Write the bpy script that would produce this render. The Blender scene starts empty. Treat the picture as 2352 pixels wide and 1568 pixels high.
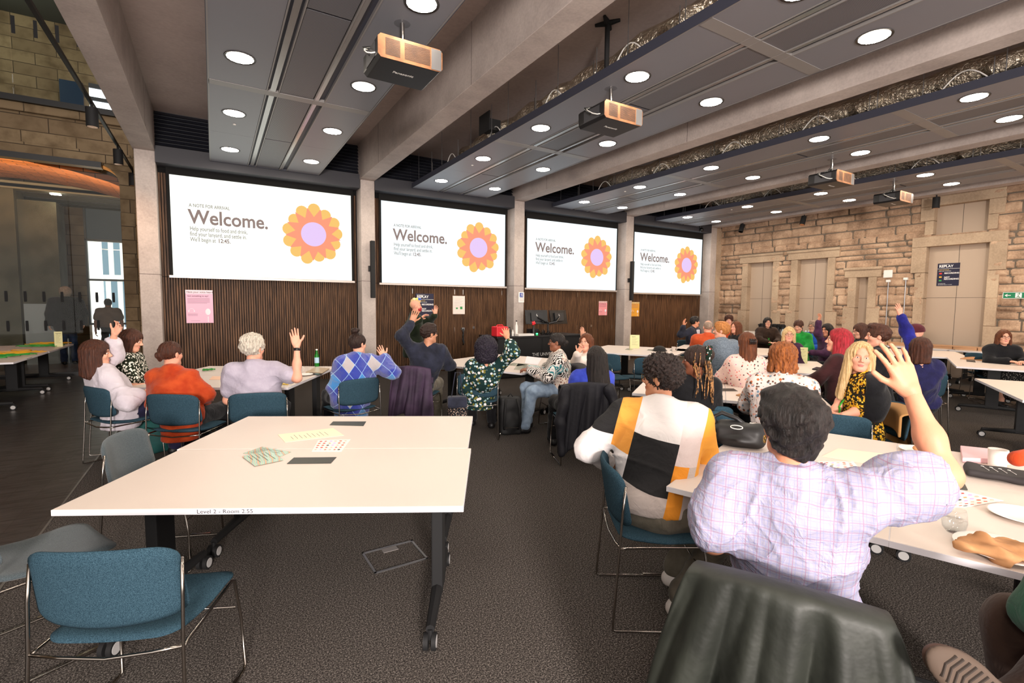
import bpy, bmesh, math, random
import numpy as np
from mathutils import Vector, Matrix, Euler
C = bpy.context.scene.collection
# ---------------------------------------------------------------- camera
F, YAW, PITCH, ROLL, EYE = 1130.0, 31.2, 4.32, 0.53, 1.65
CX, CY = 1176, 784
def _basis():
    y, p, r = math.radians(YAW), math.radians(PITCH), math.radians(ROLL)
    f = np.array([math.sin(y)*math.cos(p), math.cos(y)*math.cos(p), -math.sin(p)])
    R = np.array([math.cos(y), -math.sin(y), 0.0]); U = np.cross(R, f)
    return R*math.cos(r)+U*math.sin(r), -R*math.sin(r)+U*math.cos(r), f
RR, UU, FF = _basis()
def P(px, py, x=None, y=None, z=None, d=None):
    """pixel of the 2352x1568 photograph -> point in the room"""
    r = FF+RR*(px-CX)/F-UU*(py-CY)/F
    o = np.array([0, 0, EYE])
    if d is None:
        i, v = (0, x) if x is not None else (1, y) if y is not None else (2, z)
        d = (v-o[i])/r[i]
    return o+r*d
cam_data = bpy.data.cameras.new('camera'); cam = bpy.data.objects.new('camera', cam_data); C.objects.link(cam)
cam_data.sensor_width = 36; cam_data.lens = F*36/2352; cam_data.clip_start = 0.05; cam_data.clip_end = 200
cam.matrix_world = Matrix(((RR[0], UU[0], -FF[0], 0), (RR[1], UU[1], -FF[1], 0), (RR[2], UU[2], -FF[2], EYE), (0, 0, 0, 1)))
bpy.context.scene.camera = cam
# ---------------------------------------------------------------- world, exposure
sc = bpy.context.scene
sc.view_settings.view_transform = 'Standard'; sc.view_settings.look = 'None'
sc.view_settings.exposure = 0.22; sc.view_settings.gamma = 1.0
try: sc.view_settings.use_curve_mapping = False
except Exception: pass
w = bpy.data.worlds.new('world'); sc.world = w; w.use_nodes = True
w.node_tree.nodes['Background'].inputs[0].default_value = (1.0, 0.92, 0.86, 1)
w.node_tree.nodes['Background'].inputs[1].default_value = 1.75
# the photographer's flash, beside the camera
fl = bpy.data.lights.new('camera_flash', 'AREA'); fl.shape = 'DISK'; fl.size = 0.35; fl.energy = 16; fl.color = (1.0, 0.94, 0.88)
flo = bpy.data.objects.new('camera_flash', fl); C.objects.link(flo)
flo.location = (-0.15, -0.35, 2.0); flo.rotation_euler = Euler((math.radians(92), 0, math.radians(-33)))
bl = bpy.data.lights.new('rear_fill', 'AREA'); bl.shape = 'DISK'; bl.size = 1.2; bl.energy = 1150; bl.color = (1.0, 0.90, 0.84)  # added fill well behind the camera, lifts the beams and ceiling
blo = bpy.data.objects.new('rear_fill', bl); C.objects.link(blo)
blo.location = (-1.2, -5.2, 2.2); blo.rotation_euler = Euler((math.radians(120), 0, math.radians(-25)))
LAMP = 72.0      # radiance of the downlight discs

# ---------------------------------------------------------------- helpers
def lin(c):
    if isinstance(c, str):
        c = c.lstrip('#'); c = [int(c[i:i+2], 16)/255 for i in (0, 2, 4)]
    return tuple((v/12.92 if v <= .04045 else ((v+.055)/1.055)**2.4) for v in c)+(1,)
MATS = {}
def mat(name, col='#808080', rough=.6, metal=0, emit=0, spec=.5, noise=None, bump=None, sheen=0, coat=0):
    if name in MATS: return MATS[name]
    m = bpy.data.materials.new(name); m.use_nodes = True; MATS[name] = m
    nt = m.node_tree; b = nt.nodes['Principled BSDF']
    b.inputs['Base Color'].default_value = lin(col); b.inputs['Roughness'].default_value = rough
    b.inputs['Metallic'].default_value = metal; b.inputs['Specular IOR Level'].default_value = spec
    if sheen: b.inputs['Sheen Weight'].default_value = sheen
    if coat: b.inputs['Coat Weight'].default_value = coat
    if emit:
        b.inputs['Emission Color'].default_value = lin(col); b.inputs['Emission Strength'].default_value = emit
    if noise or bump:
        tc = nt.nodes.new('ShaderNodeTexCoord')
    if noise:   # (scale, colour2, lo, hi)
        n = nt.nodes.new('ShaderNodeTexNoise'); n.inputs['Scale'].default_value = noise[0]; n.inputs['Detail'].default_value = 5
        r = nt.nodes.new('ShaderNodeValToRGB'); r.color_ramp.elements[0].position = noise[2]; r.color_ramp.elements[1].position = noise[3]
        r.color_ramp.elements[0].color = lin(col); r.color_ramp.elements[1].color = lin(noise[1])
        nt.links.new(tc.outputs['Object'], n.inputs['Vector']); nt.links.new(n.outputs['Fac'], r.inputs[0]); nt.links.new(r.outputs[0], b.inputs['Base Color'])
    if bump:    # (scale, strength, distance)
        n = nt.nodes.new('ShaderNodeTexNoise'); n.inputs['Scale'].default_value = bump[0]; n.inputs['Detail'].default_value = 4
        bu = nt.nodes.new('ShaderNodeBump'); bu.inputs['Strength'].default_value = bump[1]; bu.inputs['Distance'].default_value = bump[2]
        nt.links.new(tc.outputs['Object'], n.inputs['Vector']); nt.links.new(n.outputs['Fac'], bu.inputs['Height']); nt.links.new(bu.outputs[0], b.inputs['Normal'])
    return m
class NT:
    """small node-tree writer"""
    def __init__(s, m): s.t = m.node_tree; s.b = s.t.nodes['Principled BSDF']
    def n(s, typ, **kw):
        nd = s.t.nodes.new('ShaderNode'+typ)
        for k, v in kw.items():
            if k.startswith('i_'):
                key = k[2:].replace('_', ' ')
                nd.inputs[int(key) if key.isdigit() else key].default_value = v
            else: setattr(nd, k, v)
        return nd
    def l(s, a, b): s.t.links.new(a, b)
    def obj(s, scale=(1, 1, 1), rot=(0, 0, 0), loc=(0, 0, 0)):
        tc = s.n('TexCoord'); mp = s.n('Mapping'); mp.inputs['Scale'].default_value = scale
        mp.inputs['Rotation'].default_value = rot; mp.inputs['Location'].default_value = loc
        s.l(tc.outputs['Object'], mp.inputs[0]); return mp.outputs[0]
    def xyz(s, v): nd = s.n('SeparateXYZ'); s.l(v, nd.inputs[0]); return nd.outputs
    def comb(s, x, y, z=None):
        nd = s.n('CombineXYZ'); s.l(x, nd.inputs[0]); s.l(y, nd.inputs[1])
        if z is not None: s.l(z, nd.inputs[2])
        return nd.outputs[0]
    def m(s, op, a, b=None):
        nd = s.n('Math', operation=op)
        for i, v in enumerate((a, b)):
            if v is None: continue
            if isinstance(v, (int, float)): nd.inputs[i].default_value = v
            else: s.l(v, nd.inputs[i])
        return nd.outputs[0]
    def mix(s, f, a, b):
        nd = s.n('Mix', data_type='RGBA')
        if isinstance(f, (int, float)): nd.inputs[0].default_value = f
        else: s.l(f, nd.inputs[0])
        for i, v in ((6, a), (7, b)):
            if isinstance(v, (str, tuple)): nd.inputs[i].default_value = lin(v) if isinstance(v, str) else v
            else: s.l(v, nd.inputs[i])
        return nd.outputs[2]
    def ramp(s, f, stops, interp='LINEAR'):
        nd = s.n('ValToRGB'); cr = nd.color_ramp; cr.interpolation = interp
        while len(cr.elements) < len(stops): cr.elements.new(.5)
        for e, (p, c) in zip(cr.elements, stops): e.position = p; e.color = lin(c)
        s.l(f, nd.inputs[0]); return nd.outputs[0]
    def bump(s, h, strength=.5, dist=.01):
        bu = s.n('Bump'); bu.inputs['Strength'].default_value = strength; bu.inputs['Distance'].default_value = dist
        s.l(h, bu.inputs['Height']); s.l(bu.outputs[0], s.b.inputs['Normal'])
    def base(s, c): s.l(c, s.b.inputs['Base Color'])
def new(name, **kw):
    m = mat(name, **kw); return m, NT(m)

class MB:
    """collects verts/faces, links them as ONE mesh object"""
    def __init__(s): s.v = []; s.f = []; s.mi = []; s.cur = 0
    def _add(s, vs, fs):
        o = len(s.v); s.v += [tuple(map(float, v)) for v in vs]
        for f in fs: s.f.append([o+i for i in f]); s.mi.append(s.cur)
        return s
    def box(s, a, b, bev=0):
        x0, y0, z0 = a; x1, y1, z1 = b
        if x0 > x1: x0, x1 = x1, x0
        if y0 > y1: y0, y1 = y1, y0
        if z0 > z1: z0, z1 = z1, z0
        return s._add([(x0, y0, z0), (x1, y0, z0), (x1, y1, z0), (x0, y1, z0), (x0, y0, z1), (x1, y0, z1), (x1, y1, z1), (x0, y1, z1)],
                      [(3, 2, 1, 0), (4, 5, 6, 7), (0, 1, 5, 4), (1, 2, 6, 5), (2, 3, 7, 6), (3, 0, 4, 7)])
    def cb(s, c, d): return s.box([c[i]-d[i]/2 for i in range(3)], [c[i]+d[i]/2 for i in range(3)])
    def quad(s, *p): return s._add(p, [tuple(range(len(p)))])
    def prism(s, pts, axis, a, b):
        """extrude a polygon (2D) along axis from a to b"""
        n = len(pts)
        def mk(p, t): q = list(p); q.insert(axis, t); return q
        vs = [mk(p, a) for p in pts]+[mk(p, b) for p in pts]
        fs = [tuple(range(n))[::-1], tuple(range(n, 2*n))]+[(i, (i+1) % n, n+(i+1) % n, n+i) for i in range(n)]
        return s._add(vs, fs)
    def tube(s, pts, r, n=8, cap=True):
        pts = [np.array(p, float) for p in pts]; m = len(pts)
        rs = r if isinstance(r, (list, tuple, np.ndarray)) else [r]*m
        up = None; vs = []
        for i, p in enumerate(pts):
            t = pts[min(i+1, m-1)]-pts[max(i-1, 0)]; L = np.linalg.norm(t); t = t/(L if L > 1e-9 else 1)
            if up is None:
                up = np.cross(t, [0, 0, 1.]) if abs(t[2]) < .9 else np.cross(t, [1., 0, 0])
            up = up-t*(up@t); up /= (np.linalg.norm(up)+1e-12); q = np.cross(t, up)
            for k in range(n):
                a = 2*math.pi*k/n; vs.append(p+(up*math.cos(a)+q*math.sin(a))*rs[i])
        fs = [(i*n+k, i*n+(k+1) % n, (i+1)*n+(k+1) % n, (i+1)*n+k) for i in range(m-1) for k in range(n)]
        if cap: fs += [tuple(range(n))[::-1], tuple((m-1)*n+k for k in range(n))]
        return s._add(vs, fs)
    def cyl(s, a, b, r, n=16, r2=None): return s.tube([a, b], [r, r if r2 is None else r2], n)
    def lathe(s, c, prof, n=20):
        """profile [(r,z)] around vertical axis at c"""
        vs = []; m = len(prof)
        for r, z in prof:
            for k in range(n):
                a = 2*math.pi*k/n; vs.append((c[0]+r*math.cos(a), c[1]+r*math.sin(a), c[2]+z))
        fs = [(i*n+k, i*n+(k+1) % n, (i+1)*n+(k+1) % n, (i+1)*n+k) for i in range(m-1) for k in range(n)]
        if prof[0][0] > 1e-6 and prof[0] != prof[-1]: fs.append(tuple(range(n))[::-1])
        if prof[-1][0] > 1e-6 and prof[0] != prof[-1]: fs.append(tuple((m-1)*n+k for k in range(n)))
        return s._add(vs, fs)
    def sph(s, c, r, n=12, m=8):
        rx, ry, rz = r if isinstance(r, (tuple, list)) else (r, r, r); vs = []
        for i in range(m+1):
            t = math.pi*i/m
            for k in range(n):
                a = 2*math.pi*k/n; vs.append((c[0]+rx*math.sin(t)*math.cos(a), c[1]+ry*math.sin(t)*math.sin(a), c[2]-rz*math.cos(t)))
        return s._add(vs, [(i*n+k, i*n+(k+1) % n, (i+1)*n+(k+1) % n, (i+1)*n+k) for i in range(m) for k in range(n)])
    def xf(s, M, start=0):
        M = Matrix(M) if not isinstance(M, Matrix) else M
        for i in range(start, len(s.v)): s.v[i] = tuple(M @ Vector(s.v[i]))
        return s
    def build(s, name, m, parent=None, smooth=False, bevel=0):
        me = bpy.data.meshes.new(name); me.from_pydata(s.v, [], s.f); me.validate()
        for mm in (m if isinstance(m, (list, tuple)) else [m]): me.materials.append(mm)
        if len(me.polygons) == len(s.mi): me.polygons.foreach_set('material_index', s.mi)
        if smooth: me.shade_smooth()
        o = bpy.data.objects.new(name, me); C.objects.link(o)
        if parent: o.parent = parent
        if bevel:
            b = o.modifiers.new('bevel', 'BEVEL'); b.width = bevel; b.segments = 2; b.limit_method = 'ANGLE'
        if smooth == 'auto':
            try: me.set_sharp_from_angle(angle=math.radians(40))
            except Exception: pass
        return o
def tag(o, label=None, cat=None, group=None, kind=None):
    if label: o['label'] = label
    if cat: o['category'] = cat
    if group: o['group'] = group
    if kind: o['kind'] = kind
    return o
def empty(name, loc=(0, 0, 0), rz=0, label=None, cat=None, group=None):
    o = bpy.data.objects.new(name, None); C.objects.link(o); o.location = loc; o.rotation_euler = (0, 0, rz); o.empty_display_size = .1
    return tag(o, label, cat, group)
def structure(name, mb, m, **kw):
    o = mb.build(name, m, **kw); o['kind'] = 'structure'; return o
def copy_tree(o, parent=None):
    c = o.copy(); C.objects.link(c)
    if parent: c.parent = parent
    for ch in [x for x in bpy.data.objects if x.parent == o]: copy_tree(ch, c)
    return c
def text_mesh(name, body, size, m, parent, mtx, bold=0, align='LEFT', extrude=.0006, sx=1.0, width=None):
    cu = bpy.data.curves.new(name, 'FONT'); cu.body = body; cu.size = size; cu.align_x = align; cu.extrude = extrude; cu.offset = bold
    cu.resolution_u = 3
    t = bpy.data.objects.new(name, cu); C.objects.link(t)
    bpy.context.view_layer.update()
    me = bpy.data.meshes.new_from_object(t.evaluated_get(bpy.context.evaluated_depsgraph_get()))
    bpy.data.objects.remove(t); bpy.data.curves.remove(cu)
    me.materials.clear(); me.materials.append(m)
    if width: sx = width/max(1e-6, max(v.co.x for v in me.vertices)-min(v.co.x for v in me.vertices))
    me.transform(Matrix.Diagonal((sx, 1, 1, 1))); me.transform(mtx)
    o = bpy.data.objects.new(name, me); C.objects.link(o)
    if parent: o.parent = parent
    return o
def front(x, y, z):
    """text matrix on a wall facing -Y"""
    return Matrix.Translation((x, y, z)) @ Matrix.Rotation(math.pi/2, 4, 'X')
# ---------------------------------------------------------------- implicit surfaces
class Fld:
    def __init__(s, lo, hi, h):
        s.h = h; s.lo = np.array(lo, float)-2*h; n = np.ceil((np.array(hi, float)+2*h-s.lo)/h).astype(int)+1
        s.n = n; s.ax = [s.lo[i]+h*np.arange(n[i]) for i in range(3)]
        s.F = np.full(tuple(n), .2, np.float32)
    def _sl(s, lo, hi, mg):
        out = []
        for i in range(3):
            a = int(max(0, math.floor((lo[i]-mg-s.lo[i])/s.h))); b = int(min(s.n[i], math.ceil((hi[i]+mg-s.lo[i])/s.h)+1))
            if b <= a: return None
            out.append(slice(a, b))
        return tuple(out)
    def _xyz(s, sl):
        return (s.ax[0][sl[0]][:, None, None], s.ax[1][sl[1]][None, :, None], s.ax[2][sl[2]][None, None, :])
    def op(s, prim, k=.02, sub=False, nz=None):
        fn, lo, hi = prim; sl = s._sl(lo, hi, k+3*s.h)
        if sl is None: return s
        x, y, z = s._xyz(sl); d = fn(x, y, z)
        if nz is not None: d = d+nz(x, y, z)
        A = s.F[sl]
        if sub:
            d = -d; h = np.maximum(k-np.abs(A-d), 0)/k; s.F[sl] = np.maximum(A, d)+h*h*k*.25
        else:
            h = np.maximum(k-np.abs(A-d), 0)/k; s.F[sl] = np.minimum(A, d)-h*h*k*.25
        return s
    def add(s, prims, k=.02):
        for p in prims: s.op(p, k)
        return s
    def cut(s, prims, k=.01):
        for p in prims: s.op(p, k, True)
        return s
    def noise(s, fn):
        sl = (slice(None),)*3; x, y, z = s._xyz(sl); s.F += fn(x, y, z).astype(np.float32); return s
    def clip(s, fn):
        sl = (slice(None),)*3; x, y, z = s._xyz(sl); s.F = np.maximum(s.F, np.broadcast_to(fn(x, y, z), s.F.shape)); return s
    def mesh(s):
        Fv = s.F; Fv[0] = Fv[-1] = .1; Fv[:, 0] = Fv[:, -1] = .1; Fv[:, :, 0] = Fv[:, :, -1] = .1
        S = Fv < 0
        nx, ny, nz = Fv.shape
        cnt = np.zeros((nx-1, ny-1, nz-1), np.int8)
        for a in (0, 1):
            for b in (0, 1):
                for c in (0, 1): cnt += S[a:nx-1+a, b:ny-1+b, c:nz-1+c]
        act = (cnt > 0) & (cnt < 8); I, J, K = np.nonzero(act)
        idx = np.full(act.shape, -1, np.int64); idx[I, J, K] = np.arange(len(I))
        pos = np.zeros((len(I), 3)); num = np.zeros(len(I))
        for ax in range(3):
            o = [q for q in range(3) if q != ax]
            for a in (0, 1):
                for b in (0, 1):
                    off = [0, 0, 0]; off[o[0]] = a; off[o[1]] = b
                    v0 = Fv[I+off[0], J+off[1], K+off[2]]; off2 = list(off); off2[ax] = 1
                    v1 = Fv[I+off2[0], J+off2[1], K+off2[2]]
                    cr = (v0 < 0) != (v1 < 0); t = np.where(cr, v0/np.where(cr, v0-v1, 1), 0)
                    p = np.zeros((len(I), 3)); p[:, 0] = off[0]; p[:, 1] = off[1]; p[:, 2] = off[2]; p[:, ax] = t
                    pos += p*cr[:, None]; num += cr
        pos = pos/num[:, None]+np.stack([I, J, K], 1); V = s.lo+pos*s.h
        Q = []
        A = S[:-1, 1:-1, 1:-1]; B = S[1:, 1:-1, 1:-1]; i, j, k = np.nonzero(A != B); j = j+1; k = k+1; f = A[i, j-1, k-1]
        q = np.stack([idx[i, j-1, k-1], idx[i, j, k-1], idx[i, j, k], idx[i, j-1, k]], 1); q[~f] = q[~f][:, ::-1]; Q.append(q)
        A = S[1:-1, :-1, 1:-1]; B = S[1:-1, 1:, 1:-1]; i, j, k = np.nonzero(A != B); i = i+1; k = k+1; f = A[i-1, j, k-1]
        q = np.stack([idx[i-1, j, k-1], idx[i-1, j, k], idx[i, j, k], idx[i, j, k-1]], 1); q[~f] = q[~f][:, ::-1]; Q.append(q)
        A = S[1:-1, 1:-1, :-1]; B = S[1:-1, 1:-1, 1:]; i, j, k = np.nonzero(A != B); i = i+1; j = j+1; f = A[i-1, j-1, k]
        q = np.stack([idx[i-1, j-1, k], idx[i, j-1, k], idx[i, j, k], idx[i-1, j, k]], 1); q[~f] = q[~f][:, ::-1]; Q.append(q)
        return V, np.concatenate(Q)
def cap(a, b, ra, rb=None, e=0):
    a = np.array(a, float); b = np.array(b, float); rb = ra if rb is None else rb; ra += e; rb += e
    ab = b-a; L2 = float(ab@ab)+1e-12
    def fn(x, y, z):
        px, py, pz = x-a[0], y-a[1], z-a[2]
        t = np.clip((px*ab[0]+py*ab[1]+pz*ab[2])/L2, 0, 1)
        return np.sqrt((px-t*ab[0])**2+(py-t*ab[1])**2+(pz-t*ab[2])**2)-(ra+t*(rb-ra))
    r = max(ra, rb); return fn, np.minimum(a, b)-r, np.maximum(a, b)+r
def ell(c, r, R=None, e=0):
    c = np.array(c, float); r = np.array(r, float)+e
    def fn(x, y, z):
        px, py, pz = x-c[0], y-c[1], z-c[2]
        if R is not None:
            px, py, pz = (R[0][0]*px+R[1][0]*py+R[2][0]*pz, R[0][1]*px+R[1][1]*py+R[2][1]*pz, R[0][2]*px+R[1][2]*py+R[2][2]*pz)
        k0 = np.sqrt((px/r[0])**2+(py/r[1])**2+(pz/r[2])**2); k1 = np.sqrt((px/r[0]**2)**2+(py/r[1]**2)**2+(pz/r[2]**2)**2)+1e-9
        return k0*(k0-1)/k1
    m = r if R is None else np.array([max(r)]*3)
    return fn, c-m, c+m
def rbox(c, hs, r=.01, R=None):
    c = np.array(c, float); hs = np.array(hs, float)
    def fn(x, y, z):
        px, py, pz = x-c[0], y-c[1], z-c[2]
        if R is not None:
            px, py, pz = (R[0][0]*px+R[1][0]*py+R[2][0]*pz, R[0][1]*px+R[1][1]*py+R[2][1]*pz, R[0][2]*px+R[1][2]*py+R[2][2]*pz)
        qx, qy, qz = np.abs(px)-hs[0]+r, np.abs(py)-hs[1]+r, np.abs(pz)-hs[2]+r
        return np.sqrt(np.maximum(qx, 0)**2+np.maximum(qy, 0)**2+np.maximum(qz, 0)**2)+np.minimum(np.maximum(qx, np.maximum(qy, qz)), 0)-r
    m = hs if R is None else np.array([np.linalg.norm(hs)]*3)
    return fn, c-m, c+m
def wavy(amp, freq, seed=0):
    """soft fabric-like noise made of warped sines"""
    g = np.random.RandomState(seed); D = g.normal(size=(4, 3)); D /= np.linalg.norm(D, axis=1)[:, None]; ph = g.uniform(0, 6.28, 4)
    def fn(x, y, z):
        w = np.sin(freq*.45*(D[0, 0]*x+D[0, 1]*y+D[0, 2]*z)+ph[0])*1.4
        a = np.sin(freq*(D[1, 0]*x+D[1, 1]*y+D[1, 2]*z)+ph[1]+w)
        b = np.sin(freq*1.7*(D[2, 0]*x+D[2, 1]*y+D[2, 2]*z)+ph[2]+w*1.3)
        return amp*(a*.7+b*.5-.2*a*b)
    return fn
def creases(amp, freq, seed=0):
    g = np.random.RandomState(seed); D = g.normal(size=(3, 3)); D[:, 2] = np.abs(D[:, 2])*.6+.3; D /= np.linalg.norm(D, axis=1)[:, None]; p = g.uniform(0, 6.28, 6)
    def fn(x, y, z):
        w_ = 1.8*np.sin(freq*.33*(D[1, 0]*x+D[1, 1]*y+D[1, 2]*z)+p[0]); a = 1-np.abs(np.sin(freq*.5*(D[0, 0]*x+D[0, 1]*y+D[0, 2]*z)+w_+p[1])); b = 1-np.abs(np.sin(freq*.62*(D[2, 0]*x+D[2, 1]*y-D[2, 2]*z)+w_*.8+p[2]))
        m_ = .5+.5*np.sin(freq*.21*(x+z)+p[3]); return amp*(a**4*m_+b**5*(1-m_)-.2)
    return fn
def curls(amp, freq, seed=0):
    g = np.random.RandomState(seed); p = g.uniform(0, 6.28, 6)
    def fn(x, y, z):
        u = x+.012*np.sin(z*60+p[3]); v = y+.012*np.sin(x*55+p[4]); w_ = z+.012*np.sin(y*58+p[5])
        return amp*(1.2*np.sin(freq*u+p[0])*np.sin(freq*v+p[1])*np.sin(freq*w_+p[2])+.5*np.sin(freq*1.7*v+p[2])*np.sin(freq*1.7*w_+p[0]))
    return fn
def np_mesh(name, parts, mats, parent, smooth=True):
    """parts: list of (V,Q,material index or array)"""
    V = np.concatenate([p[0] for p in parts]); Q = []; M = []; o = 0
    for v, q, mi in parts:
        Q.append(q+o); o += len(v); M.append(np.full(len(q), mi) if np.isscalar(mi) else mi)
    Q = np.concatenate(Q); M = np.concatenate(M).astype(np.int32)
    me = bpy.data.meshes.new(name); me.vertices.add(len(V)); me.vertices.foreach_set('co', V.astype(np.float32).ravel())
    me.loops.add(len(Q)*4); me.loops.foreach_set('vertex_index', Q.astype(np.int32).ravel())
    me.polygons.add(len(Q)); me.polygons.foreach_set('loop_start', np.arange(0, len(Q)*4, 4, dtype=np.int32))
    for mm in mats: me.materials.append(mm)
    me.polygons.foreach_set('material_index', M); me.update(calc_edges=True)
    if smooth: me.shade_smooth()
    ob = bpy.data.objects.new(name, me); C.objects.link(ob)
    if parent: ob.parent = parent
    return ob
def Rz(a): a = math.radians(a); return np.array([[math.cos(a), -math.sin(a), 0], [math.sin(a), math.cos(a), 0], [0, 0, 1.]])
def Rx(a): a = math.radians(a); return np.array([[1., 0, 0], [0, math.cos(a), -math.sin(a)], [0, math.sin(a), math.cos(a)]])
def Ry(a): a = math.radians(a); return np.array([[math.cos(a), 0, math.sin(a)], [0, 1., 0], [-math.sin(a), 0, math.cos(a)]])
# ---------------------------------------------------------------- people
SK = {}
def skin(key, col, lip, brow):
    m, n = new('skin_'+key, col=col, rough=.52, spec=.35)
    v = n.obj(); ns = n.n('TexNoise', i_Scale=14., i_Detail=4.); n.l(v, ns.inputs[0])
    c = lin(col); a = tuple(min(1, x*1.08) for x in c[:3])+(1,); b = (c[0]*.96, c[1]*.84, c[2]*.82, 1)
    n.base(n.mix(ns.outputs[0], a, b)); n2 = n.n('TexNoise', i_Scale=420.); n.l(v, n2.inputs[0]); n.bump(n2.outputs[0], .12, .002)
    n.b.inputs['Subsurface Weight'].default_value = .08; n.b.inputs['Subsurface Radius'].default_value = (.02, .008, .005)
    SK[key] = [m, mat('lip_'+key, lip, .4), mat('brow_'+key, brow, .8)]
skin('fair', '#d9a58b', '#c4706a', '#6b4a38'); skin('pink', '#dba188', '#c9776e', '#a98a6a')
skin('olive', '#c08b6d', '#b06a5e', '#241a17'); skin('tan', '#cf9172', '#b5655a', '#2a1d18')
skin('brown', '#8a5a43', '#8a4a42', '#1c1413'); skin('deep', '#7b4b36', '#7a3f3a', '#171110')
def hair_mat(key, c1, c2, rough=.45, sc=(90, 90, 9)):
    m, n = new('hair_'+key, col=c1, rough=rough, spec=.35)
    v = n.obj(sc); ns = n.n('TexNoise', i_Scale=1., i_Detail=6., i_Roughness=.7, i_Distortion=.6); n.l(v, ns.inputs[0])
    n.base(n.ramp(ns.outputs[0], [(.35, c1), (.68, c2)])); n.bump(ns.outputs[0], .9, .012)
    return m
HM = dict(black=hair_mat('black', '#0b0908', '#2a211e'), dark=hair_mat('dark', '#170e0b', '#3a241b'), brown=hair_mat('brown', '#2b150d', '#5c3220'),
          auburn=hair_mat('auburn', '#41200f', '#7c421f'), orange=hair_mat('orange', '#54260f', '#b56a30'), red=hair_mat('red', '#6a1414', '#c5283a'),
          blonde=hair_mat('blonde', '#b58c56', '#efd2a0'), grey=hair_mat('grey', '#9a9184', '#ece2d2'), ginger=hair_mat('ginger', '#8f5528', '#d08c4a'),
          greybrown=hair_mat('greybrown', '#7c6656', '#b89f8c'), curl=hair_mat('curl', '#0e0a09', '#33241f', sc=(60, 60, 60)), violet=hair_mat('violet', '#100c16', '#2d2434', sc=(60, 60, 60)))
EYE_W = mat('eye_white', '#e9e4df', .25); IRIS = mat('iris', '#2c1c14', .2)
GLS = mat('spectacle_frame_black', '#0c0b0b', .3); GLG = mat('spectacle_frame_gold', '#8a6a3a', .3, .8)
LANY = mat('lanyard_green', '#35b53a', .6); WATCH = mat('watch_black', '#101012', .35)
SHOE = {'white': mat('shoe_white', '#e4dcd6', .6), 'black': mat('shoe_black', '#121113', .5), 'brown': mat('shoe_brown', '#4a3226', .7)}

def hand_mesh(W, d, n, right, curl=.25, spread=.12, sc=1.0, h=.0045, thumb=.9):
    d = d/np.linalg.norm(d); n = n-d*(n@d); n /= np.linalg.norm(n)
    s = np.cross(d, n) if right else np.cross(n, d)     # towards the thumb
    W = np.array(W, float)
    def pt(a, b, c): return W+(d*a+s*b+n*c)*sc
    R = np.stack([s, d, n], 1)
    pr = []
    pr.append(ell(pt(.05, .001, .004), (.038*sc, .05*sc, .0155*sc), R))
    base = [(.092, .029), (.096, .0095), (.091, -.0105), (.083, -.029)]
    for (a, b) in base: pr.append(cap(pt(.012, b*.45, 0), pt(a, b, -.001), .0125*sc, .0105*sc))
    pr.append(cap(pt(-.03, 0, 0), pt(.015, 0, 0), .024*sc, .024*sc))
    pr.append(cap(pt(.02, .018, .008), pt(.05, .036, .012), .015*sc, .012*sc))
    fing = []
    for i, ((a, b), L, r) in enumerate(zip(base, (.074, .082, .076, .06), (.0088, .0090, .0086, .0076))):
        ang = (1.5-i)*spread; p = pt(a, b, 0); th = 0
        dd = d*math.cos(ang)+s*math.sin(ang)
        cc = curl*(1+.12*((i*7) % 3-1))
        seg = []
        for j, q in enumerate((.46, .3, .24)):
            th += cc*(.6 if j == 0 else 1.0)
            v = dd*math.cos(th)+n*math.sin(th); p2 = p+v*L*q*sc
            r0 = r*(1-.08*j); seg.append(cap(p, p2, r0*sc, r0*.93*sc)); p = p2
        fing.append(seg)
    th = thumb; p = pt(.045, .034, .012); seg = []
    for j, L in enumerate((.036, .03)):
        v = d*math.cos(th)+s*math.sin(th)*.9+n*.18; v /= np.linalg.norm(v); p2 = p+v*L*sc
        seg.append(cap(p, p2, (.0108-.001*j)*sc, (.0098-.001*j)*sc)); p = p2; th -= .3
    fing.append(seg)
    lo = np.min([q[1] for q in pr+sum(fing, [])], 0); hi = np.max([q[2] for q in pr+sum(fing, [])], 0)
    f = Fld(lo, hi, h); f.add(pr, .012*sc)
    for seg in fing:
        g = Fld(lo, hi, h); g.add(seg, .003*sc); k = .006*sc; hh = np.maximum(k-np.abs(f.F-g.F), 0)/k; f.F = np.minimum(f.F, g.F)-hh*hh*k*.25
    return f.mesh()

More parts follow.
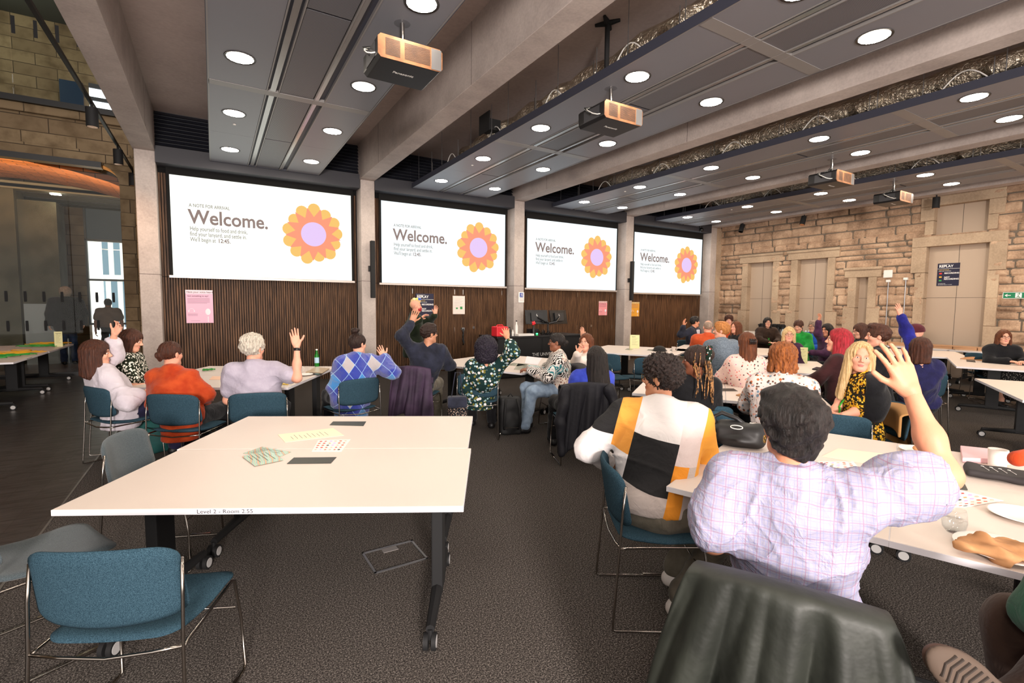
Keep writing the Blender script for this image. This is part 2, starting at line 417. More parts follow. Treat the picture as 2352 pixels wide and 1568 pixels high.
def head_fld(h, male, sc=1.0, beard=0):
    f = Fld((-.095, -.115, -.23), (.095, .135, .14), h)
    f.add([ell((0, -.013, .032), (.074, .096, .088)), ell((0, .028, -.045), (.056, .058, .072))], .05)
    f.add([ell((0, .06, -.098), (.024, .022, .017))], .03)                        # chin
    f.add([cap((-.05, .01, -.075), (-.02, .06, -.1), .014), cap((.05, .01, -.075), (.02, .06, -.1), .014)], .035)   # jaw
    f.add([cap((-.03, .082, .022), (.03, .082, .022), .009)], .022)               # brow ridge
    f.add([ell((-.042, .058, -.025), (.018, .018, .016)), ell((.042, .058, -.025), (.018, .018, .016))], .03)       # cheeks
    f.cut([ell((-.031, .099, .002), (.016, .014, .011)), ell((.031, .099, .002), (.016, .014, .011))], .018)
    f.add([cap((0, .086, .012), (0, .108, -.026), .006, .0105)], .012)            # nose
    f.add([ell((-.012, .096, -.032), (.009, .009, .007)), ell((.012, .096, -.032), (.009, .009, .007))], .007)
    f.add([ell((0, .086, -.059), (.022, .009, .0055)), ell((0, .085, -.069), (.019, .009, .006))], .004)   # lips
    for sx in (-1, 1):                                                            # ears
        R = Rz(sx*18) @ Rx(-12)
        f.add([ell((sx*.078, -.006, -.008), (.008, .019, .031), R)], .008)
        f.cut([ell((sx*.088, .0, -.004), (.007, .009, .016), R)], .005)
    f.add([cap((0, -.022, -.21), (0, -.008, -.07), .054 if male else .047, .05 if male else .043)], .03)
    return f
_hc = {}
def head_mesh(h, male):
    if (h, male) not in _hc:
        V, Q = head_fld(h, male).mesh(); c = V[Q].mean(1); mi = np.zeros(len(Q), int)
        mi[(c[:, 1] > .074) & (np.abs(c[:, 0]) < .023) & (np.abs(c[:, 2]+.0635) < .0105) & (np.abs(c[:, 2]+.0635) < .0125*(1-(c[:, 0]/.025)**2))] = 1
        ax = np.abs(c[:, 0]); zc = .0215+.004*np.sin((ax-.012)/.036*3.14)
        mi[(c[:, 1] > .05) & (ax > .013) & (ax < .05) & (np.abs(c[:, 2]-zc) < .0042)] = 2
        _hc[(h, male)] = (V, Q, mi)
    return _hc[(h, male)]

def hair_mesh(style, h, seed=0):
    """fields in head space; returns V,Q"""
    L = {'short': .05, 'bald': .03}.get(style, .0)
    lo, hi = [-.15, -.19, -.2], [.15, .13, .2]
    if style in ('long', 'longback', 'braids', 'waves'): lo[2] = -.52; lo[0] = -.2; hi[0] = .2; lo[1] = -.24
    if style in ('bob', 'midlong', 'half'): lo[2] = -.36; lo[1] = -.2
    if style in ('bigcurl',): lo = [-.19, -.2, -.2]; hi = [.19, .15, .2]
    if style == 'ponytail': lo[2] = -.3; lo[1] = -.24
    f = Fld(lo, hi, h)
    th = {'bald': .003, 'short': .014, 'quiff': .012, 'grey': .02, 'curly': .022, 'bun': .008, 'topbun': .01, 'mohawk': .0, 'shaggy': .03, 'bigcurl': .04}.get(style, .016)
    f.add([ell((0, -.014, .034), (.077+th, .1+th, .089+th))], .01)
    face = [ell((0, .1, -.045), (.073, .085, .095))]
    def curtain(Ln, a0, a1, r=.024, flare=.0, n=9, back=.0, top=.03):
        for i in range(n):
            a = math.radians(a0+(a1-a0)*i/(n-1)); x, y = math.sin(a), -math.cos(a)
            rr = np.random.RandomState(seed*31+i).uniform(-.02, .015)
            f.op(cap((x*.072, -.014+y*.085, top), (x*(.082+flare), -.014+y*(.088+flare)-back, -Ln+rr), r, r*.7), .02)
    ears = [ell((s*.1, .005, -.03), (.035, .03, .05)) for s in (-1, 1)]
    if style in ('short', 'quiff', 'grey', 'bald', 'mohawk'):
        f.cut(face, .015); f.cut(ears, .02)
        f.cut([rbox((0, .02, -.25), (.2, .2, .175), .01)], .03)
        if style == 'quiff': f.add([ell((0, .04, .115), (.055, .055, .03))], .03)
        if style == 'short': f.add([ell((0, .03, .1), (.06, .06, .035))], .03)
        if style == 'bald': f.cut([ell((0, .03, .12), (.07, .1, .075))], .02)
        if style == 'grey': f.add([ell((0, -.02, .1), (.08, .1, .045)), ell((0, -.075, .03), (.07, .04, .06))], .03)
        if style == 'mohawk':
            f.cut([rbox((s*.085, 0, .02), (.055, .2, .2), .01) for s in (-1, 1)], .01)
            f.add([cap((0, .07, .1), (0, -.07, .11), .028, .024)], .02)
    elif style in ('curly', 'bigcurl'):
        if style == 'bigcurl': f.add([ell((0, -.03, .02), (.142, .145, .135)), ell((0, -.05, -.07), (.145, .11, .085)), ell((0, -.06, -.12), (.12, .09, .06))], .03)
        else:
            f.add([ell((0, .0, .09), (.088, .1, .055)), ell((0, -.07, .04), (.08, .05, .07))], .03); f.cut([rbox((0, .02, -.26), (.2, .2, .18), .01)], .03)
        f.cut(face, .015)
        if style == 'curly': f.cut(ears, .02)
    elif style in ('bun', 'topbun'):
        f.cut(face, .012); f.cut([rbox((0, .06, -.2), (.2, .14, .14), .01)], .03); f.cut(ears, .02)
        if style == 'bun': f.add([ell((0, -.135, .0), (.034, .03, .032)), ell((0, -.12, -.03), (.025, .024, .03))], .012)
        else: f.add([ell((0, -.05, .16), (.045, .042, .034)), ell((.02, -.03, .17), (.03, .03, .02))], .015)
    elif style == 'bob': curtain(.15, -114, 114, .032); f.cut([ell((0, .11, -.06), (.062, .085, .12))], .012)
    elif style == 'midlong': curtain(.2, -112, 112, .032, .012, 11); f.cut([ell((0, .115, -.06), (.062, .085, .13))], .012)
    elif style == 'long': curtain(.3, -108, 108, .032, .02, 13, .02); f.cut([ell((0, .115, -.06), (.062, .085, .16))], .012)
    elif style == 'waves': curtain(.36, -114, 114, .034, .035, 13, .0); f.cut([ell((0, .115, -.07), (.066, .085, .2))], .012)
    elif style == 'longback': curtain(.42, -80, 80, .04, .045, 11, .05); curtain(.14, -120, 120, .02, .0, 9); f.cut([ell((0, .11, -.06), (.064, .085, .12))], .012)
    elif style == 'half': curtain(.3, -75, 75, .032, .0, 9, .03); f.cut([ell((0, .11, -.06), (.066, .09, .12))], .012); f.add([ell((0, -.12, .03), (.045, .03, .04))], .02)
    elif style == 'ponytail':
        f.cut(face, .012); f.cut([rbox((0, .06, -.2), (.2, .14, .14), .01)], .03); f.cut(ears, .02)
        f.add([cap((0, -.12, .05), (0, -.17, -.04), .024, .028), cap((0, -.17, -.04), (0, -.16, -.2), .028, .01)], .02)
    elif style == 'crop':
        f.add([ell((0, -.03, .05), (.102, .118, .088)), ell((0, -.07, -.03), (.078, .045, .075)), ell((0, .03, .1), (.08, .08, .045))], .03)
        f.cut([ell((0, .12, -.06), (.074, .085, .1))], .015); f.cut([rbox((0, .0, -.24), (.2, .2, .135), .01)], .03); f.cut([ell((s_*.105, .012, -.035), (.035, .035, .045)) for s_ in (-1, 1)], .02)
    elif style == 'shaggy':
        curtain(.1, -115, 115, .03, .02); f.add([ell((0, -.03, .07), (.1, .115, .07))], .03); f.cut([ell((0, .12, -.06), (.066, .085, .12))], .012)
    elif style == 'braids':
        f.cut(face, .012); f.cut([rbox((0, .08, -.22), (.2, .14, .16), .01)], .03); f.add([ell((0, -.1, .06), (.06, .05, .05))], .02)
    if style in ('curly', 'bigcurl'): a, fr = .012, 170
    elif style in ('bald', 'mohawk'): a, fr = .001, 200
    elif style == 'crop': a, fr = .006, 75
    elif style in ('grey', 'short', 'shaggy', 'quiff'): a, fr = .0045, 120
    else: a, fr = 0, 1
    if style in ('curly', 'bigcurl'): f.noise(curls(a, 150, seed)); f.noise(curls(a*.5, 260, seed+4))
    elif a: f.noise(wavy(a, fr, seed+3)); f.noise(wavy(a*.6, fr*1.9, seed+9))
    if not a or style in ('grey', 'shaggy'):
        def strands(x, y, z):
            an = np.arctan2(x, -(y+.014)); return .0035*np.sin(an*23+z*18+1.5*np.sin(z*14+an*3))+.002*np.sin(an*51+z*30+2*np.sin(z*25))
        f.noise(strands)
    return f.mesh()

def braid_tubes(seed, n=30, L=.42):
    g = np.random.RandomState(seed); mb = MB()
    for i in range(n):
        a = math.radians(g.uniform(-95, 95)); x, y = math.sin(a)*.085, -math.cos(a)*.1-.01
        pts = []; l = L*g.uniform(.6, 1.0); ph = g.uniform(0, 6.3); top = g.uniform(-.02, .08)
        for j in range(9):
            t = j/8; pts.append((x*(1+.55*t)+.012*math.sin(ph+t*7), y-.035*math.sin(t*1.6)+.012*math.cos(ph+t*6), top-l*t))
        mb.tube(pts, [.0052]*8+[.003], 6)
    return np.array(mb.v), mb

def limb(a, b, L, lo=.9, hi=1.1):
    a = np.array(a, float); b = np.array(b, float); v = b-a; n = np.linalg.norm(v); return a+v/n*min(max(n, L*lo), L*hi)

def person(label, px, py, D, hd, hy=None, hp=0, hr=0, legs=None, male=True, sk='fair', hair=('short', 'brown'), top=None, bottom=None, armL='lap', armR='lap',
           lean=.05, glasses=None, lanyard=False, stand=False, h=.012, shoes='black', seat=.47, watch=None, wide=1.0, headsc=None, side=0., drop=0., group=None, extra=None, skirt=False, at=None, feet=0.):
    Hw = P(px, py, d=D); hy = hd if hy is None else hy
    A = Rz(-hd); fwd = A @ np.array([0, 1., 0]); rgt = A @ np.array([1., 0, 0])
    if at is not None:
        q = Hw[:2]-np.array(at); lean = float(np.clip(q @ fwd[:2], -.25, .34)); side = float(np.clip(q @ rgt[:2], -.22, .22))
    root_xy = Hw-fwd*lean-rgt*side
    root = empty('person', (root_xy[0], root_xy[1], 0), math.radians(-hd), label, 'person', group)
    def loc(pw): return A.T @ (np.array(pw)-np.array([root_xy[0], root_xy[1], 0]))
    hz = Hw[2]; hc = np.array([side, lean, hz]); s = headsc or (1.0 if male else .96)
    HR = Rz(-(hy-hd)) @ Rx(hp) @ Ry(hr)
    sw = (.192 if male else .165)*wide
    zs = hz-.228-drop; base_y = lean*.75; base_x = side*.8
    hipz = .93 if stand else seat+.06
    hip = np.array([0, 0, hipz]); chest = np.array([base_x*.8, base_y*.6-.01, hipz+(zs-hipz)*.68]); waist = np.array([base_x*.4, base_y*.3, hipz+(zs-hipz)*.34])
    shc = np.array([base_x, base_y-.01, zs])
    sh = [shc+np.array([sx*(sw-.02), 0, 0]) for sx in (-1, 1)]
    neck0 = shc+np.array([0, -.01, .02]); neck1 = hc+HR @ np.array([0, -.015, -.09])
    # arms
    Lu, Lf = .285*s, .25*s; arms = []
    for i, (sp, sx) in enumerate(((armL, -1), (armR, 1))):
        S = sh[i]; hk = {}
        if sp == 'lap': E = S+np.array([sx*.06, .06, -.27]); Wp = np.array([sx*.07, .27, hipz+.16]); d = np.array([-sx*.5, .7, -.1]); n = np.array([-sx*.3, 0, -1.])
        elif sp == 'table': E = S+np.array([sx*.07, .16, -.2]); Wp = np.array([sx*.09, .40, .79]); d = np.array([-sx*.55, .8, 0.]); n = np.array([0, 0, -1.])
        elif sp == 'down': E = S+np.array([sx*.08, -.02, -.28]); Wp = E+np.array([sx*.02, .06, -.25]); d = np.array([0, .1, -1.]); n = np.array([-sx*1., 0, 0.])
        else:
            q = dict(sp); dE = q['E']; dW = q['W']; dT = q['T']
            E = loc(P(dE[0], dE[1], d=D+dE[2])); Wp = loc(P(dW[0], dW[1], d=D+dW[2])); T = loc(P(dT[0], dT[1], d=D+dT[2])); d = T-Wp
            n = A.T @ np.array(q.get('n', fwd)); hk = {k: q[k] for k in ('curl', 'spread', 'thumb') if k in q}
        E = limb(S, E, Lu, .8, 1.15); Wp = limb(E, Wp, Lf, .85, 1.2); arms.append((S, E, Wp, d, n, hk))
    # ---- body: one continuous skin surface
    lg = (legs if legs is not None else hd)-hd; LR = Rz(-lg); hipp = []
    for sx in (-1, 1):
        hj = LR @ np.array([sx*.085, .02, 0])+hip
        if stand: kn = hj+LR @ np.array([sx*.02, .02, -.42]); an = kn+np.array([0, -.03, -.42])
        else: kn = hj+LR @ np.array([sx*.05, .40, .01]); an = np.array([kn[0], kn[1], .09])+LR @ np.array([0, (-.02 if sx > 0 else .1)-feet, 0])
        hipp.append((hj, kn, an))
    def torso(e):
        return [ell(hip+[0, 0, .03], (.165*wide, .13, .12), e=e), ell(waist, ((.14 if male else .128)*wide, .105, (zs-hipz)*.34), e=e),
                ell(chest, ((.165 if male else .15)*wide, .115, (zs-hipz)*.36), e=e), cap(sh[0]+[.03, 0, 0], sh[1]-[.03, 0, 0], .062*wide**.5, e=e),
                cap(sh[0]+[.05, 0, .015], neck0+[-.0, 0, .045], .04, .042, e=e*.6), cap(sh[1]+[-.05, 0, .015], neck0+[.0, 0, .045], .04, .042, e=e*.6)]+([cap(neck0+[0, 0, -.06], neck0+(neck1-neck0)*.3, .07, .058, e=e*.35)] if e else [])
    pr = torso(0)+[cap(neck0, neck1, .056 if male else .047, .052 if male else .045)]
    for S, E, Wp, d, n, hk in arms: pr += [cap(S, E, .05*wide**.5, .04), cap(E, E+(Wp-E)*.45, .04, .036), cap(E+(Wp-E)*.45, Wp, .036, .026)]
    for hj, kn, an in hipp: pr += [cap(hj, kn, .082, .058), cap(kn, an, .055, .036)]
    lo = np.min([p[1] for p in pr], 0); hi = np.max([p[2] for p in pr], 0)
    f = Fld(lo, hi, h*1.15); f.add(pr, .04)
    V, Q = f.mesh(); parts = [(V, Q, 0)]
    hh = .0055 if h <= .009 else (.007 if h <= .012 else .009)
    V, Q, mi = head_mesh(hh, male); parts.append((V*s @ HR.T+hc, Q, mi))
    for i, (S, E, Wp, d, n, hk) in enumerate(arms):
        kw = dict(curl=.45, spread=.06); kw.update(hk)
        V, Q = hand_mesh(Wp, d, n, i == 1, sc=(1.06 if male else .96), h=(.0038 if h <= .008 else .005 if h <= .012 else .0065), **kw); parts.append((V, Q, 0))
    np_mesh('body', parts, SK[sk], root)
    # ---- eyes
    mb = MB()
    for sx in (-1, 1):
        c = hc+HR @ np.array([sx*.031*s, .0765*s, .002*s]); mb.cur = 0; mb.sph(c-HR @ np.array([0, .0015, 0]), (.0122*s, .0122*s, .0062*s), 12, 8)
        c2 = hc+HR @ np.array([sx*.031*s, .0835*s, .002*s]); mb.cur = 1; mb.sph(c2, (.0055*s, .0055*s, .0052*s), 10, 6)
    mb.build('eyes', [EYE_W, IRIS], root, smooth=True)
    # ---- trousers / skirt
    bm = bottom or mat('trousers_black', '#131317', .8)
    if not skirt:
        f = Fld(np.min([np.minimum(np.minimum(a, b), c) for a, b, c in hipp]+[hip-.2], 0)-.1, np.max([np.maximum(np.maximum(a, b), c) for a, b, c in hipp]+[hip+.15], 0)+.12, h*1.1)
        f.add([ell(hip+[0, 0, -.005], (.178*wide, .145, .125))], .03)
        for hj, kn, an in hipp: f.add([cap(hj, kn, .1, .078), cap(kn, an+[0, 0, .02], .075, .07)], .04)
    else:
        f = Fld(hip+LR @ np.array([0, .25, -.15])-.42, hip+LR @ np.array([0, .25, -.15])+.42, h*1.1)
        K = (hipp[0][1]+hipp[1][1])/2; f.add([ell(hip+[0, 0, -.005], (.185*wide, .15, .13)), cap(hipp[0][0], hipp[0][1]+[0, 0, .01], .11, .1), cap(hipp[1][0], hipp[1][1]+[0, 0, .01], .11, .1), cap(K, K+[0, 0, -.25], .14, .16)], .08)
    f.noise(wavy(.005, 38, int(px))); f.noise(creases(-.007, 55, int(py))); V, Q = f.mesh(); np_mesh('skirt' if skirt else 'trousers', [(V, Q, 0)], [bm], root)
    # ---- top
    tp = dict(m=None, sleeve='long', e=.016, collar=0, hem=0.0, amp=.004, fr=30); tp.update(top or {}); tp = {**tp}
    e = tp['e']; pr = torso(e)
    for S, E, Wp, d, n, hk in arms:
        se = e+.006
        if tp['sleeve'] == 'long': pr += [cap(S, E, .05*wide**.5, .043, se), cap(E, E+(Wp-E)*.92, .043, .036, se*.8)]
        elif tp['sleeve'] == 'elbow': pr += [cap(S, E, .052*wide**.5, .048, se), cap(E, E+(Wp-E)*.22, .048, .046, se)]
        elif tp['sleeve'] == '34': pr += [cap(S, E, .05*wide**.5, .045, se), cap(E, E+(Wp-E)*.55, .045, .042, se)]
        elif tp['sleeve'] == 'short': pr += [cap(S, S+(E-S)*.62, .055*wide**.5, .055, se+.004)]
        elif tp['sleeve'] == 'roll': pr += [cap(S, S+(E-S)*.6, .06*wide**.5, .058, se), cap(S+(E-S)*.56, S+(E-S)*.74, .057, .055, se+.006)]
        elif tp['sleeve'] == 'none': pass
    if tp['hem']: pr.append(cap(hip+[0, -.03, -.02], hip+[0, -.04, -tp['hem']], .17*wide, .16*wide, 0))
    lo = np.min([p[1] for p in pr], 0); hi = np.max([p[2] for p in pr], 0)
    pr.append(ell(shc+[0, -.005, -.11], (sw*.93, .105, .17), e=e)); pr.append(ell((chest+waist)/2, (.15*wide, .105, (zs-hipz)*.4), e=e))
    f = Fld(lo, hi, h); f.add(pr, .06)
    f.noise(wavy(tp['amp']*.8, tp['fr'], int(px)+1)); f.noise(creases(-tp['amp']*1.1, tp['fr']*1.5, int(py)+5)); f.noise(creases(-tp['amp']*.6, tp['fr']*3., int(px)+15))
    f.clip(lambda x, y, z: (hipz-.04+tp.get('up', 0))-z if not tp['hem'] else (hipz-tp['hem']-.05)-z)
    if tp['collar']:
        cr = []
        for i in range(16):
            a = 2*math.pi*i/16; b = 2*math.pi*(i+1)/16; q = lambda t: neck0+(neck1-neck0)*.42+np.array([math.sin(t)*.07, math.cos(t)*.068, .01-.022*math.cos(t)])
            cr.append(cap(q(a), q(b), .012)); cr.append(cap(q(a)*.5+(q(a)-(neck1-neck0)*.3)*.5, q(b)*.5+(q(b)-(neck1-neck0)*.3)*.5, .014))
        f.add(cr, .012)
    nv = np.array([0, .35, .94]); f.op(ell(neck0+(neck1-neck0)*.3+[0, .05, .085], (.057, .062, .075), e=0), .01, True)
    V, Q = f.mesh(); np_mesh(tp.get('name', 'shirt'), [(V, Q, 0)], [tp['m']], root)
    # ---- hair
    if hair and hair[0] not in ('beanie',):
        hv = .006 if h <= .009 else .0085
        V, Q = hair_mesh(hair[0], hv, int(px)); o = np_mesh('hair', [(V*s @ HR.T+hc, Q, 0)], [HM[hair[1]]], root)
        if hair[0] == 'braids':
            v, bmb = braid_tubes(5); bmb.v = [tuple(HR @ np.array(q)*s+hc) for q in bmb.v]; bmb.build('braids', mat('braid_blonde_brown', '#2a1a12', .7, noise=(55, '#a87744', .42, .6)), root, smooth=True)
    # ---- glasses
    if glasses:
        mb = MB()
        for sx in (-1, 1):
            ring = [hc+HR @ (np.array([sx*.033+.023*math.cos(a), .104-.006*abs(math.cos(a)), .0+.019*math.sin(a)])*s) for a in np.linspace(0, 2*math.pi, 17)]
            mb.tube(ring, .0017, 5, False); mb.tube([hc+HR @ (np.array([sx*.056, .098, .006])*s), hc+HR @ (np.array([sx*.079, .03, .008])*s), hc+HR @ (np.array([sx*.083, -.01, .004])*s)], .0018, 5)
        mb.tube([hc+HR @ (np.array([-.01, .105, .004])*s), hc+HR @ (np.array([.01, .105, .004])*s)], .0017, 5)
        mb.build('glasses', GLG if glasses == 'gold' else GLS, root, smooth=True)
    if lanyard:
        mb = MB(); c = neck0; r = .074+e*.6; pts = []
        for a in np.linspace(-2.5, 2.5, 15): pts.append(c+np.array([math.sin(a)*r, -math.cos(a)*(r-.002)+.004, .05-.018*abs(a)]))
        fr = [c+np.array([0, .155+e, -.24])]
        allp = fr+pts+fr
        mb.tube(allp, .0045, 5); mb.cb((c[0], c[1]+.16+e, c[2]-.29), (.07, .004, .1)); mb.build('lanyard', LANY, root)
    if watch is not None:
        S, E, Wp, d, n, hk = arms[watch]; ax = (Wp-E)/np.linalg.norm(Wp-E); mb = MB(); mb.cyl(Wp-ax*.035, Wp-ax*.008, .031, 14); mb.build('wristband', WATCH, root, smooth=True)
    # ---- shoes
    for hj, kn, an in hipp:
        fd = LR @ np.array([0, 1., 0]); f = Fld(an-[.16, .16, .1], an+[.16+abs(fd[0])*.1, .16+abs(fd[1])*.1, .07]+np.abs(fd)*.1, .012)
        a0 = np.array([an[0], an[1], .045]); f.add([cap(a0-fd*.04, a0+fd*.13, .042, .036), cap(a0-fd*.02, an, .045, .046)], .03)
        f.clip(lambda x, y, z: .006-z); V, Q = f.mesh(); np_mesh('shoe', [(V, Q, 0)], [SHOE[shoes]], root)
    if extra: extra(root, dict(hc=hc, HR=HR, s=s, arms=arms, neck0=neck0, hip=hip, sh=sh, chest=chest, loc=loc))
    return root
# ---------------------------------------------------------------- room materials
def concrete(name, c1, c2, sc=1.2):
    m, n = new(name, col=c1, rough=.75); v = n.obj((sc, sc, sc)); a = n.n('TexNoise', i_Scale=1.6, i_Detail=8., i_Roughness=.62); n.l(v, a.inputs[0])
    b = n.n('TexNoise', i_Scale=30., i_Detail=5.); n.l(v, b.inputs[0]); f = n.m('ADD', n.m('MULTIPLY', a.outputs[0], .7), n.m('MULTIPLY', b.outputs[0], .3))
    n.base(n.ramp(f, [(.36, c1), (.64, c2)])); n.bump(b.outputs[0], .18, .004); return m
CONC = concrete('cast_concrete', '#a69a94', '#c4b8b1'); SLAB = concrete('ceiling_concrete', '#a8978f', '#bfaea6', .6)
m, n = new('carpet', col='#3b3836', rough=.95, spec=.1)
v = n.obj(); a = n.n('TexNoise', i_Scale=130., i_Detail=2., i_Roughness=.9); n.l(v, a.inputs[0]); b = n.n('TexNoise', i_Scale=1.1, i_Detail=2.); n.l(v, b.inputs[0])
x = n.ramp(a.outputs[0], [(.36, '#1d1b1b'), (.52, '#55504c'), (.66, '#a39a92')]); n.base(n.mix(n.m('MULTIPLY', b.outputs[0], .25), x, '#3a2f29')); n.bump(a.outputs[0], .35, .003); CARPET = m
m, n = new('dark_oak_floor', col='#2a2422', rough=.3)
v = n.obj(rot=(0, 0, math.radians(90))); br = n.n('TexBrick', i_Scale=1., i_Brick_Width=1.9, i_Row_Height=.19, i_Mortar_Size=.002, i_Color1=lin('#3d3b3b'), i_Color2=lin('#4b4846'), i_Mortar=lin('#0d0b0a')); n.l(v, br.inputs[0])
v2 = n.obj((1.2, 14, 1), rot=(0, 0, math.radians(90))); g = n.n('TexNoise', i_Scale=1.6, i_Detail=7., i_Distortion=2.4); n.l(v2, g.inputs[0])
n.base(n.mix(n.ramp(g.outputs[0], [(.44, '#000000'), (.62, '#ffffff')]), br.outputs[0], '#211d1c')); n.bump(g.outputs[0], .25, .003)
n.l(n.m('ADD', n.m('MULTIPLY', g.outputs[0], .25), .2), n.b.inputs['Roughness']); OAK = m
m, n = new('slate_tiles', col='#5b5a58', rough=.3); v = n.obj(); br = n.n('TexBrick', i_Scale=1., i_Brick_Width=1.2, i_Row_Height=.6, i_Mortar_Size=.006, i_Color1=lin('#54565a'), i_Color2=lin('#66666a'), i_Mortar=lin('#8b8377')); n.l(v, br.inputs[0]); n.base(br.outputs[0]); SLATE = m
def stone_tone(name, cs, scale=2.2):
    m, n = new(name, col=cs[1], rough=.85, spec=.2); v = n.obj(); a = n.n('TexNoise', i_Scale=scale, i_Detail=3.); n.l(v, a.inputs[0]); b = n.n('TexNoise', i_Scale=26., i_Detail=6., i_Roughness=.7); n.l(v, b.inputs[0])
    f = n.m('ADD', n.m('MULTIPLY', a.outputs[0], .62), n.m('MULTIPLY', b.outputs[0], .38)); n.base(n.ramp(f, [(.34, cs[0]), (.5, cs[1]), (.66, cs[2])])); n.bump(b.outputs[0], .35, .01); return m
STONE = stone_tone('sandstone_rubble', ['#7d6552', '#b09279', '#d0b296']); DRESSED = stone_tone('dressed_sandstone', ['#97836d', '#b39c84', '#c6b095'], 1.2)
MORTAR = mat('mortar', '#6f6458', .9)
m, n = new('old_ashlar', col='#8a7452', rough=.85, spec=.2)
tc = n.n('TexCoord'); s = n.xyz(tc.outputs['Object']); vv = n.comb(n.m('ADD', s[0], s[1]), s[2]); br = n.n('TexBrick', i_Scale=1., i_Brick_Width=.86, i_Row_Height=.3, i_Mortar_Size=.008, i_Color1=lin('#6b5a45'), i_Color2=lin('#7f6d54'), i_Mortar=lin('#372e24')); n.l(vv, br.inputs[0])
a = n.n('TexNoise', i_Scale=3., i_Detail=7.); n.l(tc.outputs['Object'], a.inputs[0]); n.base(n.mix(n.ramp(a.outputs[0], [(.45, '#000000'), (.7, '#ffffff')]), br.outputs[0], '#5a4a36')); n.bump(a.outputs[0], .5, .02); ASHLAR = m
m, n = new('vault_brick', col='#8a5a3a', rough=.85); v = n.obj(); s = n.xyz(v); vv = n.comb(s[0], n.m('ADD', s[1], n.m('MULTIPLY', s[2], 1.0))); br = n.n('TexBrick', i_Scale=1., i_Brick_Width=.4, i_Row_Height=.13, i_Mortar_Size=.01, i_Color1=lin('#8c5a38'), i_Color2=lin('#6d4329'), i_Mortar=lin('#33241a')); n.l(vv, br.inputs[0]); n.base(br.outputs[0]); VBRICK = m
m, n = new('walnut_slats', col='#4a2d1e', rough=.55, spec=.3); v = n.obj((30, 30, 1.6)); a = n.n('TexNoise', i_Scale=1.5, i_Detail=5.); n.l(v, a.inputs[0]); n.base(n.ramp(a.outputs[0], [(.35, '#3d281a'), (.65, '#6e4e35')])); SLAT = m
BLACKFELT = mat('black_backing', '#0b0a0a', .95); BLACK = mat('black_metal', '#0d0d0e', .4); BLACKM = mat('matt_black', '#0f0f11', .75); DKGREY = mat('dark_grey_steel', '#35353b', .55); NAVYG = mat('louvre_navy_grey', '#1b1d27', .6)
CHROME = mat('chrome', '#b9b4ae', .14, 1); GALV = mat('galvanised_steel', '#9b9b9d', .35, .9); WHITE = mat('white_plastic', '#e2dfda', .4)
m, n = new('foil_duct', col='#d2c6b2', rough=.25, metal=.9); v = n.obj(); a = n.n('TexNoise', i_Scale=16., i_Detail=4., i_Distortion=1.5); n.l(v, a.inputs[0]); n.bump(a.outputs[0], 1., .05); FOIL = m
RAFT = mat('raft_grey_metal', '#83838a', .42, .25); RAFTEDGE = mat('raft_edge', '#3b3d4a', .5); TRIM = mat('raft_trim', '#8e8a88', .4, .2)
m, n = new('perforated_metal', col='#6c6a6e', rough=.45, metal=.2); v = n.obj((1, 1, 0)); vo = n.n('TexVoronoi', i_Scale=95., i_Randomness=0.); n.l(v, vo.inputs[0]); n.base(n.ramp(vo.outputs['Distance'], [(.24, '#17171a'), (.34, '#77757a')])); PERF = m
def glass_mat(name, tint=(1, 1, 1, 1), refl=.09):
    m = bpy.data.materials.new(name); m.use_nodes = True; nt = m.node_tree; nt.nodes.clear(); o = nt.nodes.new('ShaderNodeOutputMaterial'); mx = nt.nodes.new('ShaderNodeMixShader'); t = nt.nodes.new('ShaderNodeBsdfTransparent'); g = nt.nodes.new('ShaderNodeBsdfGlossy')
    g.inputs['Roughness'].default_value = .01; t.inputs[0].default_value = tint; lw = nt.nodes.new('ShaderNodeLayerWeight'); lw.inputs[0].default_value = .25; pw = nt.nodes.new('ShaderNodeMath'); pw.operation = 'POWER'; pw.inputs[1].default_value = 2.5; ma = nt.nodes.new('ShaderNodeMath'); ma.operation = 'MULTIPLY_ADD'; ma.inputs[1].default_value = .55; ma.inputs[2].default_value = refl
    nt.links.new(lw.outputs['Facing'], pw.inputs[0]); nt.links.new(pw.outputs[0], ma.inputs[0]); nt.links.new(ma.outputs[0], mx.inputs[0]); nt.links.new(t.outputs[0], mx.inputs[1]); nt.links.new(g.outputs[0], mx.inputs[2]); nt.links.new(mx.outputs[0], o.inputs[0]); return m
GLASS = glass_mat('clear_glass', (.93, .95, .93, 1), .012)
# ---------------------------------------------------------------- floor
YW, YC, XS, S = 11.15, 10.8, 15.0, 3.85
mb = MB(); mb.quad((-1.09, -4, 0), (XS+.4, -4, 0), (XS+.4, YW+.3, 0), (-1.09, YW+.3, 0)); structure('floor', mb, CARPET)
mb = MB(); mb.quad((-9, -4, 0), (-1.105, -4, 0), (-1.105, 14.0, 0), (-9, 14.0, 0)); structure('floor_wood', mb, OAK)
mb = MB(); mb.box((-1.105, -4, -.01), (-1.09, 10.8, .004)); structure('trim_1', mb, GALV)
mb = MB(); mb.quad((-9, 14.0, -.002), (-.9, 14.0, -.002), (-.9, 20.2, -.002), (-9, 20.2, -.002)); structure('floor_slate', mb, SLATE)
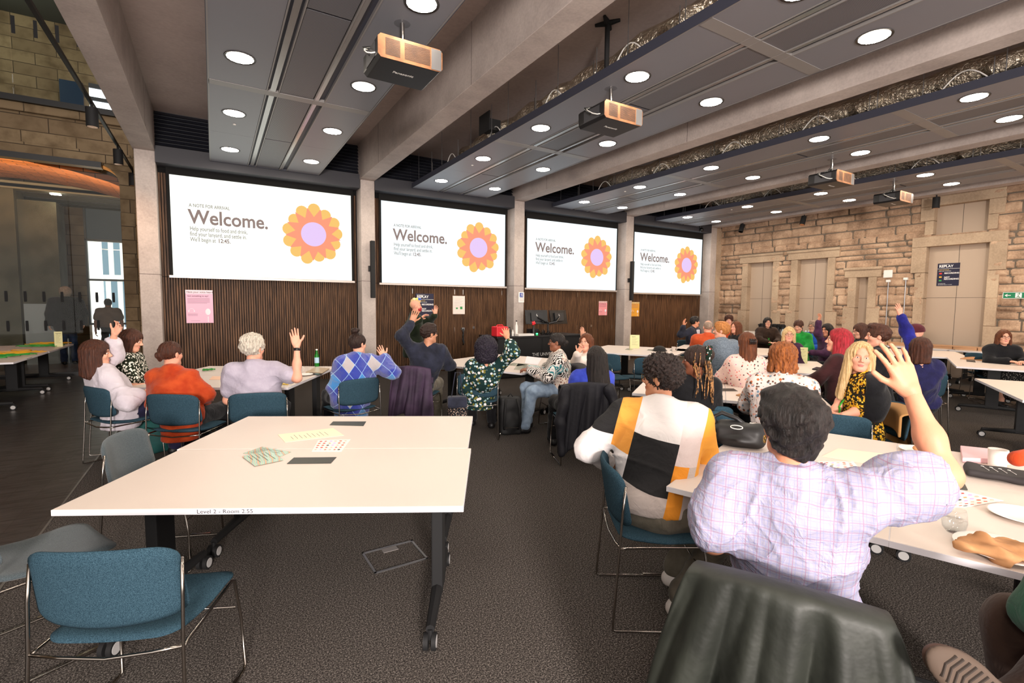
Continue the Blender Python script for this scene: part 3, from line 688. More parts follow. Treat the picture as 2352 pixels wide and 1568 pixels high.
# ---------------------------------------------------------------- slab, beams, columns
ZB, ZS, ZR = 4.27, 5.0, 4.22
mb = MB(); mb.box((-1.15, -3, ZS), (XS+.3, YW+.4, ZS+.25)); structure('ceiling', mb, SLAB)
XR = [-.80+S*i for i in range(5)]            # right faces of the beams / columns
for i, xr in enumerate(XR):
    x0 = xr-.32
    mb = MB(); mb.box((x0, -3, ZB), (xr, YC, ZS+.02)); mb.box((x0, YC-.003, ZB), (xr, YW+.3, ZS+.02))
    o = mb.build('concrete_beam', CONC, bevel=.006); o['kind'] = 'structure'
    # formwork joints
    jb = MB()
    for yj in (1.4, 5.5, 9.4):
        jb.box((x0-.0015, yj, ZB+.004), (x0+.001, yj+.006, ZS)); jb.box((xr-.001, yj, ZB+.004), (xr+.0015, yj+.006, ZS))
    j = jb.build('formwork_joint', mat('dark_joint', '#5a514b', .9), o)  # joint lines in a darker tone than the concrete
    mb = MB(); mb.box((x0+.02, YC+.02, 0), (xr, YW+.3, ZB-.0)); o = mb.build('concrete_column', CONC, bevel=.012); o['kind'] = 'structure'
    jb = MB(); jb.box((x0+.018, YC+.018, 2.12), (xr+.002, YW+.3, 2.128)); jb.build('casting_joint', mat('dark_joint'), o)
# ---------------------------------------------------------------- slatted wall
for i in range(4):
    x0, x1 = XR[i], XR[i+1]-.32
    mb = MB(); mb.box((x0-.1, YW+.03, 0), (x1+.15, YW+.3, ZB)); structure('wall_back', mb, BLACKFELT)
    mb = MB(); p = .0425; k = int((x1-x0)/p)
    for j in range(k):
        xx = x0+.004+j*p; mb.box((xx, YW, .0), (xx+.029, YW+.03, 2.095)); mb.box((xx, YW, 2.105), (xx+.029, YW+.03, 3.98))
    ws = structure('wall_slats', mb, SLAT)
    # dark bulkhead and louvre above the screens
    mb = MB(); mb.box((x0, YC+.0, 4.08), (x1, YW+.02, 4.36)); mb.box((x0, YC+.05, 4.36), (x1, YW, 4.38)); structure('trim_%d' % (2+i), mb, DKGREY)
    mb = MB()
    for j in range(9):
        z = 4.40+j*.066; mb.prism([(YC+.08, z), (YC+.14, z+.058), (YC+.15, z+.058), (YC+.09, z)], 0, x0, x1)
    mb.box((x0, YC+.16, 4.38), (x1, YC+.18, 5.0)); structure('louvre_%d' % (1+i), mb, NAVYG)
    mb = MB()
    for hx in (.95, 2.03, 2.26, 3.37):
        for hz_ in (1.95, 1.02): mb.box((x0+hx, YW-.004, hz_-.07), (x0+hx+.012, YW, hz_+.05))
    if i > 0: mb.build('hinge', CHROME, ws)
# ---------------------------------------------------------------- stone wall on the right (height field with real relief)
def stone_wall():
    g = np.random.RandomState(4); Y0, Y1, Z0, Z1, h = -3.0, YC+.5, 0.0, 5.0, .026
    ny, nz = int((Y1-Y0)/h), int((Z1-Z0)/h); yy = Y0+h*np.arange(ny+1); zz = Z0+h*np.arange(nz+1); D = np.zeros((ny+1, nz+1)); M = np.zeros((ny+1, nz+1))
    z = Z0
    while z < Z1:
        hh = g.choice([.12, .17, .22, .27]); y = Y0-g.uniform(0, .5); k0 = max(0, int((z-Z0)/h)); k1 = min(nz+1, int((z+hh-Z0)/h)+1)
        while y < Y1:
            L = g.uniform(.25, .95); j0 = max(0, int((y-Y0)/h)); j1 = min(ny+1, int((y+L-Y0)/h)+1)
            if j1 > j0 and k1 > k0:
                a = yy[j0:j1, None]; b = zz[None, k0:k1]; e = np.minimum(np.minimum(a-y, y+L-a), np.minimum(b-z, z+hh-b))
                pil = np.clip((e-.006)/.035, 0, 1)**.5; D[j0:j1, k0:k1] = pil*(.035+g.uniform(0, .04)); M[j0:j1, k0:k1] = e
            y += L
        z += hh
    A, B = np.meshgrid(yy, zz, indexing='ij'); w = wavy(1, 22, 3); w2 = wavy(1, 60, 8); w3 = wavy(1, 8, 1)
    D += np.where(M > .02, .010*w(A, B, 0*A)+.007*w2(A, B, A*.3)+.006*w3(A, B, 0*A), 0)
    X = XS-D; V = np.stack([X, A, B], -1).reshape(-1, 3); idx = np.arange(V.shape[0]).reshape(ny+1, nz+1)
    Q = np.stack([idx[:-1, :-1], idx[:-1, 1:], idx[1:, 1:], idx[1:, :-1]], -1).reshape(-1, 4); c = V[Q].mean(1)
    keep = np.ones(len(Q), bool)
    for (a, b, lo, hi) in OPEN: keep &= ~((c[:, 1] > a-.02) & (c[:, 1] < b+.02) & (c[:, 2] > lo-.02) & (c[:, 2] < hi+.02))
    mj = M.reshape(-1)[Q].mean(1)[keep]; return V, Q[keep], (mj < .0075).astype(int)
# openings: (y0,y1,z0,z1) panels
OPEN = [(9.02, 9.86, 0, 3.05), (7.42, 8.26, 0, 3.05), (6.38, 6.66, 0, 2.46), (4.02, 5.16, 0, 3.14), (4.08, 5.06, 3.42, 4.1)]
V, Q, MI_ = stone_wall(); o = np_mesh('wall_right', [(V, Q, MI_)], [STONE, MORTAR], None, smooth=False); o['kind'] = 'structure'
mb = MB(); mb.box((XS+.25, -3, 0), (XS+.4, YC+.5, 5)); structure('wall_right_core', mb, MORTAR)
PANEL = mat('beige_shutter_panel', '#b5a18e', .7)
for i, (a, b, lo, hi) in enumerate(OPEN):
    mb = MB(); mb.box((XS+.12, a, lo), (XS+.16, b, hi)); o = structure('window_%d' % (i+1), mb, PANEL)
    mb = MB(); ym = (a+b)/2
    if b-a > .5: mb.box((XS+.117, ym-.004, lo), (XS+.12, ym+.004, hi))
    if hi < 3.3: mb.box((XS+.117, a, 1.9), (XS+.12, b, 1.908))
    mb.build('panel_joint', mat('dark_joint'), o)
    mb = MB(); w_ = .2 if hi < 3.3 else .17
    nb = max(2, int((hi-lo)/.62))
    for sgn, yb in ((-1, a), (1, b)):
        for j in range(nb):
            z0 = lo+(hi-lo)*j/nb; z1 = lo+(hi-lo)*(j+1)/nb; ww = w_+(.1 if j % 3 == 1 else 0)
            mb.box((XS-.075, yb, z0+.004), (XS+.2, yb+sgn*ww, z1-.004))
    mb.box((XS-.08, a-w_-.1, hi), (XS+.2, b+w_+.1, hi+.24))
    if i < 3: mb.box((XS-.12, a-w_-.12, hi+.2), (XS+.1, b+w_+.12, hi+.27))
    structure('trim_%d' % (10+i), mb, DRESSED, bevel=.01)
# corner pier between last column and stone wall
mb = MB(); mb.box((XR[4], YC+.1, 0), (XS+.2, YC+.6, ZB)); structure('trim_20', mb, DRESSED)
# ---------------------------------------------------------------- left: old stone facade with glazed opening
YG = 14.0; XJ = -1.70
def arch_wall():
    mb = MB(); x1 = -.6; z0, z1 = 4.62, 5.72; R = .42; pts = [(XJ, 0), (x1, 0), (x1, z1), (-9, z1), (-9, z0)]
    for k in range(9):
        a = math.pi/2-math.pi/2*k/8; pts.append((XJ-R+R*math.cos(a), z0-R-.04+R*math.sin(a)+.04))
    v = []
    mb.prism([(p[0], p[1]) for p in pts], 1, YG, YG+.55); return mb
structure('wall_left', arch_wall(), ASHLAR)
mb = MB(); mb.box((XJ, YG-.06, 0), (XJ+.26, YG, 3.6)); mb.box((-9, YG-.09, 5.45), (-.6, YG, 5.62)); mb.box((-9, YG-.05, 4.62), (-1.2, YG, 4.86)); structure('trim_21', mb, ASHLAR, bevel=.02)
mb = MB(); mb.box((-9, YG-.13, 4.50), (XJ-.28, YG+.1, 4.62)); mb.box((-9, YG-.16, 5.62), (-1.2, YG-.02, 5.74)); structure('trim_22', mb, BLACK)
mb = MB(); mb.box((-1.15, YC+.4, 0), (-.95, YG, 5.0)); structure('wall_return', mb, ASHLAR)
# lower glazing
mb = MB()
for a, b in ((-9, -5.3), (-5.29, -3.86), (-3.85, -2.62), (-2.61, XJ)): mb.box((a, YG+.2, .08), (b, YG+.212, 4.5))
o = structure('window_6', mb, GLASS)
mb = MB(); mb.box((-9, YG+.17, 0), (XJ, YG+.25, .08)); mb.build('bottom_rail', BLACK, o)
mb = MB()
for zz_ in (1.72, 1.1):
    for k in range(17):
        x = -6.6+k*.292; mb.prism([(x-.022, zz_-.11), (x+.022, zz_-.11), (x+.026, zz_), (x+.022, zz_+.11), (x-.022, zz_+.11), (x-.026, zz_)], 1, YG+.195, YG+.199)
mb.build('glass_marking', BLACKM, o)
# lobby behind the glass
mb = MB(); mb.box((-9, 19.6, 0), (-3.28, 20.0, 6)); mb.box((-2.25, 19.6, 0), (-.6, 20, 6)); mb.box((-3.28, 19.6, 4.5), (-2.25, 20, 6)); structure('wall_lobby', mb, ASHLAR)
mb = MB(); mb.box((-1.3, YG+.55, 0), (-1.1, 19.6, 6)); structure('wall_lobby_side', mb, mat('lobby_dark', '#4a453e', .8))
mb = MB(); mb.box((-7.2, YG+.6, 0), (-7.0, 19.6, 6)); structure('wall_lobby_brick', mb, VBRICK)
mb = MB(); pts = []
for k in range(13):
    a = math.pi*k/12; pts.append((-4.1+3.0*math.cos(a), 3.7+.93*math.sin(a)))
q = pts+[(p[0]*1.0+(p[0]+4.1)*.05, p[1]+.12) for p in pts[::-1]]
mb.prism(q, 1, YG+.6, 16.9); structure('ceiling_vault', mb, VBRICK)
mb = MB(); mb.box((-7, 16.9, 4.42), (-1.3, 19.6, 4.5)); mb.box((-7, 16.9, 4.38), (-1.3, 16.98, 4.56)); structure('ceiling_lobby', mb, mat('lobby_ceiling', '#6f6e62', .7))
mb = MB()
for yy_ in (17.5, 18.3, 19.0): mb.box((-7, yy_, 4.405), (-1.3, yy_+.03, 4.42))
structure('trim_23', mb, BLACK)
mb = MB(); mb.box((-4.85, 17.2, 0), (-4.2, 18.0, 4.42)); mb.box((-4.2, 17.4, 0), (-3.45, 18.2, 4.2)); structure('wall_pier', mb, mat('olive_stone', '#575343', .85, noise=(2.5, '#434030', .4, .65)))
mb = MB(); mb.box((-5.5, 16.2, 0), (-5.05, 16.26, 3.0)); tag(mb.build('frosted_panel', mat('blue_grey_panel', '#7f8fa5', .35)), 'tall pale blue grey panel behind the lobby glass', 'panel')
mb = MB(); mb.box((-4.1, 17.0, 0), (-3.3, 17.1, 1.55)); tag(mb.build('sign_stand', mat('stand_grey', '#8b8f92', .4)), 'grey lobby counter front behind the reflected figure in jeans', 'counter')
# window to the street
WF = mb = MB(); x0, x1 = -3.28, -2.25
for xx in (x0, x1-.05): mb.box((xx, 19.55, .9), (xx+.05, 19.7, 4.5))
for zz_ in (.9, 2.25, 3.45, 4.45): mb.box((x0, 19.55, zz_), (x1, 19.7, zz_+.06))
o = structure('window_7', mb, BLACK); mb = MB(); mb.box((x0, 19.62, .95), (x1, 19.63, 3.45)); mb.build('pane', GLASS, o)
mb = MB(); mb.box((x0, 19.62, 3.45), (x1, 19.64, 4.45)); mb.build('upper_blind', mat('blind_blue_grey', '#4d5a66', .6), o)
m, n = new('street_facade', col='#c9d6e0', rough=.5); v = n.obj(); s = n.xyz(v); br = n.n('TexBrick', i_Scale=1., i_Brick_Width=.55, i_Row_Height=3.0, i_Mortar_Size=.13, offset=.35, i_Color1=lin('#4f7089'), i_Color2=lin('#86a9c2'), i_Mortar=lin('#eef2f4')); n.l(n.comb(s[0], s[2]), br.inputs[0]); n.base(br.outputs[0])
n.l(br.outputs[0], n.b.inputs['Emission Color']); n.b.inputs['Emission Strength'].default_value = .0
mb = MB(); mb.box((-14, 34, -1), (4, 36, 14)); mb.xf(Matrix.Rotation(math.radians(-14), 4, 'Z'))
tag(mb.build('street_building', m), 'pale office building with tall blue windows seen through the lobby window', 'building')
mb = MB(); mb.box((-3.5, YG+3.1, 4.36), (-3.3, YG+3.25, 4.38)); o = mb.build('lobby_downlight', mat('lamp_warm', '#fff2dc', emit=25)); tag(o, 'small round lit downlight in the lobby ceiling behind glass', 'light')
ul = bpy.data.lights.new('gallery_fill', 'POINT'); ul.energy = 55; ul.color = (.93, 1, .82); ul.shadow_soft_size = .3; uo = bpy.data.objects.new('gallery_fill', ul); C.objects.link(uo); uo.location = (-4.5, 16.2, 8.2)  # added fill that lightens the room behind the upper glass
lt = bpy.data.lights.new('cove_strip', 'AREA'); lt.shape = 'RECTANGLE'; lt.size = 5.5; lt.size_y = .06; lt.energy = 150; lt.color = (1, .55, .24)
lo_ = bpy.data.objects.new('cove_strip', lt); C.objects.link(lo_); lo_.location = (-4.4, YG+.66, 3.62); lo_.rotation_euler = (math.radians(160), 0, 0)
# upper gallery glass and room behind
mb = MB(); mb.box((-9, YG-.1, 5.74), (-3.3, YG-.088, 10)); mb.box((-3.29, YG-.1, 5.74), (-1.2, YG-.088, 10)); structure('window_8', mb, GLASS)
mb = MB()
for zz_ in (7.1, 8.9):
    for k in range(19):
        x = -7.2+k*.33; mb.prism([(x-.03, zz_-.17), (x+.03, zz_-.17), (x+.03, zz_+.17), (x-.03, zz_+.17)], 1, YG-.106, YG-.102)
o = mb.build('glass_marking', BLACKM); o['kind'] = 'structure'
mb = MB(); mb.box((-9, 18, 5.7), (1, 18.3, 14)); structure('wall_upper', mb, ASHLAR)
mb = MB(); mb.box((-9, YG, 5.6), (0, 18, 5.7)); structure('floor_upper', mb, SLATE)
mb = MB(); u0, u1 = P(136, 182, y=17.95), P(194, 262, y=17.95); mb.box((u0[0], 17.9, min(u0[2], u1[2])-.3), (u1[0], 18.0, max(u0[2], u1[2]))); tag(mb.build('wall_screen', mat('screen_blue', '#1d2f45', .25)), 'dark blue rectangular wall screen behind the upper gallery glass', 'screen')
u0, u1 = P(205, 203, y=17.95), P(290, 270, y=17.95); wz0, wz1 = u1[2]-.2, u0[2]; mb = MB(); mb.box((u0[0], 17.9, wz0), (u1[0], 17.96, wz1)); o = structure('window_9', mb, mat('daylight_pane', '#eaf3ff', emit=2.2)); mb = MB(); mb.box((u0[0], 17.86, (wz0+wz1)/2+.08), (u1[0], 17.9, (wz0+wz1)/2+.18)); mb.box((u0[0], 17.86, wz1), (u1[0], 17.9, wz1+.12)); mb.build('glazing_bar', DKGREY, o)
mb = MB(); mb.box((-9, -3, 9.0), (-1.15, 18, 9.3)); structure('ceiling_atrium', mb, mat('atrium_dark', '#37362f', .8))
mb = MB(); mb.box((-9.2, -3, 0), (-9, 20, 9)); structure('wall_far_left', mb, ASHLAR)
# ---------------------------------------------------------------- ceiling rafts
LAMPM = mat('lamp_disc', '#fff1de', emit=LAMP); RING = mat('lamp_ring', '#1c1512', .4)
RY = [2.41, 4.21, 6.13, 7.93, 9.81]
def raft(i):
    x0 = XR[i]+.82; x1 = x0+1.88; y0, y1 = -1.2, 10.75
    rt = empty('ceiling_raft', ((x0+x1)/2, 0, ZR), 0, ['suspended grey metal ceiling raft nearest the left concrete beam', 'suspended grey metal ceiling raft above the second screen', 'suspended grey metal ceiling raft above the third screen', 'suspended grey metal ceiling raft nearest the stone wall'][i], 'ceiling raft', 'suspended metal ceiling rafts')
    ox = (x0+x1)/2; L = lambda x: x-ox
    mb = MB(); a, b = x0+.62, x0+1.28       # central grille strip between panels
    ys = [y0, 3.04, 6.87, 6.97+0, y1]
    for (u, v_) in ((x0, a), (b, x1)):
        for (p, q) in ((y0, 3.02), (3.16, 6.87), (7.01, 8.9), (8.905, y1)): mb.box((L(u)+.015, p, .0), (L(v_)-.015, q, .03))
    mb.build('panel', RAFT, rt)
    mb = MB()
    for yb in (3.02, 6.87): mb.box((L(x0)+.01, yb, -.004), (L(x1)-.01, yb+.14, .03))
    for xx in (x0, x1-.015): mb.box((L(xx), y0, -.004), (L(xx)+.015, y1, .03))
    for xx in (a-.012, a+.12, b-.13, b): mb.box((L(xx), y0, -.006), (L(xx)+.014, y1, .03))
    mb.build('trim_bar', TRIM, rt)
    mb = MB()
    for (p, q) in ((y0, 1.3), (1.33, 3.02), (3.16, 4.8), (4.83, 6.87), (7.01, 8.86), (8.9, y1)): mb.box((L(a)+.14, p, .004), (L(b)-.14, q, .02))
    mb.build('perforated_grille', PERF, rt)
    mb = MB(); mb.box((L(a)+.012, y0, .05), (L(b)-.012, y1, .055)); mb.build('air_slot', BLACKFELT, rt)
    mb = MB()      # curved chrome-like deflector beside the slot
    for xx, sg in ((a+.06, 1), (b-.1, 1)):
        for (p, q) in ((y0, 3.02), (3.16, 6.87), (7.01, y1-.05)):
            mb.prism([(L(xx)-.03, .0), (L(xx)+.03, .0), (L(xx)+.035, .02), (L(xx)+.01, .045), (L(xx)-.02, .03)], 1, p, q)
    mb.build('deflector', mat('deflector_metal', '#a5a3a2', .25, .6), rt)
    mb = MB(); mb.box((L(x0)-.006, y0, -.005), (L(x0), y1, .1)); mb.box((L(x1), y0, -.005), (L(x1)+.006, y1, .1)); mb.box((L(x0), y1, -.005), (L(x1), y1+.006, .1)); mb.build('edge_flange', RAFTEDGE, rt)
    mb = MB(); mb.box((L(x0)+.02, y0, .03), (L(x1)-.02, y1, .06)); mb.build('raft_back', RAFTEDGE, rt)
    mb = MB()
    for j, yy_ in enumerate(np.arange(.3, 10.5, 1.27)):
        for xx in (x0+.05, x1-.05): mb.tube([(L(xx), yy_, .05), (L(xx), yy_, ZS-ZR)], .005, 5)
        mb.tube([(L(x0)+.04, yy_+.5, .05), (L(x0)+.04, yy_+.5, .42+.1*(j % 3))], .006, 5); mb.tube([(L(x0)+.1, yy_+.62, .05), (L(x0)+.1, yy_+.62, .34)], .006, 5)
    mb.build('hanger_rod', GALV, rt)
    mb = MB(); mb.lathe((L(x0+.32), 8.4, -.012), [(.0, 0), (.018, 0), (.022, .006), (.022, .014)], 10); mb.build('sensor', WHITE, rt)
for i in range(4): raft(i)
lamp0 = None; names = ['first', 'second', 'third', 'fourth']; rows = ['nearest', 'second', 'third', 'fourth', 'fifth', 'farthest']
for i in range(4):
    for j, yy_ in enumerate([-.1]+RY):
        for k, dx in enumerate((.32, 1.61)):
            x = XR[i]+.8+dx-.0
            lab = 'round recessed downlight, %s along the %s row of the %s ceiling raft from the left' % (rows[j], ('left', 'right')[k], names[i])
            if lamp0 is None:
                lamp0 = empty('downlight', (x, yy_, ZR), 0, lab, 'downlight', 'recessed ceiling downlights')
                mb = MB(); mb.lathe((0, 0, 0), [(.128, -.003), (.15, -.006), (.153, -.001), (.128, .004), (.128, -.003)], 28); mb.build('trim_ring', RING, lamp0, smooth='auto')
                mb = MB(); mb.lathe((0, 0, -.004), [(.0001, 0), (.129, 0)], 14); mb.build('diffuser', LAMPM, lamp0)
            else:
                c = copy_tree(lamp0); c.location = (x, yy_, ZR); c['label'] = lab
# ---------------------------------------------------------------- services above the rafts
for i in (1, 2, 3):
    mb = MB(); x = XR[i]+1.29; g = np.random.RandomState(i); pts = [(x+g.uniform(-.03, .03), y, 4.56+g.uniform(-.02, .02)) for y in np.arange(-1, 9.2, .25)]
    mb.tube(pts, [.17+.03*math.sin(j*1.9)+g.uniform(-.015, .015) for j in range(len(pts))], 18)
    for yy_ in (2.0, 3.4, 5.6, 7.2):
        mb.tube([(x, yy_, 4.6), (x-.2, yy_+.1, 4.52), (x-.3, yy_+.25, 4.42)], [.12, .1, .09], 12)
    o = mb.build('foil_duct', FOIL, smooth=True); tag(o, ['', 'crumpled silver foil air duct above the second raft', 'crumpled silver foil air duct above the third raft', 'crumpled silver foil air duct above the fourth raft'][i], 'duct', None)
    for j, yy_ in enumerate((2.2, 3.9, 5.3, 6.9, 8.6)):
        mb = MB(); xx = XR[i]+.92; pts = [(xx, yy_+.5*t, 4.3+.2*math.sin(math.pi*t)) for t in np.linspace(0, 1, 10)]; mb.tube(pts, .008, 6)
        o = mb.build('flexible_cable', WHITE, smooth=True); mb = MB(); mb.cyl((xx, yy_, 4.27), (xx, yy_, 4.36), .022, 10); mb.build('sprinkler_head', GALV, o)
        tag(o, 'thin white looping cable on the left edge of the %s raft, %s from the camera' % (names[i], ['nearest', 'second', 'third', 'fourth', 'fifth'][j]), 'cable', 'looping cables above the rafts')
mb = MB(); c = P(1125, 290, y=7.3); cz = 4.5
mb.box((c[0]-.12, 7.1, 4.42), (c[0]-.1, 7.45, 4.72)); mb.box((c[0]-.1, 7.15, 4.45), (c[0]+.12, 7.4, 4.62)); tag(mb.build('valve_box', BLACKM), 'black control box with valves above the second raft edge', 'box')
# star plate mount for the second projector pole
# ---------------------------------------------------------------- projectors
PBODY = mat('projector_black', '#17171a', .4); PGR = mat('projector_grille', '#9a6b4a', .45, .5, noise=(8, '#7d553b', .4, .6)); PSL = mat('grille_slot', '#2a1f1a', .6); LENS = mat('lens_glass', '#3b3a44', .08)
def projector():
    r = empty('projector'); r.location = (0, 0, 0); w, dpt, hgt = .60, .46, .2
    mb = MB(); c = .03
    mb.prism([(-w/2, -hgt/2+c), (-w/2+c, -hgt/2), (w/2-c, -hgt/2), (w/2, -hgt/2+c), (w/2, hgt/2-c), (w/2-c, hgt/2), (-w/2+c, hgt/2), (-w/2, hgt/2-c)], 1, -dpt/2, dpt/2); mb.build('housing', PBODY, r, bevel=.006)
    mb = MB(); c = .028; mb.prism([(-w/2+.002, -hgt/2+c), (-w/2+c, -hgt/2+.002), (w/2-c, -hgt/2+.002), (w/2-.002, -hgt/2+c), (w/2-.002, hgt/2-c), (w/2-c, hgt/2-.002), (-w/2+c, hgt/2-.002), (-w/2+.002, hgt/2-c)], 1, -dpt/2-.006, -dpt/2)
    g = mb.build('rear_grille', PGR, r); mb = MB()
    for x0, x1 in ((-.23, -.1), (-.06, .18)):
        for k in range(13): z = -.066+k*.011; mb.box((x0, -dpt/2-.0075, z), (x1, -dpt/2-.006, z+.005))
    mb.build('vent_slots', PSL, g)
    mb = MB(); mb.box((.19, -dpt/2-.009, -.09), (.285, -dpt/2-.006, .09)); mb.build('side_panel', GALV, g)
    mb = MB(); mb.cyl((.05, dpt/2, 0), (.05, dpt/2+.06, 0), .06, 20); mb.build('lens', LENS, r, smooth='auto')
    mb = MB(); mb.box((-w/2-.004, -.15, -.07), (-w/2, .12, .06)); mb.build('socket_panel', mat('socket_grey', '#3a3a3e', .5), r)
    mb = MB(); mb.tube([(-w/2-.002, -.17+.0, -.045), (-w/2-.03, -.15, -.05), (-w/2-.055, -.1, -.03), (-w/2-.06, -.04, .01), (-w/2-.045, .02, .05), (-w/2-.005, .06, .07)], .006, 6); mb.build('cable', WHITE, r, smooth=True)
    mb = MB(); mb.tube([(-w/2, 0, 0), (-w/2-.05, .05, .07), (-.1, .02, .14), (-.03, 0, .2)], .012, 6); mb.build('black_cable', BLACK, r, smooth=True)
    mb = MB(); mb.cyl((0, 0, hgt/2), (0, 0, hgt/2+.09), .032, 16); mb.box((-.12, -.12, hgt/2), (.12, .12, hgt/2+.015)); mb.build('mount_bracket', BLACK, r, smooth='auto')
    mb = MB(); mb.cyl((0, 0, hgt/2+.09), (0, 0, .5), .022, 14); mb.build('pole', CHROME, r, smooth='auto')
    mb = MB(); mb.lathe((0, 0, .355), [(.022, 0), (.075, .0), (.075, .006), (.022, .006)], 20); mb.build('ceiling_ring', CHROME, r, smooth='auto')
    M = Matrix.Translation((.12, .05, -hgt/2-.001)) @ Matrix.Rotation(math.pi, 4, 'Z') @ Matrix.Rotation(math.pi, 4, 'Y') @ Matrix.Scale(-1, 4, (0, 0, 1))
    M = Matrix.Translation((-.1, .0, -hgt/2-.0015)) @ Matrix.Rotation(math.pi, 4, 'X')
    text_mesh('lettering', 'Panasonic', .05, WHITE, r, M, bold=.001)
    return r
pr0 = projector(); plab = ['black projector with copper toned grille, largest and nearest, under the first raft', 'black projector under the second raft, in front of the third screen direction', 'black projector on a pole under the third raft, left of the far pair', 'black projector at far right in front of the stone wall, right of the far pair']
for k, (x, y) in enumerate(((1.57, 4.6), (4.13, 4.6), (9.31, 4.65), (11.95, 4.75))):
    o = pr0 if k == 0 else copy_tree(pr0); o.location = (x, y, 3.865); tag(o, plab[k], 'projector', 'ceiling projectors')
for k, (x, y) in enumerate(((4.1, 4.65),)):
    mb = MB(); mb.cyl((x, y, 4.25), (x, y, 4.97), .03, 12)
    for a in range(4):
        t = a*math.pi/2+.6; mb.box((x-.02, y-.02, 4.97), (x+.02, y+.02, 5.0)); mb.tube([(x, y, 4.985), (x+.15*math.cos(t), y+.15*math.sin(t), 4.985)], [.04, .018], 8)
    tag(mb.build('ceiling_mount', BLACKM), 'black pole with star shaped ceiling plate above the second raft', 'mount')
# wall camera and speakers
def soundbar(px, py0, py1, lab):
    a = P(px, py0, y=YC-.08); b = P(px, py1, y=YC-.08); mb = MB(); mb.box((a[0]-.045, YC-.14, b[2]), (a[0]+.045, YC-.04, a[2])); o = mb.build('column_speaker', BLACKM, bevel=.01)
    mb = MB(); mb.box((a[0]-.07, YC-.06, (a[2]+b[2])/2-.04), (a[0]-.03, YC+.02, (a[2]+b[2])/2+.08)); mb.build('wall_bracket', BLACK, o); tag(o, lab, 'speaker', 'slim column speakers')
soundbar(855, 553, 684, 'slim black column speaker on the pillar between the first and second screens')
soundbar(1452, 600, 690, 'slim black column speaker on the pillar left of the fourth screen')
c = P(1603, 525, y=10.9); mb = MB(); mb.cyl((c[0], 10.8, c[2]-.02), (c[0], 10.8, c[2]+.12), .05, 14); mb.sph((c[0], 10.76, c[2]-.06), .075); tag(mb.build('dome_camera', BLACK, smooth=True), 'black dome camera hanging above the fourth screen', 'camera')
# track light rail and spots along the left atrium
mb = MB(); mb.box((-1.37, 1.0, 4.33), (-1.33, 13.6, 4.37)); tag(mb.build('lighting_track', BLACK), 'long black lighting track left of the first concrete beam', 'track')
s0 = None
for k, yy_ in enumerate([P(q[0], q[1], x=-1.35)[1] for q in ((208, 206), (269, 312), (304, 378))]):
    lab = 'black cylinder spotlight on the left lighting track, %s' % ['largest, in front of the gallery glass', 'middle one, above the stone lintel', 'farthest, beside the first column'][k]
    if s0 is None:
        s0 = empty('track_spotlight'); mb = MB(); mb.cyl((0, 0, -.05), (0, -.0, -.3), .07, 18); mb.cyl((0, 0, 0), (0, 0, -.05), .015, 8); mb.build('housing', BLACKM, s0, smooth='auto'); mb = MB(); mb.lathe((0, 0, -.302), [(.0001, 0), (.06, 0)], 16); mb.build('reflector', mat('copper_lens', '#d9a07a', .25, .8), s0); o = s0
    else: o = copy_tree(s0)
    o.location = (-1.35, yy_, 4.33); tag(o, lab, 'spotlight', 'cylinder spotlights on the left track')
for k, (px, py) in enumerate(((1706, 527), (1847, 510), (2150, 468))):
    c = P(px, py, x=14.4); o = copy_tree(s0); o.location = (c[0], c[1], c[2]+.2); o.rotation_euler = (0, math.radians(20 if k < 2 else 0), 0); tag(o, 'small black spotlight near the stone wall top, %s' % ['leftmost', 'second from left', 'beside the tall upper window'][k], 'spotlight', 'cylinder spotlights by the stone wall')
# warm wall washing from those spots
for k, (y, e) in enumerate(((9.6, 60), (7.3, 45), (3.2, 40))):
    l = bpy.data.lights.new('wall_spot', 'SPOT'); l.energy = e*5; l.color = (1, .66, .4); l.spot_size = math.radians(95); l.spot_blend = 1; l.shadow_soft_size = .06
    lo_ = bpy.data.objects.new('wall_spot', l); C.objects.link(lo_); lo_.location = (14.1, y, 4.1); lo_.rotation_euler = (0, math.radians(38), 0)
l = bpy.data.lights.new('column_spot', 'SPOT'); l.energy = 110; l.color = (1, .62, .38); l.spot_size = math.radians(80); l.spot_blend = 1; l.shadow_soft_size = .06
lo_ = bpy.data.objects.new('column_spot', l); C.objects.link(lo_); lo_.location = (-1.5, 9.6, 4.1); lo_.rotation_euler = (math.radians(32), 0, math.radians(-12))
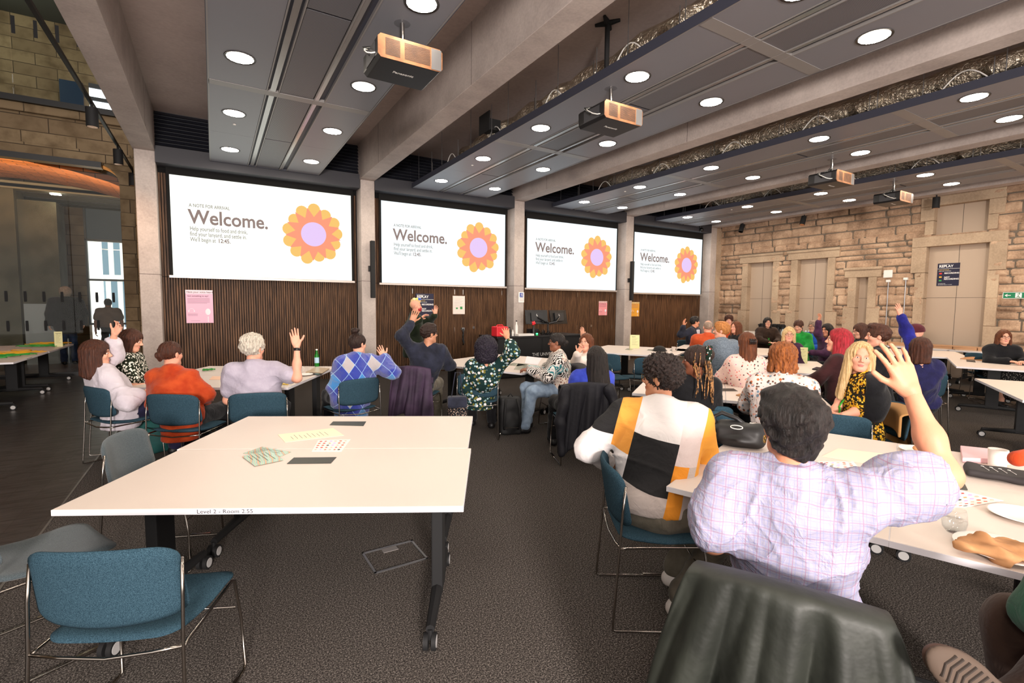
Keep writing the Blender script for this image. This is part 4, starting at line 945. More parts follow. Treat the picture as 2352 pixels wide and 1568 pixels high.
# ---------------------------------------------------------------- projection screens
def em(nm, c, s=1.):
    m = mat(nm, c, .95, emit=s*.86, spec=.05); m.node_tree.nodes['Principled BSDF'].inputs['Base Color'].default_value = (.03, .03, .03, 1); return m
SCW = em('screen_light', '#fcfff4', 1.3); SCW2 = em('screen_light_cool', '#eefaff', 1.28)
TXT = em('projected_text', '#8d7973'); TXT2 = em('projected_text_light', '#8f8a80')
PET = em('petal_yellow', '#f6c469'); STAR = em('star_coral', '#f99875'); CIR = em('centre_lilac', '#e6c9f8')
def screen(i, x0, x1, zt, zb, lab):
    Y = YC+.26; r = empty('projection_screen', (x0, Y, zb), 0, lab, 'screen', 'projection screens'); W_, H_ = x1-x0, zt-zb
    mb = MB(); mb.box((0, 0, 0), (W_, .006, H_)); mb.build('screen_surface', SCW if i == 0 else SCW2, r)
    mb = MB(); mb.box((-.05, .0061, -.01), (W_+.05, .012, 4.08-zb)); mb.build('black_masking', BLACKFELT, r)
    mb = MB(); mb.box((-.06, -.012, -.045), (W_+.06, .02, -.004)); mb.build('weight_bar', mat('bar_aluminium', '#c9beb6', .35, .5), r)
    u = W_/3.28
    def T(b, s, x, z, m, bold=0, wf=1): text_mesh('projected_text', b, s*u, m, r, Matrix.Translation((x*W_, -.001, z*H_)) @ Matrix.Rotation(math.pi/2, 4, 'X'), bold, width=wf*W_, extrude=.0004)
    T('A NOTE FOR ARRIVAL', .088, .088, .70, TXT2, .0015, .205); T('Welcome.', .37, .083, .535, TXT, .007, .415)
    T('Help yourself to food and drink,', .11, .088, .462, TXT2, .0012, .292); T('find your lanyard, and settle in.', .11, .088, .408, TXT2, .0012, .289); T("We'll begin at", .11, .088, .352, TXT2, .0012, .128); T('12:45.', .11, .226, .352, TXT, .003, .06)
    cx, cz = .762*W_, .515*H_; g = [1.0, .93, .95, .92, .9, .97, .9, 1.0, .97, .97, .95, .9, .97, .93]
    mb = MB(); N = 13
    for k in range(N):
        a = 2*math.pi*k/N+.03; R_ = .68*u*g[k]*.95; w = .122*u; pts = []; ca, sa = math.sin(a), math.cos(a)
        loc = [(-w*.75, .22*u), (w*.75, .22*u), (w, R_-w)]+[(w*math.cos(t), R_-w+w*math.sin(t)) for t in np.linspace(0, math.pi, 9)]+[(-w, R_-w)]
        mb.prism([(cx+q[0]*sa+q[1]*ca, cz-q[0]*ca+q[1]*sa) for q in loc], 1, -.0016-.00002*k, -.001)
    mb.build('petals', PET, r)
    mb = MB(); pts = []
    for k in range(2*N):
        a = 2*math.pi*k/(2*N)+.03+math.pi/N*0; rr = (.365 if k % 2 == 0 else .56)*u; pts.append((cx+rr*math.sin(a), cz+rr*math.cos(a)))
    for k in range(2*N):
        p, q = pts[k], pts[(k+1) % (2*N)]; mb.prism([(cx, cz), p, q], 1, -.003, -.002)
    mb.build('star', STAR, r)
    mb = MB(); mb.prism([(cx++.252*u*math.sin(t), cz++.252*u*math.cos(t)) for t in np.linspace(0, 2*math.pi, 40)[:-1]], 1, -.0045, -.0035); mb.build('centre_disc', CIR, r)
sl = ['projection screen with welcome slide, leftmost and largest', 'projection screen with welcome slide, second from the left', 'projection screen with welcome slide, third from the left above the monitors', 'projection screen with welcome slide, rightmost beside the stone wall']
for i, (x0, x1, zt, zb) in enumerate(((-.62, 2.60, 3.95, 2.13), (3.26, 6.46, 3.93, 2.11), (7.14, 10.30, 3.91, 2.095), (11.03, 14.16, 3.88, 2.05))): screen(i, x0, x1, zt, zb, sl[i])
# ---------------------------------------------------------------- posters and signs on the back wall
def panel(name, x0, x1, z0, z1, y, m, lab, cat, th=.006):
    r = empty(name, (x0, y, z0), 0, lab, cat); mb = MB(); mb.box((0, -th, 0), (x1-x0, 0, z1-z0)); mb.build('board', m, r); return r, x1-x0, z1-z0
def wt(r, s, size, x, z, m, bold=0, align='LEFT', y=-.0075, sx=1.0): return text_mesh('lettering', s, size, m, r, front(x, y, z), bold, align, .0004, sx)
INK = mat('ink_dark', '#4a3a44', .8); INKP = mat('ink_purple', '#7c5a70', .8); WH = mat('white_print', '#f2f0ee', .6); NAVY = mat('navy_board', '#141233', .5)
def voice(x0, x1, z0, z1, body, strip, lab, y=YW-.006, name='poster'):
    r, W_, H_ = panel(name, x0, x1, z0, z1, y, mat('poster_'+body[1:], body, .6), lab, 'poster')
    mb = MB(); mb.box((0, -.007, H_*.89), (W_, -.006, H_)); mb.build('title_strip', mat('poster_strip_'+strip[1:], strip, .6), r)
    wt(r, 'Have your voice heard', W_*.105, W_*.04, H_*.915, INK, .0006); wt(r, 'Got something to say?', W_*.085, W_*.06, H_*.80, INKP, .001)
    mb = MB()
    for k in range(5): mb.box((W_*.06, -.0068, H_*(.74-.035*k)), (W_*(.88-.1*(k == 4)), -.006, H_*(.748-.035*k)))
    for k in range(3): mb.box((W_*.06, -.0068, H_*(.28-.03*k)), (W_*.42, -.006, H_*(.286-.03*k)))
    mb.box((W_*.16, -.0068, H_*.06), (W_*.5, -.006, H_*.066)); mb.build('text_lines', INKP, r)
    mb = MB(); pts = [(W_*.2+W_*.1*math.cos(t), -.008, H_*.37+W_*.09*math.sin(t)) for t in np.linspace(0, math.pi, 9)]; mb.tube(pts, W_*.008, 5); mb.box((W_*.08, -.01, H_*.34), (W_*.12, -.006, H_*.38)); mb.box((W_*.28, -.01, H_*.34), (W_*.32, -.006, H_*.38))
    mb.tube([(W_*.8, -.008, H_*.02), (W_*.8, -.008, H_*.2)], W_*.02, 6); mb.sph((W_*.8, -.008, H_*.34), (W_*.1, .002, H_*.1)); mb.build('microphone_drawing', mat('drawing_white', '#efe6ee', .6), r); return r
voice(-.45, -.01, 1.24, 1.865, '#e7b7cf', '#f2d9e4', 'pink poster about having your voice heard, under the first screen')
voice(9.73, 10.06, 1.35, 1.765, '#e9969a', '#f3cdc9', 'small pink poster on the slats right of the monitors')
voice(11.03, 11.39, 1.31, 1.755, '#e2a02e', '#e8c98a', 'small orange poster right of the fourth pillar')
def replay(r, W_, H_, full=True):
    wt(r, 'LECTURE RECORDING', W_*.045, W_*.07, H_*.93, WH); wt(r, 'REPLAY', W_*.19, W_*.07, H_*.82, WH, .002)
    mb = MB(); mb.box((0, -.0075, H_*.755), (W_, -.006, H_*.765)); mb.build('rule', WH, r)
    wt(r, 'HOLD TO PAUSE', W_*.06, W_*.07, H_*.69, mat('print_yellow', '#d8b548', .6)); wt(r, 'PRESS HERE TO RECORD', W_*.05, W_*.07, H_*.64, WH)
    wt(r, 'RECORDING', W_*.115, W_*.33, H_*.53, WH, .0012); wt(r, 'NOT', W_*.115, W_*.33, H_*.35, WH, .0012); wt(r, 'RECORDING', W_*.115, W_*.33, H_*.27, WH, .0012)
    for k, c in enumerate(('#d8302e', '#e4b23a', '#2e9a4a')):
        mb = MB(); z = H_*(.55-.155*k); mb.box((W_*.1, -.0078, z-H_*.03), (W_*.22, -.006, z+H_*.03)); mb.build('status_lamp', mat('status_'+c[1:], c, .5), r)
    wt(r, 'FLASHING RED', W_*.05, W_*.07, H_*.09, WH); wt(r, 'RECORDING ABOUT TO START', W_*.045, W_*.07, H_*.04, WH)
r, W_, H_ = panel('sign', 4.08, 4.53, 1.30, 1.885, YW-.006, NAVY, 'navy recording status sign behind the standing presenter', 'sign'); replay(r, W_, H_)
r, W_, H_ = panel('notice', 5.035, 5.36, 1.395, 1.845, YW-.006, mat('paper_pinkish', '#eadbd2', .6), 'white notice with green symbols on the slats, right of the presenter', 'notice')
mb = MB()
for k in range(11): mb.box((W_*.1, -.0068, H_*(.86-.05*k)), (W_*(.88-.15*(k % 3)), -.006, H_*(.866-.05*k)))
mb.build('text_lines', mat('ink_grey', '#8c8480', .8), r)
mb = MB(); mb.box((W_*.25, -.0072, H_*.28), (W_*.42, -.006, H_*.36)); mb.box((W_*.6, -.0072, H_*.27), (W_*.8, -.006, H_*.41)); mb.build('green_symbols', mat('sign_green', '#2f8f4e', .6), r)
r, W_, H_ = panel('notice', 6.73, 6.90, 1.70, 1.965, YC+.014, mat('paper_white', '#ece8e4', .6), 'white hearing loop notice with blue ear symbol on the third pillar', 'notice')
mb = MB(); mb.box((W_*.2, -.0072, H_*.5), (W_*.8, -.006, H_*.92)); o = mb.build('blue_symbol', mat('sign_blue', '#1f3f9a', .6), r)
mb = MB(); mb.tube([(W_*.62, -.0085, H_*.56), (W_*.66, -.0085, H_*.7), (W_*.58, -.0085, H_*.82), (W_*.42, -.0085, H_*.83), (W_*.36, -.0085, H_*.72)], .006, 5); mb.tube([(W_*.3, -.0085, H_*.54), (W_*.72, -.0085, H_*.88)], .003, 5); mb.build('ear_symbol', WH, r)
mb = MB()
for k in range(6): mb.box((W_*.15, -.0068, H_*(.42-.055*k)), (W_*.85, -.006, H_*(.428-.055*k)))
mb.build('text_lines', mat('ink_grey'), r)
# signs on the stone wall (face -X)
def sidepanel(name, y0, y1, z0, z1, x, m, lab, cat):
    r = empty(name, (x, y1, z0), -math.pi/2, lab, cat); mb = MB(); mb.box((0, -.006, 0), (y1-y0, 0, z1-z0)); mb.build('board', m, r); return r, y1-y0, z1-z0
r, W_, H_ = sidepanel('sign', 4.56, 4.98, 2.19, 2.73, XS+.118, NAVY, 'navy recording status sign on the tall door panel of the stone wall', 'sign'); replay(r, W_, H_)
GREEN = mat('exit_green', '#0f7a52', .5)
r, W_, H_ = sidepanel('exit_sign', 3.15, 3.73, 1.875, 2.015, XS-.075, GREEN, 'green emergency exit sign with arrow and running figure on stone wall', 'sign')
mb = MB(); y = -.0085; a = .012
mb.box((0, y, 0), (W_, -.006, .008)); mb.box((0, y, H_-.008), (W_, -.006, H_)); mb.box((0, y, 0), (.008, -.006, H_))
mb.prism([(.03, H_/2), (.075, H_/2+.035), (.075, H_/2+.022), (.055, H_/2+.007), (.13, H_/2+.007), (.13, H_/2-.007), (.055, H_/2-.007), (.075, H_/2-.022), (.075, H_/2-.035)], 1, y, -.006)
mb.box((.2, y, .02), (.3, -.006, H_-.02)); mb.box((.42, y, .02), (.5, -.006, H_-.02)); mb.build('white_symbols', WH, r)
mb = MB(); mb.tube([(.25, -.01, .075), (.245, -.01, .055), (.26, -.01, .035), (.275, -.01, .03)], .006, 5); mb.tube([(.245, -.01, .055), (.225, -.01, .035)], .006, 5); mb.tube([(.23, -.01, .09), (.25, -.01, .1), (.275, -.01, .085)], .005, 5); mb.sph((.262, -.01, .112), .009); mb.build('running_figure', GREEN, r)
# wifi box and conduits
c = P(2041, 629, x=XS-.1); mb = MB(); mb.cb((XS-.13, c[1], c[2]), (.05, .2, .2)); r = mb.build('access_point', WHITE, bevel=.02); tag(r, 'white rounded wireless box on the stone wall', 'box')
for k, (px, top) in enumerate(((2041, 645), (2081, 640))):
    t = P(px, top, x=XS-.1); mb = MB(); mb.cyl((XS-.1, t[1], .7), (XS-.1, t[1], t[2]), .012, 8); o = mb.build('conduit', GALV); mb = MB(); mb.cb((XS-.11, t[1], t[2]), (.05, .09, .06)); mb.build('junction_box', WHITE, o)
    tag(o, ['grey metal conduit running down from the wireless box', 'grey metal conduit with junction box right of the wireless box'][k], 'conduit', 'conduits on the stone wall')
mb = MB(); c = P(1170, 629, y=YW-.02); mb.box((c[0]-.03, YW-.05, c[2]-.05), (c[0]+.03, YW-.002, c[2]+.07)); tag(mb.build('wall_sensor', WHITE, bevel=.01), 'small white sensor on the wall beside the third pillar', 'sensor')
mb = MB(); c = P(1063, 755, y=YW-.02)
mb.box((c[0]-.04, YW-.05, c[2]-.03), (c[0]+.04, YW, c[2]+.03)); r = mb.build('cable_hook', GALV); mb = MB(); g = np.random.RandomState(2)
for k in range(4): mb.tube([(c[0]+g.uniform(-.03, .03), YW-.06, c[2]-.05*j) for j in range(9)], .012, 6)
mb.build('bundled_cable', BLACK, r, smooth=True); tag(r, 'black cable bundle hanging from a hook on the slats', 'cable')
mb = MB(); c = P(1088, 752, y=YW-.01); mb.cyl((c[0], YW-.012, c[2]), (c[0], YW, c[2]), .035, 16); tag(mb.build('lock_disc', CHROME, smooth='auto'), 'round chrome lock on the slatted wall left of the lectern', 'lock')
mb = MB(); c = P(1358, 748, y=YW-.01); mb.cyl((c[0], YW-.012, c[2]), (c[0], YW, c[2]), .035, 16); tag(mb.build('lock_disc', CHROME, smooth='auto'), 'round chrome lock on the slatted wall right of the monitors', 'lock')
# floor box
r = empty('floor_box', (.962, 3.045, 0), math.radians(1), 'rectangular floor box with brushed metal frame in carpet under near table', 'floor box')
mb = MB(); a, b = .175, .145
for q in (((-a, -b), (a, -b+.014)), ((-a, b-.014), (a, b)), ((-a, -b), (-a+.014, b)), ((a-.014, -b), (a, b))): mb.box((q[0][0], q[0][1], .0), (q[1][0], q[1][1], .006))
mb.build('frame', GALV, r); mb = MB(); mb.box((-.05, .07, .002), (.05, .125, .007)); mb.build('cable_flap', mat('flap_grey', '#8d8784', .4, .3), r)
# ---------------------------------------------------------------- furniture
m, n = new('blue_chair_fabric', col='#1f4257', rough=.95, spec=.1); v = n.obj(); a = n.n('TexNoise', i_Scale=380., i_Detail=3.); n.l(v, a.inputs[0]); n.base(n.ramp(a.outputs[0], [(.35, '#1a2e3a'), (.65, '#3a5360')])); n.bump(a.outputs[0], .4, .002); FABRIC = m
m, n = new('grey_chair_fabric', col='#3a4347', rough=.9, spec=.15, sheen=.2); v = n.obj(); a = n.n('TexNoise', i_Scale=380., i_Detail=3.); n.l(v, a.inputs[0]); n.base(n.ramp(a.outputs[0], [(.35, '#323b41'), (.65, '#525b5e')])); n.bump(a.outputs[0], .4, .002); FABRIC2 = m
ROD = mat('chair_rod_chrome', '#a39c95', .18, 1); TTOP = mat('white_laminate', '#d3c5bb', .42, spec=.35); TEDGE = mat('white_edge_band', '#dcd8dc', .45)
def pad(fn, nu, nv, th, name, m, parent):
    """curved upholstered pad: fn(u,v)->point, outward normal from finite differences"""
    e = 1e-3; rows = []
    def nrm(u, v):
        a = np.array(fn(u+e, v))-np.array(fn(u-e, v)); b = np.array(fn(u, v+e))-np.array(fn(u, v-e)); c = np.cross(a, b); return c/(np.linalg.norm(c)+1e-12)
    vs = []; fs = []
    for s in (1, -1):
        for i in range(nu+1):
            for j in range(nv+1):
                u, v = i/nu*2-1, j/nv*2-1; ed = 1-max(abs(u), abs(v))**14*.8; vs.append(np.array(fn(u, v))+nrm(u, v)*s*th*.5*ed)
    W_ = nv+1; O = (nu+1)*W_
    for i in range(nu):
        for j in range(nv):
            a, b, c, d = i*W_+j, (i+1)*W_+j, (i+1)*W_+j+1, i*W_+j+1; fs.append((a, b, c, d)); fs.append((O+d, O+c, O+b, O+a))
    bd = [(i, 0) for i in range(nu)]+[(nu, j) for j in range(nv)]+[(i, nv) for i in range(nu, 0, -1)]+[(0, j) for j in range(nv, 0, -1)]
    for k in range(len(bd)):
        a = bd[k][0]*W_+bd[k][1]; b = bd[(k+1) % len(bd)]; b = b[0]*W_+b[1]; fs.append((b, a, O+a, O+b))
    mb = MB(); mb._add(vs, fs); return mb.build(name, m, parent, smooth=True)
def sq(u, v, r=.3):
    """square grid -> square with rounded corners"""
    a = max(abs(u), abs(v))
    if a < 1e-6: return u, v
    U, V = abs(u)/a, abs(v)/a; m = 1-r
    if U > m and V > m:
        th = (V-m)/r*math.pi/4 if U >= V else math.pi/2-(U-m)/r*math.pi/4
        U2, V2 = m+r*math.cos(th), m+r*math.sin(th)
        U, V = U2, V2
    return math.copysign(U*a, u), math.copysign(V*a, v)
def make_chair(fab):
    r = empty('stacking_chair')
    def back(u, v):
        u, v = sq(u, v); z = .668+.15*v-.016*u*u*v; return (u*.246*(1-.02*v), -.235-.05*(v+1)*.5+.06*u*u, z)
    def seat_(u, v):
        u, v = sq(u, v); return (u*.232*(1+.06*v), .0+v*.225, .452+.012*u*u-.016*max(0, v-.55)/.45-.01*math.cos(v*2.2)+.006*abs(v))
    pad(lambda u, v: seat_(u, v), 16, 16, .034, 'seat', fab, r); pad(lambda u, v: back(-u, v), 18, 14, .03, 'backrest', fab, r)
    for s in (-1, 1):
        mb = MB(); x = s*.249
        pts = [(x-s*.005, -.212, .75), (x, -.225, .62), (x, -.235, .44), (x+s*.012, -.262, .05), (x+s*.012, -.262, .014), (x+s*.012, -.24, .009), (x+s*.012, .2, .009), (x+s*.008, .225, .02), (x-s*.0, .215, .25), (x-s*.012, .19, .432), (x-s*.012, .17, .44), (x-s*.004, -.2, .436), (x, -.235, .43)]
        mb.tube(pts, .0065, 8); f = mb.build('side_frame', ROD, r, smooth=True)
        mb = MB(); mb.box((x+s*.005, .02, .014), (x+s*.02, .14, .022)); mb.build('glide_clip', ROD, f)
    mb = MB(); mb.tube([(-.245, -.235, .437), (-.15, -.242, .426), (0, -.246, .414), (.15, -.242, .426), (.245, -.235, .437)], .006, 8); mb.build('rear_rail', ROD, r, smooth=True)
    mb = MB(); mb.tube([(-.24, .19, .31), (.24, .19, .31)], .0045, 6); mb.build('front_rail', ROD, r, smooth=True)
    return r
CH = make_chair(FABRIC); CH2 = make_chair(FABRIC2); used = {'b': False, 'g': False}
def chair(x, y, hd, label, grey=False, group='stacking chairs'):
    k = 'g' if grey else 'b'; src = CH2 if grey else CH
    o = src if not used[k] else copy_tree(src); used[k] = True
    o.location = (x, y, 0); o.rotation_euler = (0, 0, math.radians(-hd)); return tag(o, label, 'chair', group)
def make_table(L=1.8, W_=.9):
    """origin: front left top corner on floor; +x length, +y depth"""
    r = empty('flip_top_table'); mb = MB(); mb.box((0, 0, .705), (L, W_, .733)); o = mb.build('tabletop', TTOP, r, bevel=.002)
    mb = MB(); mb.box((-.0015, -.0015, .7055), (L+.0015, W_+.0015, .7315)); mb.build('edge_band', TEDGE, o)
    mb = MB(); mb.box((.15, W_/2-.05, .66), (L-.15, W_/2+.05, .70)); mb.box((.12, W_/2-.3, .69), (.17, W_/2+.3, .704)); mb.box((L-.17, W_/2-.3, .69), (L-.12, W_/2+.3, .704)); mb.build('under_beam', BLACKM, r)
    for xx in (.16, L-.16):
        mb = MB(); mb.box((xx-.03, W_/2-.075, .09), (xx+.03, W_/2+.075, .69)); l = mb.build('leg', BLACKM, r, bevel=.006)
        mb = MB(); mb.tube([(xx, .07, .1), (xx, W_/2, .115), (xx, W_-.07, .1)], [.022, .034, .022], 8); mb.build('foot_bar', BLACKM, l)
        for yy in (.07, W_-.07):
            mb = MB(); c = (xx, yy-.0, .05)
            for s in (-1, 1): mb.cyl((xx+s*.008, yy, .04), (xx+s*.03, yy, .04), .04, 20)
            mb.cyl((xx, yy, .05), (xx, yy, .1), .012, 8); w_ = mb.build('castor', BLACKM, l, smooth='auto')
            mb = MB()
            for s in (-1, 1): mb.cyl((xx+s*.03, yy, .04), (xx+s*.032, yy, .04), .028, 18)
            mb.build('wheel_disc', mat('castor_grey', '#b9b7b6', .5), w_)
    return r
TB = make_table(); tused = [False]
def table(x, y, ang, label, group='flip top tables'):
    o = TB if not tused[0] else copy_tree(TB); tused[0] = True
    o.location = (x, y, 0); o.rotation_euler = (0, 0, math.radians(ang)); return tag(o, label, 'table', group)
def pair(x, y, ang, l1, l2, off=0, W_=.9, gap=.006):
    a = math.radians(ang); table(x, y, ang, l1); table(x-math.sin(a)*(W_+gap)+math.cos(a)*off, y+math.cos(a)*(W_+gap)+math.sin(a)*off, ang, l2)
TZ = .734
pair(-.637, 2.835, -28.6, 'near empty white table, front half with printed room number on its edge', 'near empty white table, rear half with a black pad near its far edge', -.02)
# printed room number
a = math.radians(-28.6); M = Matrix.Translation((-.637, 2.835, 0)) @ Matrix.Rotation(a, 4, 'Z') @ Matrix.Translation((.62, -.0022, .7095)) @ Matrix.Rotation(math.pi/2, 4, 'X')
t = [o for o in bpy.data.objects if o.name.startswith('flip_top_table')][0]
lt_ = text_mesh('edge_lettering', 'Level 2 - Room 2.55', .026, mat('print_black', '#33343a', .7), None, Matrix.Translation((.62, -.0022, .7105)) @ Matrix.Rotation(math.pi/2, 4, 'X'), 0, extrude=.0002, sx=1.15); lt_.parent = [c for c in t.children if c.name.startswith('tabletop')][0]
pair(-.93, 6.60, -28, 'white table in front of the rust shirt and polo shirt people, front half', 'white table by the green bottle, rear half nearest the slatted wall')
pair(2.77, 7.17, -66, 'white table of the group by the lectern, left half with phone', 'white table of the group by the lectern, right half with zebra blouse', 0)
pair(7.10, 6.07, 30, 'empty white table below the fourth pillar, front half', 'empty white table below the fourth pillar, rear half by agenda card')
pair(4.80, 2.26, 36, 'white table with apples and mug, half nearest the camera', 'white table with apples and mug, rear half')
pair(7.25, 3.35, 36, 'white table with black case beside the red haired person, front half', 'white table with agenda card beside the red haired person, rear half')
pair(8.9, 5.4, 30, 'white table with cream drinks and pink cup, front half', 'white table with snacks before the dark haired person, rear half')
# near right group: three tables side by side, long side away from the camera
a = math.radians(20)
for k, lab in enumerate(('near right white table under the colour block sweater arm', 'near right white table with water glass and brown napkin', 'near right white table at the picture edge with rust sleeve')):
    b = .90*k+.004*k; x = 1.952+.34*b; y = 1.682-.94*b; table(x+.0+.34*.9, y-.94*.9, 20, lab)
pair(10.72, 1.30, 21, 'white table of the person in black cardigan, front half', 'white table of the person in black cardigan, rear half')
pair(7.79, -.08, 27, 'bare white table at right edge, front half', 'bare white table at right edge, rear half')
pair(11.9, 3.3, 25, 'white table with tumblers behind the beanie person, front half', 'white table with tumblers behind the beanie person, rear half')
# lobby side registration tables
table(-2.55-.0, 9.95, 90, 'registration table with yellow and green lanyards, near one'); table(-2.55, 11.8, 90, 'registration table with yellow and green lanyards, far one by the glass')
table(-3.46, 9.95, 90, 'registration table at far left picture edge, near one'); table(-3.46, 11.8, 90, 'registration table at far left picture edge, far one')
# service tables along the stone wall
for k in range(5): table(14.75, .6+1.85*k, 90, 'long service table against the stone wall, %s from the right' % ['first', 'second', 'third', 'fourth', 'fifth'][k], 'service tables by the stone wall')
# ---------------------------------------------------------------- lectern desk
r = empty('lectern_desk', (5.30, 9.35, 0), 0, 'long black lectern desk with two monitors and university lettering', 'desk')
mb = MB(); mb.box((0, 0, .02), (2.35, .8, .9)); mb.build('cabinet', mat('lectern_black', '#0e0e10', .45), r); mb = MB(); mb.box((-.04, -.04, .9), (2.4, .84, .94)); mb.build('desktop', mat('lectern_top', '#131315', .35), r, bevel=.004)
mb = MB()
for xx in (.02, 1.16, 1.19, 2.33): mb.box((xx, -.006, .04), (xx+.006, 0, .88))
mb.build('door_gap', BLACKM, r)
text_mesh('lettering', 'THE UNIVERSITY', .105, mat('print_silver', '#b9b9b9', .5), r, Matrix.Translation((.9, -.008, .47)) @ Matrix.Rotation(math.pi/2, 4, 'X'), .001); text_mesh('lettering', 'OF EDINBURGH', .105, mat('print_silver'), r, Matrix.Translation((.98, -.008, .33)) @ Matrix.Rotation(math.pi/2, 4, 'X'), .001)
SCR = mat('monitor_black', '#0c0c0e', .3)
def monitor(px, py, tilt, rz, lab):
    c = P(px, py, y=9.75); r = empty('monitor', tuple(c), rz, lab, 'monitor', 'lectern monitors'); mb = MB(); mb.box((-.29, -.012, -.17), (.29, .012, .17)); mb.xf(Matrix.Rotation(tilt, 4, 'X')); mb.build('panel', SCR, r)
    mb = MB(); mb.prism([(-.29, -.17), (.29, -.17), (.29, .17), (-.29, .17)], 1, .0, .0); mb = MB(); mb.cb((0, -.03, .0), (.3, .03, .2)); mb.xf(Matrix.Rotation(tilt, 4, 'X')); mb.build('rear_housing', mat('monitor_shell', '#1b1b1f', .5), r)
    mb = MB(); mb.prism([(-.02, .03), (-.008, .07), (-.0, .07), (-.008, .04), (.012, .04), (.0, -.0), (.012, .03)], 1, -.047, -.045); mb.xf(Matrix.Rotation(tilt, 4, 'X')); mb.build('logo', WH, r)
    mb = MB(); mb.cb((0, -.047, -.03), (.05, .004, .018)); mb.build('yellow_label', mat('label_yellow', '#d6cb3a', .5), r); return c
c1 = monitor(1232, 728, math.radians(-12), math.radians(-10), 'left monitor on the lectern seen from behind'); c2 = monitor(1282, 728, math.radians(-12), math.radians(10), 'right monitor on the lectern seen from behind')
mb = MB(); b0 = ((c1[0]+c2[0])/2, 9.72, .94); mb.cyl(b0, (b0[0], b0[1], 1.24), .02, 10); mb.tube([(c1[0], 9.69, c1[2]), ((c1[0]+b0[0])/2, 9.6, c1[2]-.1), (b0[0], 9.7, 1.2)], .022, 8); mb.tube([(c2[0], 9.69, c2[2]), ((c2[0]+b0[0])/2, 9.6, c2[2]-.1), (b0[0], 9.7, 1.2)], .022, 8); mb.box((b0[0]-.08, 9.65, .94), (b0[0]+.08, 9.8, .955)); tag(mb.build('twin_monitor_stand', BLACK, smooth='auto'), 'black double monitor arm clamped on the lectern', 'arm')
c = P(1222, 764, y=9.7); mb = MB(); mb.box((c[0]-.12, 9.6, .94), (c[0]+.12, 9.75, 1.08)); r = mb.build('control_panel', SCR); tag(r, 'small black control screen with green glow on the lectern', 'screen'); mb = MB(); mb.cb((c[0]+.07, 9.595, .965), (.05, .006, .025)); mb.build('green_lamp', mat('green_led', '#37ff7a', emit=6), r)
c = P(1122, 755, y=9.45); mb = MB(); mb.box((5.27, 9.34, .94), (5.56, 9.6, 1.16)); r = mb.build('cool_bag', mat('red_plastic', '#d8222f', .5), bevel=.02); tag(r, 'bright red insulated box standing on the lectern left end', 'box'); mb = MB(); mb.tube([(5.33, 9.47, 1.16), (5.35, 9.47, 1.19), (5.48, 9.47, 1.19), (5.5, 9.47, 1.16)], .012, 6); mb.build('handle', mat('red_plastic'), r)
def bottle(x, y, z, s, m, lab, h_=.25, capm=None, r_=.035):
    mb = MB(); mb.lathe((0, 0, 0), [(.0001, 0), (r_, 0), (r_, h_*.62), (r_*.45, h_*.78), (r_*.4, h_*.95), (.0001, h_*.95)], 16); o = mb.build('bottle', m, smooth='auto'); o.location = (x, y, z); tag(o, lab, 'bottle')
    if capm: mb = MB(); mb.cyl((0, 0, h_*.93), (0, 0, h_), r_*.48, 12); mb.build('cap', capm, o)
    return o
bottle(5.66, 9.45, .94, 1, BLACK, 'black drinks bottle right of the red box on the lectern', .2, BLACK); bottle(5.74, 9.45, .94, 1, WHITE, 'short white spray bottle right of the red box', .14, WHITE, .025)
bottle(5.93, 9.6, .94, 1, WHITE, 'tall white bottle with black lid on the lectern', .34, BLACK, .035); o = bottle(6.37, 9.55, .94, 1, BLACK, 'black vase bottle with red star topper on the lectern', .26, None, .035)
mb = MB()
for k in range(5):
    t = k*2*math.pi/5; mb.tube([(0, 0, .25), (.05*math.cos(t), 0, .28+.05*math.sin(t))], [.025, .014], 8)
mb.sph((0, 0, .28), .03); mb.build('red_topper', mat('red_plastic'), o, smooth=True)
mb = MB(); g = np.random.RandomState(7)
for k in range(14): x = 6.55+g.uniform(0, .28); mb.tube([(x, 9.5, .94), (x+g.uniform(-.06, .06), 9.5+g.uniform(-.05, .05), .98+g.uniform(0, .12)), (x+g.uniform(-.1, .1), 9.55, .95)], .006, 5)
tag(mb.build('cable_tangle', BLACK, smooth=True), 'tangle of black cables on the lectern between bottle and screen', 'cable'); mb = MB(); mb.box((5.82, 9.33, .94), (6.24, 9.5, .985)); tag(mb.build('paper_box', WHITE), 'flat white box lying on the lectern front edge', 'box')
# ---------------------------------------------------------------- small things
PAPER = mat('paper_cream', '#efe3c4', .7); PAPERW = mat('paper_plain', '#eee6e0', .7); CARDY = mat('agenda_card', '#dfdca6', .7); PRINT = mat('print_grey', '#6d6758', .8); SLATEM = mat('black_pad', '#232a22', .45, noise=(3, '#1a1e1b', .4, .6))
def flat(name, pts, m, lab, cat, z=TZ, th=.002, group=None):
    mb = MB(); mb.prism([(p[0], p[1]) for p in pts], 2, z, z+th); return tag(mb.build(name, m), lab, cat, group)
def quad_px(ps, z=TZ): return [P(*p, z=z)[:2] for p in ps]
flat('black_pad', quad_px([(757, 976), (835, 978), (841, 968), (765, 968)]), SLATEM, 'thin black cable hatch near the far edge of the near table', 'pad', group='black table pads')
flat('black_pad', quad_px([(659, 1065), (760, 1064), (773, 1050), (675, 1051)]), SLATEM, 'thin black cable hatch in the middle of the near table', 'pad', group='black table pads')
pc = quad_px([(655, 1016), (790, 1000), (765, 983), (638, 998)]); o = flat('agenda_sheet', pc, PAPER, 'cream agenda sheet lying flat on the near table', 'paper')
mb = MB(); q = [np.array(p) for p in pc]
